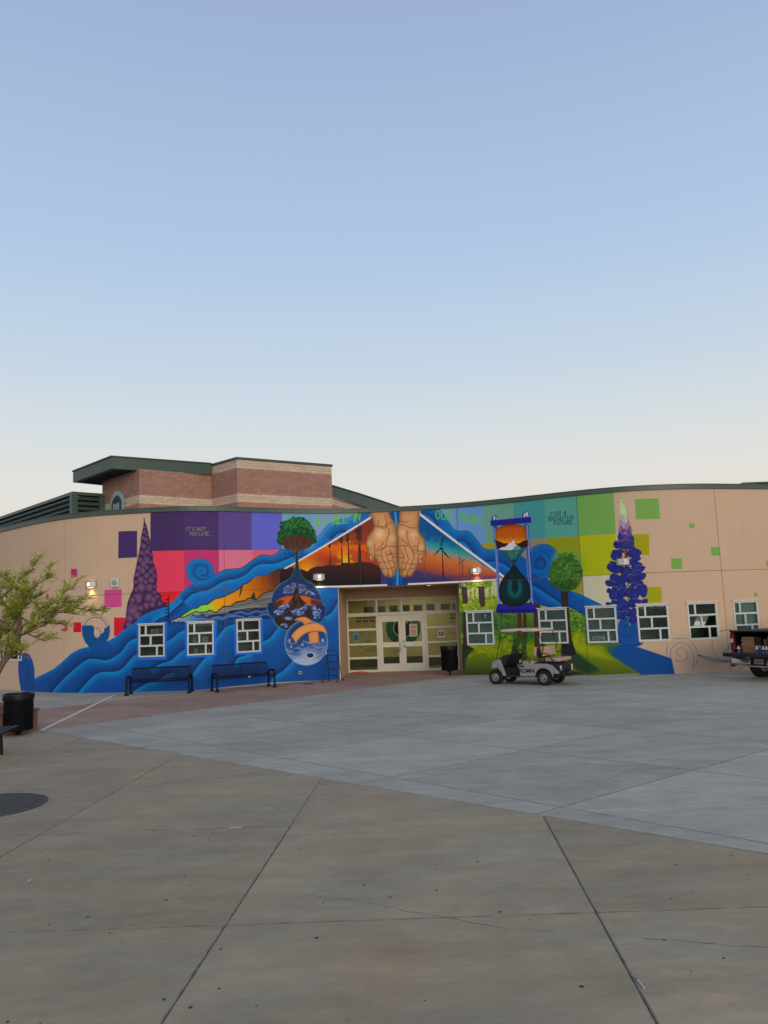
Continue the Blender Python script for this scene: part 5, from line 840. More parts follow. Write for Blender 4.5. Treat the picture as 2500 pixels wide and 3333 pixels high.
('S',P("-3562 2924 -3560 2846 -3574 2751"),(20,9),'4a2c22',1,0.85,5),
('S',P("-3645 2773 -3666 2696 -3698 2602"),(20,9),'6a4634',1,0.85,5),
('S',P("-3592 2996 -3620 2919 -3558 2822"),(20,9),'5a3a2c',1,0.85,5),
('S',P("-3853 2483 -3890 2407 -3911 2314"),(20,9),'4a2c22',1,0.85,5),
('S',P("-3303 2678 -3341 2601 -3316 2505"),(20,9),'6a4634',1,0.85,5),
('S',P("-3395 3262 -3393 3183 -3358 3087"),(20,9),'5a3a2c',1,0.85,5),
('S',P("-3336 3045 -3319 2966 -3306 2871"),(20,9),'4a2c22',1,0.85,5),
('S',P("-3400 3261 -3376 3182 -3435 3089"),(20,9),'6a4634',1,0.85,5),
('S',P("-3490 2590 -3479 2512 -3514 2419"),(20,9),'5a3a2c',1,0.85,5),
('S',P("-3454 3240 -3486 3163 -3507 3068"),(20,9),'4a2c22',1,0.85,5),
('S',P("-3424 2463 -3411 2384 -3439 2291"),(20,9),'6a4634',1,0.85,5),
('S',P("-3287 2731 -3266 2652 -3258 2557"),(20,9),'5a3a2c',1,0.85,5),
('S',P("-3873 2595 -3889 2519 -3951 2427"),(20,9),'4a2c22',1,0.85,5),
('S',P("-3307 2806 -3343 2729 -3368 2634"),(20,9),'6a4634',1,0.85,5),
('S',P("-3567 2964 -3555 2886 -3608 2793"),(20,9),'5a3a2c',1,0.85,5),
('S',P("-3505 2736 -3507 2658 -3474 2562"),(20,9),'4a2c22',1,0.85,5),
('S',P("-3918 2500 -3904 2422 -3959 2330"),(20,9),'6a4634',1,0.85,5),
('S',P("-3435 3180 -3442 3102 -3401 3006"),(20,9),'5a3a2c',1,0.85,5),
('S',P("-3671 2963 -3655 2884 -3740 2792"),(20,9),'4a2c22',1,0.85,5),
('S',P("-3285 2861 -3291 2783 -3315 2689"),(20,9),'6a4634',1,0.85,5),
('S',P("-3921 2617 -3923 2540 -3953 2447"),(20,9),'5a3a2c',1,0.85,5),
('S',P("-3254 2439 -3290 2363 -3315 2269"),(20,9),'4a2c22',1,0.85,5),
('S',P("-3365 2886 -3383 2808 -3405 2714"),(20,9),'6a4634',1,0.85,5),
('S',P("-3116 2487 -3130 2409 -3090 2312"),(20,9),'5a3a2c',1,0.85,5),
('S',P("-3618 2995 -3623 2917 -3621 2822"),(20,9),'4a2c22',1,0.85,5),
('S',P("-3113 2510 -3103 2432 -3104 2337"),(20,9),'6a4634',1,0.85,5),
('S',P("-3361 2672 -3351 2593 -3325 2497"),(20,9),'5a3a2c',1,0.85,5),
('S',P("-3641 2960 -3665 2883 -3697 2789"),(20,9),'4a2c22',1,0.85,5),
('S',P("-3321 2958 -3356 2881 -3350 2785"),(20,9),'6a4634',1,0.85,5),
('S',P("-3726 2600 -3760 2523 -3779 2430"),(20,9),'5a3a2c',1,0.85,5),
('S',P("-3355 3191 -3383 3113 -3415 3019"),(20,9),'4a2c22',1,0.85,5),
('S',P("-3266 2581 -3267 2503 -3238 2407"),(20,9),'6a4634',1,0.85,5),
('S',P("-3333 3211 -3336 3133 -3380 3039"),(20,9),'5a3a2c',1,0.85,5),
('S',P("-3394 2577 -3370 2498 -3465 2407"),(20,9),'4a2c22',1,0.85,5),
('S',P("-3508 2784 -3506 2706 -3562 2613"),(20,9),'6a4634',1,0.85,5),
('S',P("-3396 3237 -3411 3159 -3370 3063"),(20,9),'5a3a2c',1,0.85,5),
('S',P("-3514 2885 -3512 2807 -3533 2712"),(20,9),'4a2c22',1,0.85,5),
('S',P("-3269 2460 -3277 2382 -3328 2289"),(20,9),'6a4634',1,0.85,5),
('S',P("-3332 2759 -3323 2680 -3294 2584"),(20,9),'5a3a2c',1,0.85,5),
('S',P("-3454 3083 -3466 3005 -3499 2911"),(20,9),'4a2c22',1,0.85,5),
('F',P("-3381 3693 -3360 3692 -3360 3439 -3392 3440"),'241614',0,4,None,None,1),
('F',P("-4051 2762 -3867 2867 -3695 2903 -3697 2778 -3870 2687 -4027 2692"),'23407f',1,25,None,None,1),
('D',P("-4051 2762 -3867 2867 -3695 2903 -3697 2778 -3870 2687 -4027 2692"),50,12,32,['9aa4bc','c0c4d0','4f6aa4','7f90b8'],51,0.8,1),
('F',P("-4209 2602 -4079 2680 -3845 2644 -3847 2561 -4057 2459 -4185 2491"),'23407f',1,25,None,None,1),
('D',P("-4209 2602 -4079 2680 -3845 2644 -3847 2561 -4057 2459 -4185 2491"),60,12,32,['9aa4bc','c0c4d0','4f6aa4','7f90b8'],52,0.8,1),
('F',P("-3608 2608 -3474 2686 -3286 2680 -3066 2840 -3013 2754 -3183 2480 -3399 2419 -3558 2495"),'23407f',1,25,None,None,1),
('D',P("-3608 2608 -3474 2686 -3286 2680 -3066 2840 -3013 2754 -3183 2480 -3399 2419 -3558 2495"),110,12,32,['9aa4bc','c0c4d0','4f6aa4','7f90b8'],53,0.8,1),
('F',P("-2879 2665 -2793 2817 -2631 2684 -2508 2595 -2558 2315 -2752 2267"),'23407f',1,25,None,None,1),
('D',P("-2879 2665 -2793 2817 -2631 2684 -2508 2595 -2558 2315 -2752 2267"),90,12,32,['9aa4bc','c0c4d0','4f6aa4','7f90b8'],54,0.8,1),
('F',P("-3877 2369 -3692 2417 -3574 2370 -3589 2288 -3800 2296"),'23407f',1,25,None,None,1),
('D',P("-3877 2369 -3692 2417 -3574 2370 -3589 2288 -3800 2296"),40,12,32,['9aa4bc','c0c4d0','4f6aa4','7f90b8'],55,0.8,1),
('F',P("-3986 2125 -3828 2173 -3725 2113 -3779 2006"),'23407f',1,25,None,None,1),
('D',P("-3986 2125 -3828 2173 -3725 2113 -3779 2006"),34,12,32,['9aa4bc','c0c4d0','4f6aa4','7f90b8'],56,0.8,1),
('G',P("-2300 1384 -2307 1518 -2332 1650 -2377 1777 -2440 1894 -2519 2000 -2612 2092 -2717 2166 -2831 2223 -2951 2259 -3074 2275 -3197 2269 -3317 2243 -3430 2197 -3535 2131 -3628 2049 -3709 1952 -3773 1842 -3821 1723 -3852 1596 -3864 1465 -3857 1334 -3832 1204 -3789 1080 -3729 965 -3654 860 -3565 769 -3464 693 -3354 636 -3236 598 -3115 579 -2993 582 -2872 606 -2757 650 -2649 713 -2552 794 -2468 891 -2399 1001 -2347 1122 -2314 1251"),P("-3189 2229 -3067 587"),[(0,'0a2c56'),(0.35,'123a6c'),(0.55,'264880'),(0.75,'54699a'),(1,'98a4bc')],1,5,('7fa8c0',34,0.8),'MO'),
('D',P("-3785 1758 -2381 1690 -2429 966 -2848 657 -3437 748 -3744 1206"),80,40,120,['7f90b8','2a4680','a4aec4','3a5a94'],61,0.08,0),
('F',P("-2668 757 -2689 791 -2753 824 -2851 853 -2976 875 -3113 888 -3250 891 -3373 884 -3470 867 -3533 841 -3555 811 -3534 777 -3473 744 -3377 715 -3255 692 -3118 679 -2981 675 -2856 683 -2756 700 -2691 726"),'a4adc2',1,60,None,None,0.7),
('F',P("-2703 981 -2716 1046 -2757 1106 -2823 1156 -2905 1190 -2997 1205 -3089 1200 -3173 1175 -3239 1133 -3282 1078 -3298 1015 -3285 950 -3245 890 -3181 840 -3099 806 -3007 791 -2915 795 -2831 820 -2764 862 -2720 918"),'8f9cb8',1,60,None,None,0.6),
('S',P("-3796 1209 -3641 1118 -3426 1243 -3214 1175 -2995 1274"),(30,12),'b4bdd0',1,0.5,22),
('S',P("-3696 984 -3460 914 -3219 955 -3060 863"),(30,12),'b4bdd0',1,0.5,22),
('S',P("-2832 1293 -2643 1200 -2448 1274"),(30,12),'b4bdd0',1,0.5,22),
('S',P("-3207 1479 -2992 1413 -2773 1457 -2556 1335"),(30,12),'b4bdd0',1,0.5,22),
('S',P("-2733 899 -2594 975 -2479 1136"),(30,12),'b4bdd0',1,0.5,22),
('S',P("-3738 1480 -3582 1389 -3421 1463"),(30,12),'b4bdd0',1,0.5,22),
('S',P("-3517 753 -3226 666 -2902 674"),(30,12),'b4bdd0',1,0.5,22),
('S',P("-3766 1372 -3557 1305 -3317 1347"),(34,16),'1f3f74',1,0.5,24),
('S',P("-3106 1169 -2837 1099 -2617 1143"),(34,16),'1f3f74',1,0.5,24),
('S',P("-3589 1060 -3325 1016"),(34,16),'1f3f74',1,0.5,24),
('S',P("-2872 796 -2679 869 -2565 1001"),(34,16),'1f3f74',1,0.5,24),
('F',P("-2781 919 -2793 964 -2829 1004 -2883 1032 -2947 1044 -3011 1039 -3066 1017 -3103 981 -3117 938 -3106 893 -3070 853 -3017 825 -2953 812 -2888 817 -2833 839 -2795 875"),'b0b9cc',1,20,None,None,0.8),
('F',P("-2838 933 -2847 966 -2873 996 -2913 1017 -2961 1026 -3009 1022 -3050 1006 -3077 979 -3087 947 -3079 914 -3053 885 -3013 864 -2965 854 -2917 858 -2876 874 -2849 901"),'16243e',1,8,None,None,1),
('F',P("-3356 1145 -3364 1163 -3388 1180 -3424 1192 -3467 1198 -3510 1197 -3546 1189 -3570 1175 -3579 1158 -3571 1140 -3547 1123 -3511 1111 -3469 1105 -3426 1106 -3390 1114 -3365 1127"),'22365c',1,12,None,None,1),
('F',P("-3647 1530 -3654 1560 -3672 1579 -3695 1581 -3713 1563 -3721 1534 -3715 1505 -3697 1485 -3674 1484 -3655 1501"),'a8b4cc',1,22,None,None,0.7),
('F',P("-3605 1294 -3611 1320 -3626 1336 -3646 1337 -3662 1323 -3668 1298 -3663 1272 -3647 1256 -3628 1255 -3612 1269"),'a8b4cc',1,22,None,None,0.7),
('F',P("-3199 1354 -3205 1384 -3224 1404 -3247 1405 -3266 1388 -3274 1358 -3267 1328 -3249 1309 -3226 1308 -3207 1325"),'a8b4cc',1,22,None,None,0.7),
('F',P("-2730 1427 -2737 1462 -2759 1484 -2786 1485 -2808 1465 -2817 1432 -2810 1397 -2789 1375 -2762 1374 -2739 1394"),'a8b4cc',1,22,None,None,0.7),
('F',P("-2448 1469 -2456 1508 -2480 1533 -2511 1535 -2537 1512 -2547 1474 -2539 1435 -2515 1410 -2484 1409 -2458 1432"),'a8b4cc',1,22,None,None,0.7),
('F',P("-3536 2258 -3428 2336 -3266 2383 -3104 2376 -2970 2304 -2810 2143 -2974 2136 -3138 2082 -3243 2203 -3376 2251"),'cc8a5c',0,5,('7a4a34',22,0.8),None,1),
('F',P("-3011 1761 -2846 1823 -2654 1815 -2636 1646 -2623 1422 -2829 1382 -2980 1357"),'cc8a5c',0,5,('7a4a34',22,0.8),None,1),
('S',P("-2985 1690 -2822 1677 -2643 1716"),10,'7a4a34',1,0.8,5),
('S',P("-2963 1495 -2799 1500 -2634 1520"),8,'7a4a34',1,0.5,5),
('F',P("-3628 1700 -3519 1841 -3356 1980 -3138 2087 -2810 2143 -2618 2107 -2455 2016 -2375 1886 -2319 1710 -2489 1785 -2654 1820 -2845 1829 -3064 1778 -3256 1670 -3366 1557 -3462 1432"),'d4925f',0,5,('7a4a34',24,0.8),None,1),
('F',P("-585 6419 213 6386 219 6255 266 6101 398 5878 465 5680 471 5291 466 4646 466 4218 441 4017 365 3988 358 3818 294 3795 250 3779 195 3729 89 3739 59 3809 5 3777 -80 3793 -161 3903 -240 4098 -338 4337 -407 4500 -439 4501 -459 4406 -529 4374 -569 4453 -628 4605 -705 4737 -714 4909 -727 5125 -710 5318 -596 5487 -485 5591 -419 5761 -469 6045 -589 6311"),'c6936a',0,5,('54321f',95,0.95),'HA',1),
('F',P("601 6389 1383 6347 1365 5937 1321 5680 1333 5464 1412 5309 1523 5175 1558 5023 1549 4809 1571 4509 1414 4389 1301 4241 1223 4142 1097 3935 963 3766 877 3740 804 3773 771 3745 663 3720 580 3762 560 3799 498 3833 480 3919 547 4001 458 4027 462 4218 458 4647 462 5291 471 5723 559 5892"),'c6936a',0,5,('54321f',95,0.95),'HB',1),
('R',(-211,5450),330,'e8c49e',0.95,'HA'),
('R',(276,5257),260,'d8ae86',0.85,'HA'),
('R',(-611,5077),200,'dcb48c',0.8,'HA'),
('R',(670,5454),260,'dcb48e',0.85,'HB'),
('R',(1115,5346),260,'e2bc96',0.95,'HB'),
('R',(1392,4860),190,'dab088',0.85,'HB'),
('R',(-230,6079),260,'bd8c62',0.6,'HA'),
('R',(172,4788),170,'9a6c4c',0.7,'HA'),
('R',(600,4769),150,'9c6c4e',0.6,'HB'),
('R',(-300,4764),130,'94664a',0.7,'HA'),
('R',(1116,4874),140,'9a6a4c',0.6,'HB'),
('S',P("-393 5750 -179 5719 59 5742 170 5845 387 5878"),40,'84543a',1,0.5,30),
('S',P("-393 5750 -179 5719 59 5742 170 5845 387 5878"),14,'4a2a1c',1,0.92,5),
('S',P("-180 5687 -52 5660 56 5677"),40,'84543a',1,0.5,30),
('S',P("-180 5687 -52 5660 56 5677"),14,'4a2a1c',1,0.92,5),
('S',P("59 5763 159 5564 153 5392 59 5201 7 4945 -126 4843 -277 4828 -394 4854 -430 5049"),40,'84543a',1,0.5,30),
('S',P("59 5763 159 5564 153 5392 59 5201 7 4945 -126 4843 -277 4828 -394 4854 -430 5049"),14,'4a2a1c',1,0.92,5),
('S',P("-296 4893 -186 4953 -51 5120"),40,'84543a',1,0.5,30),
('S',P("-296 4893 -186 4953 -51 5120"),14,'4a2a1c',1,0.92,5),
('S',P("32 6177 67 5958 81 5762"),40,'84543a',1,0.5,30),
('S',P("32 6177 67 5958 81 5762"),14,'4a2a1c',1,0.92,5),
('S',P("-234 5971 -242 5754"),40,'84543a',1,0.5,30),
('S',P("-234 5971 -242 5754"),14,'4a2a1c',1,0.92,5),
('S',P("-416 4833 -428 4683 -440 4469"),40,'84543a',1,0.5,30),
('S',P("-416 4833 -428 4683 -440 4469"),14,'4a2a1c',1,0.92,5),
('S',P("-148 4823 -153 4587 -60 4326 59 4065 73 3787"),40,'84543a',1,0.5,30),
('S',P("-148 4823 -153 4587 -60 4326 59 4065 73 3787"),14,'4a2a1c',1,0.92,5),
('S',P("26 4622 111 4319 210 4101 267 3821"),40,'84543a',1,0.5,30),
('S',P("26 4622 111 4319 210 4101 267 3821"),14,'4a2a1c',1,0.92,5),
('S',P("233 4699 304 4332 372 4009"),40,'84543a',1,0.5,30),
('S',P("233 4699 304 4332 372 4009"),14,'4a2a1c',1,0.92,5),
('S',P("-147 4844 7 4945 221 4947 424 4916"),40,'84543a',1,0.5,30),
('S',P("-147 4844 7 4945 221 4947 424 4916"),14,'4a2a1c',1,0.92,5),
('S',P("-1 4752 38 4643 210 4647 170 4745"),40,'84543a',1,0.5,30),
('S',P("-1 4752 38 4643 210 4647 170 4745"),14,'4a2a1c',1,0.92,5),
('S',P("-412 4640 -178 4588"),40,'84543a',1,0.5,30),
('S',P("-412 4640 -178 4588"),14,'4a2a1c',1,0.92,5),
('S',P("-338 4326 -123 4350"),40,'84543a',1,0.5,30),
('S',P("-338 4326 -123 4350"),14,'4a2a1c',1,0.92,5),
('S',P("-197 4096 17 4109"),40,'84543a',1,0.5,30),
('S',P("-197 4096 17 4109"),14,'4a2a1c',1,0.92,5),
('S',P("59 4632 252 4645 425 4680"),40,'84543a',1,0.5,30),
('S',P("59 4632 252 4645 425 4680"),14,'4a2a1c',1,0.92,5),
('S',P("114 4383 285 4397"),40,'84543a',1,0.5,30),
('S',P("114 4383 285 4397"),14,'4a2a1c',1,0.92,5),
('S',P("248 4527 440 4519"),40,'84543a',1,0.5,30),
('S',P("248 4527 440 4519"),14,'4a2a1c',1,0.92,5),
('S',P("-81 4327 48 4343"),40,'84543a',1,0.5,30),
('S',P("-81 4327 48 4343"),14,'4a2a1c',1,0.92,5),
('S',P("58 4054 188 4091"),40,'84543a',1,0.5,30),
('S',P("58 4054 188 4091"),14,'4a2a1c',1,0.92,5),
('S',P("189 4113 318 4139"),40,'84543a',1,0.5,30),
('S',P("189 4113 318 4139"),14,'4a2a1c',1,0.92,5),
('S',P("303 4311 443 4326"),40,'84543a',1,0.5,30),
('S',P("303 4311 443 4326"),14,'4a2a1c',1,0.92,5),
('S',P("607 4683 702 4550 626 4254 573 4022"),40,'84543a',1,0.5,30),
('S',P("607 4683 702 4550 626 4254 573 4022"),14,'4a2a1c',1,0.92,5),
('S',P("856 4522 862 4393 770 4248 721 4079 619 3934 565 3809"),40,'84543a',1,0.5,30),
('S',P("856 4522 862 4393 770 4248 721 4079 619 3934 565 3809"),14,'4a2a1c',1,0.92,5),
('S',P("1089 4490 994 4259 889 4029 808 3884 797 3767"),40,'84543a',1,0.5,30),
('S',P("1089 4490 994 4259 889 4029 808 3884 797 3767"),14,'4a2a1c',1,0.92,5),
('S',P("1234 4397 1259 4247 1301 4241"),40,'84543a',1,0.5,30),
('S',P("1234 4397 1259 4247 1301 4241"),14,'4a2a1c',1,0.92,5),
('S',P("1234 4397 1273 4566 1402 4603 1539 4585"),40,'84543a',1,0.5,30),
('S',P("1234 4397 1273 4566 1402 4603 1539 4585"),14,'4a2a1c',1,0.92,5),
('S',P("1236 4696 1258 4952 1316 5057"),40,'84543a',1,0.5,30),
('S',P("1236 4696 1258 4952 1316 5057"),14,'4a2a1c',1,0.92,5),
('S',P("856 5531 856 5273 911 5055 1028 4792 1106 4638 1244 4632"),40,'84543a',1,0.5,30),
('S',P("856 5531 856 5273 911 5055 1028 4792 1106 4638 1244 4632"),14,'4a2a1c',1,0.92,5),
('S',P("478 4942 650 4949 820 4941 926 4904 1026 4749 1089 4490"),40,'84543a',1,0.5,30),
('S',P("478 4942 650 4949 820 4941 926 4904 1026 4749 1089 4490"),14,'4a2a1c',1,0.92,5),
('S',P("745 4934 789 4696 856 4522"),40,'84543a',1,0.5,30),
('S',P("745 4934 789 4696 856 4522"),14,'4a2a1c',1,0.92,5),
('S',P("638 5176 784 5083 886 4970"),40,'84543a',1,0.5,30),
('S',P("638 5176 784 5083 886 4970"),14,'4a2a1c',1,0.92,5),
('S',P("492 4484 674 4508"),40,'84543a',1,0.5,30),
('S',P("492 4484 674 4508"),14,'4a2a1c',1,0.92,5),
('S',P("644 4296 750 4270"),40,'84543a',1,0.5,30),
('S',P("644 4296 750 4270"),14,'4a2a1c',1,0.92,5),
('S',P("792 4257 1004 4237"),40,'84543a',1,0.5,30),
('S',P("792 4257 1004 4237"),14,'4a2a1c',1,0.92,5),
('S',P("1003 4216 1237 4216"),40,'84543a',1,0.5,30),
('S',P("1003 4216 1237 4216"),14,'4a2a1c',1,0.92,5),
('S',P("593 4074 719 4037"),40,'84543a',1,0.5,30),
('S',P("593 4074 719 4037"),14,'4a2a1c',1,0.92,5),
('S',P("718 4026 867 4009"),40,'84543a',1,0.5,30),
('S',P("718 4026 867 4009"),14,'4a2a1c',1,0.92,5),
('S',P("932 4049 1102 4052"),40,'84543a',1,0.5,30),
('S',P("932 4049 1102 4052"),14,'4a2a1c',1,0.92,5),
('S',P("1247 4696 1511 4683"),40,'84543a',1,0.5,30),
('S',P("1247 4696 1511 4683"),14,'4a2a1c',1,0.92,5),
('S',P("513 5797 725 5743 935 5646 1211 5600"),40,'84543a',1,0.5,30),
('S',P("513 5797 725 5743 935 5646 1211 5600"),14,'4a2a1c',1,0.92,5),
('S',P("561 5935 773 5860 901 5853"),40,'84543a',1,0.5,30),
('S',P("561 5935 773 5860 901 5853"),14,'4a2a1c',1,0.92,5),
('S',P("1076 4918 1223 4890"),40,'84543a',1,0.5,30),
('S',P("1076 4918 1223 4890"),14,'4a2a1c',1,0.92,5),
('S',P("1090 4768 1237 4718"),40,'84543a',1,0.5,30),
('S',P("1090 4768 1237 4718"),14,'4a2a1c',1,0.92,5),
('S',P("1055 5435 1136 5345 1195 5213"),12,'7a4e38',1,0.5,10),
('S',P("1099 5377 1168 5292 1223 5173"),12,'7a4e38',1,0.5,10),
('S',P("1144 5319 1200 5239 1251 5133"),12,'7a4e38',1,0.5,10),
('S',P("1188 5261 1232 5185 1279 5093"),12,'7a4e38',1,0.5,10),
('S',P("1233 5203 1264 5132 1307 5053"),12,'7a4e38',1,0.5,10),
('S',P("1277 5144 1295 5079 1335 5013"),12,'7a4e38',1,0.5,10),
('F',P("-618 4594 -582 4582 -547 4473 -559 4431"),'d8b89a',1,5,None,None,1),
('F',P("1294 4320 1339 4371 1343 4328 1302 4256"),'d8b89a',1,5,None,None,1),
('T',"IT'S",P("-2688 5741 -2233 5840 -2661 6066"),'62a83a',44,'9ad060'),
('T','ALL',P("-2023 5846 -1403 5928 -1956 6267"),'62a83a',46,'9ad060'),
('T','IN',P("-1218 5913 -926 6017 -1160 6269"),'62a83a',46,'9ad060'),
('T','OUR',P("1958 5903 2608 5836 1983 6239"),'62a83a',42,'8cc058'),
('T','HANDS',P("2860 5799 3731 5523 2865 6118"),'62a83a',42,'8cc058'),
('T',"IT'S NOT",P("-7106 5582 -6398 5570 -7105 5713"),'9aa27c',12,None),
('T','TOO LATE...',P("-6990 5407 -6184 5397 -6989 5532"),'9aa27c',12,None),
('T','...FOR A',P("5846 5631 6538 5637 5854 5781"),'122f44',19,None),
('T','BRIGHTER',P("5921 5469 6755 5444 5929 5616"),'122f44',19,None),
('T','FUTURE.',P("6098 5310 6752 5277 6106 5446"),'122f44',19,None),
('S',P("9514 516 9511 701 9602 884 9764 1008 9920 1031 10107 957 10248 783 10306 558 10285 336 10213 191"),24,'3a5a78',1,0.85,5),
('S',P("9530 502 9527 687 9618 870 9780 994 9936 1017 10123 943 10264 769 10322 544 10301 322 10229 177"),10,'9aa8b8',1,0.5,5),
('S',P("9822 578 9741 655 9745 785 9866 855 9997 812 10101 678 10088 530 9962 424 9789 413 9659 455"),24,'3a5a78',1,0.85,5),
('S',P("9838 564 9757 641 9761 771 9882 841 10013 798 10117 664 10104 516 9978 410 9805 399 9675 441"),10,'9aa8b8',1,0.5,5),
('S',P("10272 1043 10409 813 10459 588 10403 331 10222 80"),24,'3a5a78',1,0.85,5),
('S',P("10288 1029 10425 799 10475 574 10419 317 10238 66"),10,'9aa8b8',1,0.5,5),
('S',P("9461 1000 9401 817 9386 632"),24,'3a5a78',1,0.85,5),
('S',P("9477 986 9417 803 9402 618"),10,'9aa8b8',1,0.5,5),
('S',P("9720 1158 9894 1178 10085 1144"),24,'3a5a78',1,0.85,5),
('S',P("9736 1144 9910 1164 10101 1130"),10,'9aa8b8',1,0.5,5),
('S',P("11039 1028 11002 861 11079 596 11266 382"),24,'3a5a78',1,0.85,5),
('S',P("11055 1014 11018 847 11095 582 11282 368"),10,'9aa8b8',1,0.5,5),
('S',P("11356 1341 11625 1386 11915 1347"),24,'26304a',1,0.85,5),
('S',P("11372 1327 11641 1372 11931 1333"),10,'9aa8b8',1,0.5,5),
('S',P("11459 615 11517 762 11652 831 11822 803"),24,'3a5a78',1,0.85,5),
('S',P("11475 601 11533 748 11668 817 11838 789"),10,'9aa8b8',1,0.5,5),
('S',P("11522 612 11600 739 11816 747"),24,'3a5a78',1,0.85,5),
('S',P("11538 598 11616 725 11832 733"),10,'9aa8b8',1,0.5,5),
('S',P("11954 27 12140 129 12295 346"),24,'3a5a78',1,0.85,5),
('S',P("11970 13 12156 115 12311 332"),10,'9aa8b8',1,0.5,5),
('S',P("10460 595 10742 508 11142 399 11725 309"),30,'2a4f80',1,1,5),
('S',P("10459 581 10813 404 11259 318 11728 331"),24,'2f5078',1,1,5),
('S',P("-6764 -32 -5801 11 -4353 27 -2258 -35"),(30,50),'a8a49c',0,0.8,10),
('S',P("2705 -14 3344 -14 3710 -16"),34,'b4b0a6',0,0.8,10),
('S',P("6372 -29 7745 14 8444 33"),30,'a8a49c',0,0.6,10)]
mur = Mural(); mur.run(MURAL)
_im = bpy.data.images.new('mural', MW, MH, alpha=False)
_px = np.ones((MH, MW, 4), np.float32); _l = mur.img @ np.array([.2126, .7152, .0722], np.float32); _k = np.abs(mur.img - lin('c6a78c')).max(-1) > .02      # pigment strength of the mural colours, bare wall left alone
_c = np.clip(np.where(_k[..., None], (_l[..., None] + (mur.img - _l[..., None]) * 1.16) * 1.12, mur.img), 0, .85)
_px[..., :3] = np.where(_c <= .0031308, _c * 12.92, 1.055 * np.maximum(_c, 1e-6) ** (1 / 2.4) - .055)
_im.pixels.foreach_set(_px.ravel()); _im.update(); _im.pack(); del _px, _c
def mural_material():
    m = bpy.data.materials.new('mural_paint'); m.use_nodes = True; n = m.node_tree.nodes; L = m.node_tree.links; b = n['Principled BSDF']
    t = n.new('ShaderNodeTexImage'); t.image = _im; t.interpolation = 'Cubic'; t.extension = 'EXTEND'
    g = n.new('ShaderNodeTexCoord')
    nz = n.new('ShaderNodeTexNoise'); nz.inputs['Scale'].default_value = .8; nz.inputs['Detail'].default_value = 8; L.new(g.outputs['Object'], nz.inputs['Vector'])
    mp = n.new('ShaderNodeMapping'); mp.inputs['Scale'].default_value = (3.5, 3.5, .35); L.new(g.outputs['Object'], mp.inputs[0])
    st = n.new('ShaderNodeTexNoise'); st.inputs['Scale'].default_value = 2.2; st.inputs['Detail'].default_value = 5; L.new(mp.outputs[0], st.inputs['Vector'])
    ad = n.new('ShaderNodeMath'); ad.operation = 'ADD'; L.new(nz.outputs[0], ad.inputs[0]); L.new(st.outputs[0], ad.inputs[1])
    mr = n.new('ShaderNodeMapRange'); mr.inputs[1].default_value = .7; mr.inputs[2].default_value = 1.3; mr.inputs[3].default_value = .965; mr.inputs[4].default_value = 1.025; L.new(ad.outputs[0], mr.inputs[0])
    vm = n.new('ShaderNodeVectorMath'); vm.operation = 'SCALE'; L.new(t.outputs[0], vm.inputs[0]); L.new(mr.outputs[0], vm.inputs['Scale']); L.new(vm.outputs[0], b.inputs['Base Color'])
    b.inputs['Roughness'].default_value = .72; b.inputs['Specular IOR Level'].default_value = .25
    bn = n.new('ShaderNodeTexNoise'); bn.inputs['Scale'].default_value = 38; bn.inputs['Detail'].default_value = 5; L.new(g.outputs['Object'], bn.inputs['Vector'])
    bp = n.new('ShaderNodeBump'); bp.inputs['Strength'].default_value = .35; bp.inputs['Distance'].default_value = .012; L.new(bn.outputs[0], bp.inputs['Height']); L.new(bp.outputs[0], b.inputs['Normal'])
    return m
M_MUR = mural_material()
M_TAN = mat('tan_stucco', (176, 148, 120), .8, noise=.06, bump=.3, bscale=40)
M_TAND = mat('joint_sealant', (110, 92, 76), .9)
M_COP = mat('green_metal', (62, 78, 70), .45, .0, noise=.1, scale=3)
M_FAS = mat('deep_green_metal', (44, 66, 54), .45, noise=.1, scale=3)
M_COPD = mat('dark_green_metal', (34, 44, 40), .5, noise=.15)
M_SOF = mat('soffit_metal', (30, 36, 38), .5, noise=.15)
M_WHT = mat('white_frame', (194, 194, 190), .5, noise=.04)
M_DOOR = mat('cream_door_paint', (204, 198, 186), .5, noise=.03)
M_STEEL = mat('brushed_steel', (170, 168, 165), .35, .9, noise=.08)
M_BLK = mat('black_metal', (18, 20, 24), .45, .0, noise=.2, scale=20)
M_RUB = mat('rubber', (20, 20, 21), .85, noise=.25, scale=30)
M_ROOF = mat('roof_membrane', (150, 150, 148), .9)
M_ROOM = mat('dim_room', (124, 138, 130), .9, noise=.25, scale=3)
M_BLIND = mat('grey_blind', (172, 184, 178), .8, noise=.1)
def glass(name, tint, refl=.10, rough=.03):
    m = bpy.data.materials.new(name); m.use_nodes = True; n = m.node_tree.nodes; L = m.node_tree.links; n.remove(n['Principled BSDF'])
    tr = n.new('ShaderNodeBsdfTransparent'); tr.inputs[0].default_value = (*tint, 1); gl = n.new('ShaderNodeBsdfGlossy'); gl.inputs['Roughness'].default_value = rough; gl.inputs[0].default_value = (.8, .85, .85, 1)
    fr = n.new('ShaderNodeFresnel'); fr.inputs[0].default_value = 1.45
    nz = n.new('ShaderNodeTexNoise'); nz.inputs['Scale'].default_value = 1.3; bp = n.new('ShaderNodeBump'); bp.inputs['Strength'].default_value = .05; L.new(nz.outputs[0], bp.inputs['Height']); L.new(bp.outputs[0], gl.inputs['Normal'])
    ma = n.new('ShaderNodeMath'); ma.operation = 'ADD'; ma.use_clamp = True; ma.inputs[1].default_value = refl - .04; L.new(fr.outputs[0], ma.inputs[0])
    mi = n.new('ShaderNodeMixShader'); L.new(ma.outputs[0], mi.inputs[0]); L.new(tr.outputs[0], mi.inputs[1]); L.new(gl.outputs[0], mi.inputs[2]); L.new(mi.outputs[0], n['Material Output'].inputs[0]); return m
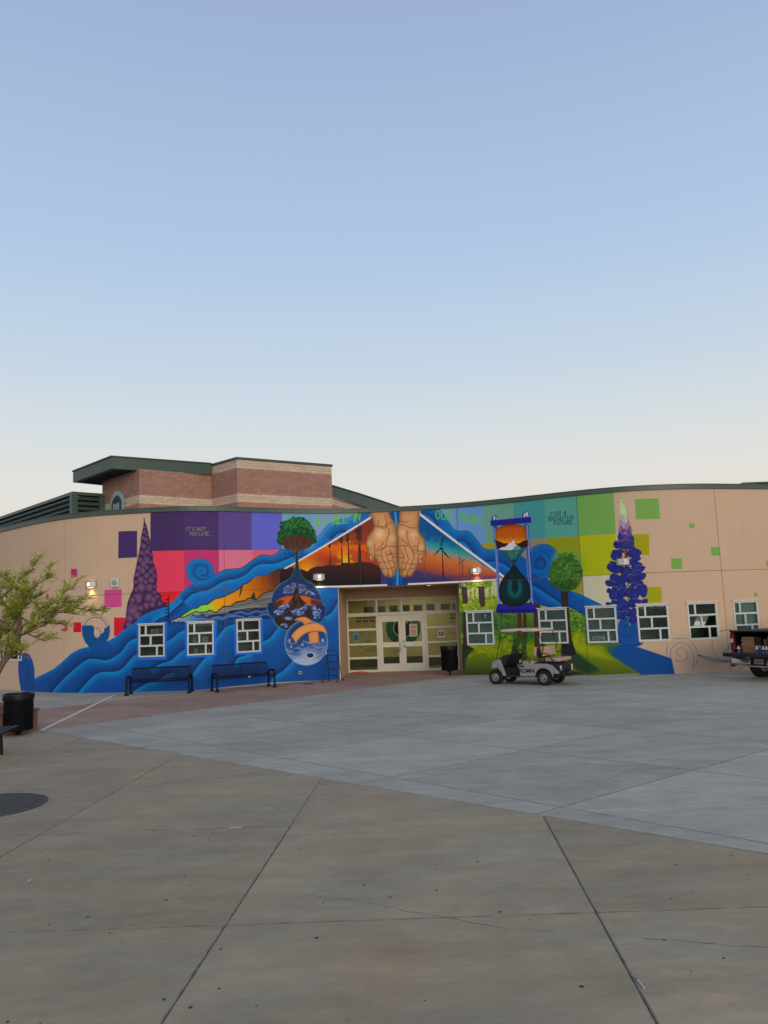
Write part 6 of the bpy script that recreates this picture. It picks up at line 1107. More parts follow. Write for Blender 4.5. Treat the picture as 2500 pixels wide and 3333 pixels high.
M_GLS = glass('window_glass', (.72, .78, .75), .07)
M_GLD = glass('lobby_glass', (.82, .83, .74), .03)
# ================================================================ ground, paving slabs
def poly_clip(poly, n, c):
    """keep the side where n.p <= c"""
    out = []
    for i in range(len(poly)):
        a, b = poly[i], poly[(i + 1) % len(poly)]; da, db = n[0] * a[0] + n[1] * a[1] - c, n[0] * b[0] + n[1] * b[1] - c
        if da <= 0: out.append(a)
        if (da < 0 < db) or (db < 0 < da): t = da / (da - db); out.append((a[0] + (b[0] - a[0]) * t, a[1] + (b[1] - a[1]) * t))
    return out
def shrink(poly, g):
    """move every edge of a convex polygon inwards by g"""
    ar = sum(poly[i][0] * poly[(i + 1) % len(poly)][1] - poly[(i + 1) % len(poly)][0] * poly[i][1] for i in range(len(poly))) / 2
    if ar < 0: poly = poly[::-1]
    out = poly
    for i in range(len(poly)):
        a, b = poly[i], poly[(i + 1) % len(poly)]; d = (b[0] - a[0], b[1] - a[1]); L = math.hypot(*d)
        if L < 1e-4: continue
        n = (d[1] / L, -d[0] / L); out = poly_clip(out, n, n[0] * a[0] + n[1] * a[1] - g)
        if len(out) < 3: return []
    return out
def concrete(name, rgb, rgb2, streak, rough=.85, patch=.55):
    m = bpy.data.materials.new(name); m.use_nodes = True; n = m.node_tree.nodes; L = m.node_tree.links; b = n['Principled BSDF']; b.inputs['Roughness'].default_value = rough; b.inputs['Specular IOR Level'].default_value = .25
    geo = n.new('ShaderNodeNewGeometry'); oi = n.new('ShaderNodeObjectInfo')
    def noise(scale, det, sx=1, sy=1, rz=0, dist=0):
        mp = n.new('ShaderNodeMapping'); mp.inputs['Scale'].default_value = (sx, sy, 1); mp.inputs['Rotation'].default_value = (0, 0, rz); L.new(geo.outputs['Position'], mp.inputs[0])
        z = n.new('ShaderNodeTexNoise'); z.inputs['Scale'].default_value = scale; z.inputs['Detail'].default_value = det; z.inputs['Roughness'].default_value = .74; z.inputs['Distortion'].default_value = dist; L.new(mp.outputs[0], z.inputs['Vector']); return z.outputs[0]
    def rng(v, a, b_, lo, hi):
        r = n.new('ShaderNodeMapRange'); r.inputs[1].default_value = a; r.inputs[2].default_value = b_; r.inputs[3].default_value = lo; r.inputs[4].default_value = hi; L.new(v, r.inputs[0]); return r.outputs[0]
    def mul(a, b_):
        q = n.new('ShaderNodeMath'); q.operation = 'MULTIPLY'; L.new(a, q.inputs[0]); L.new(b_, q.inputs[1]); return q.outputs[0]
    mix = n.new('ShaderNodeMix'); mix.data_type = 'RGBA'; L.new(rng(noise(.8, 9, .7, 1.2, streak, .3), .3, .7, 0, 1), mix.inputs[0]); mix.inputs[6].default_value = (*slin(*rgb), 1); mix.inputs[7].default_value = (*slin(*rgb2), 1)
    v = rng(noise(1.1, 10, .35, 1.5, streak, .35), .34, .66, .87, 1.11)         # trowel and wash streaks
    v = mul(v, rng(noise(.7, 10, 1, 1, 0, .5), .32, .68, .86, 1.12))              # broad weathering
    v = mul(v, rng(noise(4, 10, .5, 1.4, streak), .3, .7, .88, 1.11))           # broom marks
    v = mul(v, rng(noise(150, 3), .3, .7, .82, 1.18))                            # aggregate grain
    v = mul(v, rng(noise(11, 7), .27, .40, .72, 1.0))                            # small dark stains
    v = mul(v, rng(oi.outputs['Random'], 0, 1, .90, 1.09))
    vm = n.new('ShaderNodeVectorMath'); vm.operation = 'SCALE'; L.new(mix.outputs[2], vm.inputs[0]); L.new(v, vm.inputs['Scale']); L.new(vm.outputs[0], b.inputs['Base Color'])
    bp = n.new('ShaderNodeBump'); bp.inputs['Strength'].default_value = .25; bp.inputs['Distance'].default_value = .004; L.new(noise(90, 4), bp.inputs['Height']); L.new(bp.outputs[0], b.inputs['Normal'])
    return m
M_CT = concrete('tan_concrete', (168, 143, 112), (150, 141, 118), R(2))
M_CG = concrete('grey_concrete', (178, 169, 151), (160, 154, 140), R(-8))
M_CR = concrete('red_concrete', (168, 134, 114), (154, 127, 108), R(-20))
M_JOINT = mat('joint_dirt', (84, 76, 66), .95, noise=.3, scale=9)
M_EDGE = mat('weathered_slab_edge', (132, 121, 103), .95, noise=.35, scale=7)
M_GRD = mat('old_asphalt', (104, 101, 97), .95, noise=.25, scale=2)
gr = MB().box((0, 30, -.33), (1600, 1600, .5)).build('ground', M_GRD); tag(gr, kind='structure')
pav = empty('plaza_pavement'); tag(pav, kind='structure')
LA = ((.681, .732), (-8.19 * .681 + 18.7 * .732))        # tan / grey edge: n.p = c, tan on the low side
RED0, RED1 = 26.95, 33.6                                  # y - x limits of the red band
def slab(poly, m, gap, z=0.0, th=.08):
    poly = shrink(poly, gap)
    if len(poly) < 3: return
    ar = abs(sum(poly[i][0] * poly[(i + 1) % len(poly)][1] - poly[(i + 1) % len(poly)][0] * poly[i][1] for i in range(len(poly)))) / 2
    if ar < .02: return
    cx = sum(p[0] for p in poly) / len(poly); cy = sum(p[1] for p in poly) / len(poly); e = .011
    top = shrink(poly, e)
    mb = MB()
    if len(top) == len(poly):
        k = len(poly); q = poly if sum(poly[i][0] * poly[(i + 1) % k][1] - poly[(i + 1) % k][0] * poly[i][1] for i in range(k)) > 0 else poly[::-1]
        # match winding start of the inset ring
        j = min(range(k), key=lambda t: (top[t][0] - q[0][0]) ** 2 + (top[t][1] - q[0][1]) ** 2); top = top[j:] + top[:j]
        vs = [(p[0] - cx, p[1] - cy, z - th) for p in q] + [(p[0] - cx, p[1] - cy, z - .005) for p in q] + [(p[0] - cx, p[1] - cy, z) for p in top]
        mb.add(vs, [(i, (i + 1) % k, k + (i + 1) % k, k + i) for i in range(k)] + [(k + i, k + (i + 1) % k, 2 * k + (i + 1) % k, 2 * k + i) for i in range(k)] + [tuple(range(2 * k, 3 * k))])
    else: mb.prism([(p[0] - cx, p[1] - cy) for p in poly], z - th, z)
    o = mb.build('slab', m, pav); o.location = (cx, cy, 0); o.data.materials.append(M_EDGE)
    if len(top) == len(poly):
        for f_ in o.data.polygons:
            if f_.index < 2 * len(poly): f_.material_index = 1
def grid(o, u, v, iu, iv, clips, m, gap):
    for i in range(*iu):
        for j in range(*iv):
            q = [(o[0] + u[0] * a + v[0] * b, o[1] + u[1] * a + v[1] * b) for a, b in ((i, j), (i + 1, j), (i + 1, j + 1), (i, j + 1))]
            if max(abs(p[0]) for p in q) > 42 or max(p[1] for p in q) < -9: continue
            for n_, c_ in clips:
                q = poly_clip(q, n_, c_)
                if len(q) < 3: break
            if len(q) >= 3: slab(q, m, gap)
neg = lambda n_, c_: ((-n_[0], -n_[1]), -c_)
# tan slabs: 2.93 m squares
grid((-1.38, 6.58), (2.93, -.035), (.16, 2.925), (-9, 7), (-5, 8), [LA, ((0, 1), 40)], M_CT, .004)
# grey slabs, laid on the diagonal
gn, kn = (-.616, .788), (.719, .695)
grid((2.0, 9.86), (2.87 / .985 * .695 / .99, -2.87 / .985 * .719 / .99), (2.9 * .79, 2.9 * .62), (-10, 9), (-6, 13), [neg(*LA), ((-1, 1), RED0), ((0, 1), 34)], M_CG, .004)
# red band along the building and into the entrance, grey again beyond it
grid((-8.17, 18.74), (2.6, 2.6), (-2.35, 2.35), (-2, 8), (0, 3), [neg(*LA), ((-1, 1), RED1), ((1, -1), -RED0), ((0, 1), 34.5)], M_CR, .004)
grid((-8.17, 18.74), (2.6, 2.6), (-2.35, 2.35), (-3, 6), (1, 9), [neg(*LA), ((1, -1), -RED1), ((0, 1), 39)], M_CG, .004)
def strip(name, a, b, w, m, z=.004):
    a, b = Vector(a), Vector(b); d = (b - a).normalized(); n_ = Vector((-d.y, d.x)) * w / 2
    q = [a + n_, a - n_, b - n_, b + n_]
    o = MB().add([(p.x, p.y, z) for p in q] + [(p.x, p.y, z - .003) for p in q], [(0, 1, 2, 3), (4, 5, 1, 0), (5, 6, 2, 1), (6, 7, 3, 2), (7, 4, 0, 3)]).build(name, m); return o
M_LINE = mat('worn_white_paint', (214, 200, 178), .8, noise=.2, scale=14)
tag(strip('painted_line', (-8.17, 18.74), (-9.36, 27.0), .10, M_LINE), kind='structure')
tag(strip('painted_line', (10.05, 26.5), (12.4, 23.6), .08, M_LINE), kind='structure')
M_CRK = mat('crack_dirt', (62, 56, 50), .95, noise=.4, scale=12)
for a, b, w_ in (((-.02, 6.78), (.85, 6.28), .006), ((.85, 6.28), (1.15, 6.22), .004), ((1.75, 6.02), (2.75, 5.72), .007), ((-1.0, 7.3), (-.05, 6.8), .004), ((2.9, 11.2), (4.1, 12.6), .006), ((8.1, 25.6), (7.75, 22.6), .012)):
    a, b = Vector(a), Vector(b); rr = random.Random(int(w_ * 1e6 + a.x * 100)); n_ = (b - a).orthogonal().normalized() if False else Vector((-(b - a).y, (b - a).x)).normalized(); K = 26; L_ = []; d_ = 0
    for i in range(K + 1):
        d_ = d_ * .8 + rr.uniform(-.012, .012); p = a.lerp(b, i / K) + n_ * d_; h = w_ * rr.uniform(.15, .6); L_ += [(p.x + n_.x * h, p.y + n_.y * h, .0012), (p.x - n_.x * h, p.y - n_.y * h, .0012)]
    tag(MB().add(L_, [(2 * i, 2 * i + 1, 2 * i + 3, 2 * i + 2) for i in range(K)]).build('pavement_crack', M_CRK), kind='structure')
# ================================================================ the school building
SCH = tag(empty('school_building', (0, 30, 0)), 'long low school with a waving tan wall covered in a big painted mural', 'building')
OFF = Vector((0, -30, 0))        # children keep world coordinates through this offset
class WB(MB):
    """mesh builder in world coordinates for the school's children"""
    def build(s, name, m, parent=None, **k):
        s.v = [(p[0], p[1] - 30, p[2]) for p in s.v]; return MB.build(s, name, m, parent or SCH, **k)
def wall_panel(x0, x1, z0, z1, cuts, m=M_MUR):
    g = .008; x0 += g; x1 -= g; z0 += (g if z0 > 0 else 0); z1 -= g
    xs = set(np.linspace(x0, x1, max(2, int((x1 - x0) / .3) + 1)).tolist()); zs = {z0, z1}
    cs = [(max(a, x0), min(b, x1), max(c, z0), min(d, z1)) for a, b, c, d in cuts if a < x1 and b > x0 and c < z1 and d > z0]
    for a, b, c, d in cs:
        xs -= {x for x in xs if (abs(x - a) < .06 or abs(x - b) < .06) and x not in (x0, x1)}; xs |= {a, b}; zs |= {c, d}
    xs, zs = sorted(xs), sorted(zs)
    hole = lambda x, z: any(a < x < b and c < z < d for a, b, c, d in cs)
    idx = {}; V = []; F_ = []; UV = []
    def vert(x, z, dep):
        k = (round(x, 4), round(z, 4), dep)
        if k not in idx: idx[k] = len(V); p = wp(x, z, -dep); V.append((p.x, p.y - 30, p.z)); UV.append(((x - MX0) / (MX1 - MX0), z / MZ1))
        return idx[k]
    solid = {}
    for i in range(len(xs) - 1):
        for j in range(len(zs) - 1):
            solid[i, j] = not hole((xs[i] + xs[i + 1]) / 2, (zs[j] + zs[j + 1]) / 2)
    D = .14
    for (i, j), ok in solid.items():
        if not ok: continue
        a, b, c, d = xs[i], xs[i + 1], zs[j], zs[j + 1]
        F_.append((vert(a, c, 0), vert(b, c, 0), vert(b, d, 0), vert(a, d, 0)))
        for (ii, jj), (p, q) in (((i - 1, j), ((a, d), (a, c))), ((i + 1, j), ((b, c), (b, d))), ((i, j - 1), ((a, c), (b, c))), ((i, j + 1), ((b, d), (a, d)))):
            if not solid.get((ii, jj), False): F_.append((vert(*q, 0), vert(*p, 0), vert(*p, D), vert(*q, D)))
    me = bpy.data.meshes.new('wall_panel'); me.from_pydata(V, [], F_); me.update()
    uv = me.uv_layers.new(name='UVMap'); lv = np.zeros(len(me.loops), np.int32); me.loops.foreach_get('vertex_index', lv); uv.data.foreach_set('uv', np.array(UV, np.float32)[lv].ravel())
    return link('wall_panel', me, m, SCH)
JX = [-20.5, -15.0, -11.77, -5.83, -1.0, 2.78, 6.87, 11.62, 15.5]
cuts = [(a - .0, b + .0, c, d) for a, b, c, d in WINS] + [(E0, E1, -1, LINTEL)]
for a, b in zip(JX[:-1], JX[1:]):
    wall_panel(a, b, 0, LINTEL, cuts); wall_panel(a, b, LINTEL, WALL_H, cuts)
# sealant strips at the back of the joints, core of the wall behind the panels
jb = WB()
for x in JX[1:-1]:
    z0 = LINTEL if E0 < x < E1 else 0
    a, b = wp(x - .02, 0, -.022), wp(x + .02, 0, -.022); jb.add([(a.x, a.y, z0), (b.x, b.y, z0), (b.x, b.y, WALL_H), (a.x, a.y, WALL_H)], [(0, 1, 2, 3)])
xs = np.linspace(JX[0], JX[-1], 120)
for a, b in zip(xs[:-1], xs[1:]):
    p, q = wp(a, 0, -.022), wp(b, 0, -.022); jb.add([(p.x, p.y, LINTEL - .02), (q.x, q.y, LINTEL - .02), (q.x, q.y, LINTEL + .02), (p.x, p.y, LINTEL + .02)], [(0, 1, 2, 3)])
jb.build('joint_sealant', M_TAND)
core = WB(); wcut = [(E0, E1, LINTEL)] + [(a, b, 0) for a, b, _, _ in WINS]
def sweep(mb, x0, x1, prof, n=0):
    """profile [(out, z)] swept along the facade"""
    n = n or max(2, int((x1 - x0) / .3)); t = np.linspace(x0, x1, n + 1); k = len(prof)
    vs = [wp(x, z, o) for x in t for o, z in prof]
    fs = [(i * k + j, i * k + (j + 1) % k, (i + 1) * k + (j + 1) % k, (i + 1) * k + j) for i in range(n) for j in range(k)] + [tuple(range(k)), tuple(range(n * k, (n + 1) * k))]
    return mb.add(vs, fs)
sweep(core, JX[0], JX[-1], [(-.15, LINTEL + .03), (-.15, WALL_H - .02), (-.25, WALL_H - .02), (-.25, LINTEL + .03)], 100)
core.build('wall_core', M_TAN)
cop = WB(); sweep(cop, JX[0], JX[-1], [(.05, WALL_H), (.05, WALL_H + .15), (-.32, WALL_H + .15), (-.32, WALL_H)], 120); cop.build('coping', M_COP)
rim = WB(); sweep(rim, JX[0], JX[-1], [(.065, WALL_H + .15), (.065, WALL_H + .175), (-.32, WALL_H + .175), (-.32, WALL_H + .152)], 120); rim.build('coping_cap', M_COP)
rf = WB(); t = np.linspace(JX[0], JX[-1], 60); k = len(t)
rf.add([wp(x, 6.2, -.2) for x in t] + [(x, 41 if x > -14 else 44, 6.2) for x in t], [(i, i + 1, k + i + 1, k + i) for i in range(k - 1)]); rf.build('roof', M_ROOF)
side = WB(); p = wp(JX[-1], 0); side.add([p, (p.x, 41, 0), (p.x, 41, WALL_H), (p.x, p.y, WALL_H)], [(0, 1, 2, 3)]); p = wp(JX[0], 0); side.add([p, (p.x, 44, 0), (p.x, 44, WALL_H), (p.x, p.y, WALL_H)], [(0, 1, 2, 3)])
side.add([(JX[-1], 41, 0), (JX[0], 44, 0), (JX[0], 44, WALL_H), (JX[-1], 41, WALL_H)], [(0, 1, 2, 3)]); side.build('rear_wall', M_TAN)
# ---------------------------------------------------------------- windows
M_TERRA = mat('terracotta', (150, 70, 50), .7); M_TEAL = mat('teal_glaze', (60, 110, 110), .3); M_CARD = mat('pale_card', (170, 176, 168), .8)
LOOK = ['blind', 'blind', 'jars', 'shelf', 'vase', 'logo', 'blind', 'gths', 'dark', 'dark', 'blind']
M_DEC = mat('window_lettering', (150, 165, 160), .7, noise=.03); M_DECT = mat('teal_lettering', (40, 104, 108), .6, noise=.05); M_DECD = mat('dim_lettering', (58, 76, 74), .7)
for wi, (x0, x1, z0, z1) in enumerate(WINS):
    A, B = wp(x0, 0), wp(x1, 0); d = (B - A); Wd = d.length; d.normalize(); n_ = Vector((d.y, -d.x, 0)); H = z1 - z0
    win = empty('window', (A.x, A.y - 30, z0), math.atan2(d.y, d.x), SCH)
    f = .062; m_ = .062; yo, yi = -.018, .05      # local y: outwards is negative
    if wi in (2, 3, 4): f = .05
    fr = MB(); bar = lambda a, b, c, e: fr.box(((a + b) / 2, (yo + yi) / 2, (c + e) / 2), (b - a, yi - yo, e - c))
    bar(0, Wd, 0, f); bar(0, Wd, H - f, H); bar(0, f, f, H - f); bar(Wd - f, Wd, f, H - f)
    iw, ih = Wd - 2 * f, H - 2 * f; rh = (ih - 2 * m_) / 3; yo += .004
    rows = [f, f + rh + m_, f + 2 * (rh + m_)]
    bar(f, Wd - f, rows[1] - m_, rows[1]); bar(f, Wd - f, rows[2] - m_, rows[2]); yo += .004
    split = [.72, .45, .24]; panes = []
    for r, sp_ in zip(rows, split):
        xm = f + iw * sp_; bar(xm - m_ / 2, xm + m_ / 2, r, r + rh); panes += [(f, xm - m_ / 2, r), (xm + m_ / 2, Wd - f, r)]
    fr.build('frame', M_WHT, win, bevel=.004, seg=1)
    MB().box((Wd / 2, -.012, H + .018), (Wd + .08, .09, .035)).build('head_flashing', M_WHT, win)
    for a, b, r in panes: MB().box(((a + b) / 2, .026, r + rh / 2), (b - a + .01, .006, rh + .01)).build('pane', M_GLS, win)
    # the room behind
    rm = MB(); rm.add([(-.1, .13, -.15), (Wd + .1, .13, -.15), (Wd + .1, .13, H + .1), (-.1, .13, H + .1), (-.1, 1.0, -.15), (Wd + .1, 1.0, -.15), (Wd + .1, 1.0, H + .1), (-.1, 1.0, H + .1)], [(4, 5, 6, 7), (0, 1, 5, 4), (3, 2, 6, 7), (0, 3, 7, 4), (1, 2, 6, 5)]); rm.build('room', M_ROOM, win)
    lk = LOOK[wi]; rr = random.Random(wi)
    if lk in ('blind', 'logo', 'gths'): MB().box((Wd / 2, .11, H / 2), (Wd, .01, H)).build('blind', M_BLIND, win)
    if lk == 'jars':
        s = MB(); s.box((Wd / 2, .3, H * .68), (Wd, .3, .02)); s.box((Wd / 2, .3, H * .36), (Wd, .3, .02)); s.build('shelf', M_BLIND, win)
        for xx in (.4, .58, .78): MB().box((xx, .3, H * .69 + .1), (.15, .15, .18)).build('box', M_CARD, win, bevel=.01)
        MB().lathe([(.03, 0), (.07, .06), (.06, .14), (.02, .17), (.025, .22)], (.28, .3, H * .37)).build('vase', M_TEAL, win, smooth=True)
        MB().lathe([(.05, 0), (.06, .1), (.03, .12)], (.68, .3, H * .37)).build('jar', M_TEAL, win, smooth=True)
    if lk == 'shelf':
        MB().box((Wd / 2, .3, H * .36), (Wd, .3, .02)).build('shelf', M_BLIND, win)
        MB().lathe([(.09, 0), (.08, .05), (.05, .12), (.06, .16), (.01, .24)], (.25, .3, H * .37)).build('figurine', M_CARD, win, smooth=True)
        MB().box((.62, .3, H * .37 + .1), (.22, .1, .18)).build('picture_card', M_CARD, win); MB().box((.3, .3, .12), (.12, .08, .2)).build('carton', M_CARD, win)
        MB().box((.75, .2, .1), (.04, .04, .16)).build('bottle', M_CARD, win)
    if lk == 'vase':
        MB().box((Wd / 2, .3, H * .36), (Wd, .3, .02)).build('shelf', M_BLIND, win)
        MB().lathe([(.04, 0), (.09, .08), (.08, .16), (.03, .22), (.03, .26)], (.6, .3, H * .37)).build('vase', M_TERRA, win, smooth=True)
        MB().lathe([(.05, 0), (.06, .1), (.02, .15)], (.2, .3, H * .37)).build('jar', M_CARD, win, smooth=True)
    tm = lambda x, z: frame3((x, .018, z), (1, 0, 0), (0, 0, 1))
    if lk == 'gths': words('lettering', 'GTHS', .17, M_DEC, win, tm(f + iw * .35, f + .10))
    if lk == 'logo':
        words('lettering', 'GREAT', .13, M_DECD, win, tm(f + iw * .42, f + .07)); words('emblem', 'T', .2, M_DEC, win, tm(f + iw * .74, rows[2] + rh * .52))
        MB().box((f + iw * .87, .016, f + rh / 2), (iw * .2, .002, rh * .9)).build('sticker', M_DECT, win); MB().box((f + iw * .74, .021, rows[2] + rh / 2), (.26, .002, rh * .95)).build('emblem_ground', mat('deep_teal_film', (22, 62, 68), .5), win)
# ---------------------------------------------------------------- entrance recess
SL, SR = Vector((-1.72, 33.22, 0)), Vector((2.86, 32.55, 0)); a0, b0 = wp(E0, 0), wp(E1, 0)
rec = WB()
def quadwall(mb, p, q, z0, z1): mb.add([(p.x, p.y, z0), (q.x, q.y, z0), (q.x, q.y, z1), (p.x, p.y, z1)], [(0, 1, 2, 3)])
quadwall(rec, wp(E0, 0, -.14), SL, 0, LINTEL); rec.build('entrance_side_wall', M_TAN)
rec = WB(); quadwall(rec, SR, wp(E1, 0, -.14), 0, LINTEL); rec.build('entrance_side_wall', M_TAN)
sf = WB(); sf.add([wp(x, LINTEL - .001, -.13) for x in np.linspace(E0, E1, 12)] + [(SR.x, SR.y, LINTEL - .001), (SL.x, SL.y, LINTEL - .001)], [tuple(range(14))]); sf.build('entrance_soffit', M_TAN)
dS = (SR - SL); SW = dS.length; dS.normalize(); angS = math.atan2(dS.y, dS.x)
SF = empty('storefront', (SL.x, SL.y - 30, 0), angS, SCH); FT = 3.02
hd = MB().box((SW / 2, .05, (FT + LINTEL) / 2), (SW, .14, LINTEL - FT)); hd.build('header_wall', M_TAN, SF)
fr = MB(); bar = lambda a, b, c, e, y0=-.05, y1=.06: fr.box(((a + b) / 2, (y0 + y1) / 2, (c + e) / 2), (b - a, y1 - y0, e - c))
cols = [(.055, 1.23), (1.31, 2.28), (2.36, 3.28), (3.36, SW - .055)]; rowsS = [(.10, .54), (.63, 1.11), (1.19, 1.71), (1.80, 2.29)]; TR0, TR1 = 2.44, 2.96
bar(0, .055, 0, FT); bar(SW - .055, SW, 0, FT); bar(.055, SW - .055, TR1, FT); bar(.055, SW - .055, rowsS[3][1] + .02, TR0)
for u in (1.23, 3.28): bar(u, u + .08, 0, rowsS[3][1] + .02, -.046)
for u in (1.23, 2.28, 3.28): bar(u, u + .08, TR0, TR1, -.046)
for c in (cols[0], cols[3]):
    bar(c[0], c[1], 0, .10, -.042)
    for k_ in range(3): bar(c[0], c[1], rowsS[k_][1], rowsS[k_ + 1][0], -.042)
    bar(c[0], c[1], rowsS[3][1], rowsS[3][1] + .02, -.042)
fr.build('frame', M_DOOR, SF, bevel=.004, seg=1)
for c in cols: MB().box(((c[0] + c[1]) / 2, .0, (TR0 + TR1) / 2), (c[1] - c[0] + .01, .008, TR1 - TR0 + .01)).build('pane', M_GLD, SF)
for c in (cols[0], cols[3]):
    for r in rowsS: MB().box(((c[0] + c[1]) / 2, .0, (r[0] + r[1]) / 2), (c[1] - c[0] + .01, .008, r[1] - r[0] + .01)).build('pane', M_GLD, SF)
for k_, (u0, u1, pz) in enumerate(((1.315, 2.292, (1.49, 2.16)), (2.298, 3.275, (2.45, 3.12)))):
    dw = SL + dS * ((u0 + u1) / 2); D_ = empty('door', (dw.x, dw.y - 30, 0), angS, SCH); sh = (u0 + u1) / 2
    q = MB(); zz = [(.02, .33), (1.0, 1.20), (2.04, 2.30)]; pa, pb = pz[0] - sh, pz[1] - sh; a, b = u0 - sh, u1 - sh
    for c, e in zz: q.box(((pa + pb) / 2, -.02, (c + e) / 2), (pb - pa, .05, e - c))
    q.box(((a + pa) / 2, -.02, 1.16), (pa - a, .05, 2.28)); q.box(((pb + b) / 2, -.02, 1.16), (b - pb, .05, 2.28)); q.build('door_leaf', M_DOOR, D_, bevel=.004, seg=1)
    for c, e in ((.33, 1.0), (1.2, 2.04)): MB().box(((pa + pb) / 2, -.01, (c + e) / 2), (pb - pa + .01, .008, e - c + .01)).build('pane', M_GLD, D_)
    h = MB()
    if k_ == 0: h.box((b - .09, -.052, 1.02), (.07, .012, .38)); h.tube([(b - .09, -.06, .95), (b - .09, -.10, .93), (b - .09, -.10, .80), (b - .09, -.06, .78)], .012)
    else: h.box((a + .08, -.052, 1.2), (.08, .012, .14)); h.box((a + .08, -.052, 1.02), (.07, .012, .16)); h.tube([(a + .08, -.05, 1.02), (a + .08, -.10, 1.02), (a + .22, -.10, 1.01)], .013)
    h.build('handle', M_STEEL, D_, smooth=True)
    MB().box((0, -.03, .012), (b - a, .06, .02)).build('threshold', M_STEEL, D_)
# lobby behind the glass
def W2(u, y, z): p = SL + dS * u + Vector((-dS.y, dS.x, 0)) * y; return (p.x, p.y, z)
M_LOB = mat('lobby_yellow_paint', (206, 194, 142), .7, noise=.05); M_LOBC = mat('lobby_ceiling', (170, 166, 130), .8); M_LOBF = mat('lobby_floor', (120, 124, 104), .4)
M_BASE = mat('grey_baseboard', (82, 84, 80), .7)
lb = WB(); U0, U1, DB = -.6, SW + .6, 3.2
lb.add([W2(U0, DB, 0), W2(U1, DB, 0), W2(U1, DB, 3.3), W2(U0, DB, 3.3), W2(U0, .1, 0), W2(U1, .1, 0), W2(U1, .1, 3.3), W2(U0, .1, 3.3)], [(0, 1, 2, 3), (0, 3, 7, 4), (1, 2, 6, 5)]); lb.build('lobby_wall', M_LOB)
lb = WB(); lb.add([W2(U0, .1, 3.3), W2(U1, .1, 3.3), W2(U1, DB, 3.3), W2(U0, DB, 3.3)], [(0, 1, 2, 3)]); lb.build('lobby_ceiling', M_LOBC)
lb = WB(); lb.add([W2(U0, .1, .003), W2(U1, .1, .003), W2(U1, DB, .003), W2(U0, DB, .003)], [(0, 1, 2, 3)]); lb.build('lobby_floor', M_LOBF)
lb = WB(); lb.add([W2(U0, DB - .015, 0), W2(U1, DB - .015, 0), W2(U1, DB - .015, .42), W2(U0, DB - .015, .42)], [(0, 1, 2, 3)]); lb.build('baseboard', M_BASE)
bl = WB()
for u in (2.4,): bl.add([W2(u - .6, 1.2, 3.29), W2(u + .6, 1.2, 3.29), W2(u + .6, 1.9, 3.29), W2(u - .6, 1.9, 3.29)], [(0, 1, 2, 3)])
bl.build('lobby_lamp', emit('lobby_lamp_glow', (1, .93, .76), 13.0))
# school emblem painted ring on the lobby wall
M_EMB = mat('teal_enamel', (24, 104, 92), .5); M_EMW = mat('white_enamel', (205, 205, 195), .5); M_EMK = mat('black_enamel', (20, 22, 22), .5)
EU, EZ = 1.95, 1.72; emb = empty('emblem', Vector(W2(EU, DB - .02, EZ)) - Vector((0, 30, 0)), angS, SCH)
MB().lathe([(.45, 0), (.78, 0), (.78, -.015), (.45, -.015)], ax='y', n=40, caps=False).build('ring', M_EMB, emb)
MB().lathe([(.42, -.004), (.452, -.004), (.452, -.02), (.42, -.02)], ax='y', n=40, caps=False).build('ring_border', M_EMW, emb); MB().lathe([(.0, 0), (.43, 0), (.43, -.01), (.0, -.01)], ax='y', n=40, caps=False).build('centre_disc', M_EMK, emb)
words('letter', 'T', .62, M_EMB, emb, frame3((0, -.022, -.02), (1, 0, 0), (0, 0, 1))); words('letter', 'T', .72, M_EMW, emb, frame3((0, -.014, -.02), (1, 0, 0), (0, 0, 1)))
for ch, an in zip('GTHS', (125, 100, 78, 52)): words('letter', ch, .24, M_EMK, emb, frame3((math.cos(R(an)) * .62, -.02, math.sin(R(an)) * .62), (math.sin(R(an)), 0, -math.cos(R(an))), (math.cos(R(an)), 0, math.sin(R(an)))))
for ch, an in zip('TITANS', (212, 235, 253, 272, 295, 320)): words('letter', ch, .22, M_EMK, emb, frame3((math.cos(R(an)) * .62, -.02, math.sin(R(an)) * .62), (-math.sin(R(an)), 0, math.cos(R(an))), (-math.cos(R(an)), 0, -math.sin(R(an)))))
# faint rows of print on the lobby wall
pr = WB(); rr = random.Random(4)
for u0, u1 in ((-.2, 1.5), (4.1, 5.0)):
    for z, hgt, wd in ((2.18, .16, .14), (2.02, .1, .3)):
        u = u0
        while u < u1: pr.add([W2(u, DB - .012, z), W2(u + wd * .8, DB - .012, z), W2(u + wd * .8, DB - .012, z + hgt), W2(u, DB - .012, z + hgt)], [(0, 1, 2, 3)]); u += wd
    for k_ in range(46):
        u, z = rr.uniform(u0, u1), .6 + .09 * rr.randint(0, 14); w_ = rr.uniform(.05, .22); pr.add([W2(u, DB - .012, z), W2(u + w_, DB - .012, z), W2(u + w_, DB - .012, z + .025), W2(u, DB - .012, z + .025)], [(0, 1, 2, 3)])
tag(pr.build('wall_print', mat('grey_print', (112, 110, 82), .7)), kind='stuff')
words('lettering', 'ASU', .17, mat('maroon_vinyl', (96, 34, 40), .6), SCH, frame3(Vector(W2(3.98, -.012, 1.07)) - Vector((0, 30, 0)), dS, (0, 0, 1)))
M_PHF = mat('dark_photo_print', (52, 54, 46), .6, noise=.8, scale=14)
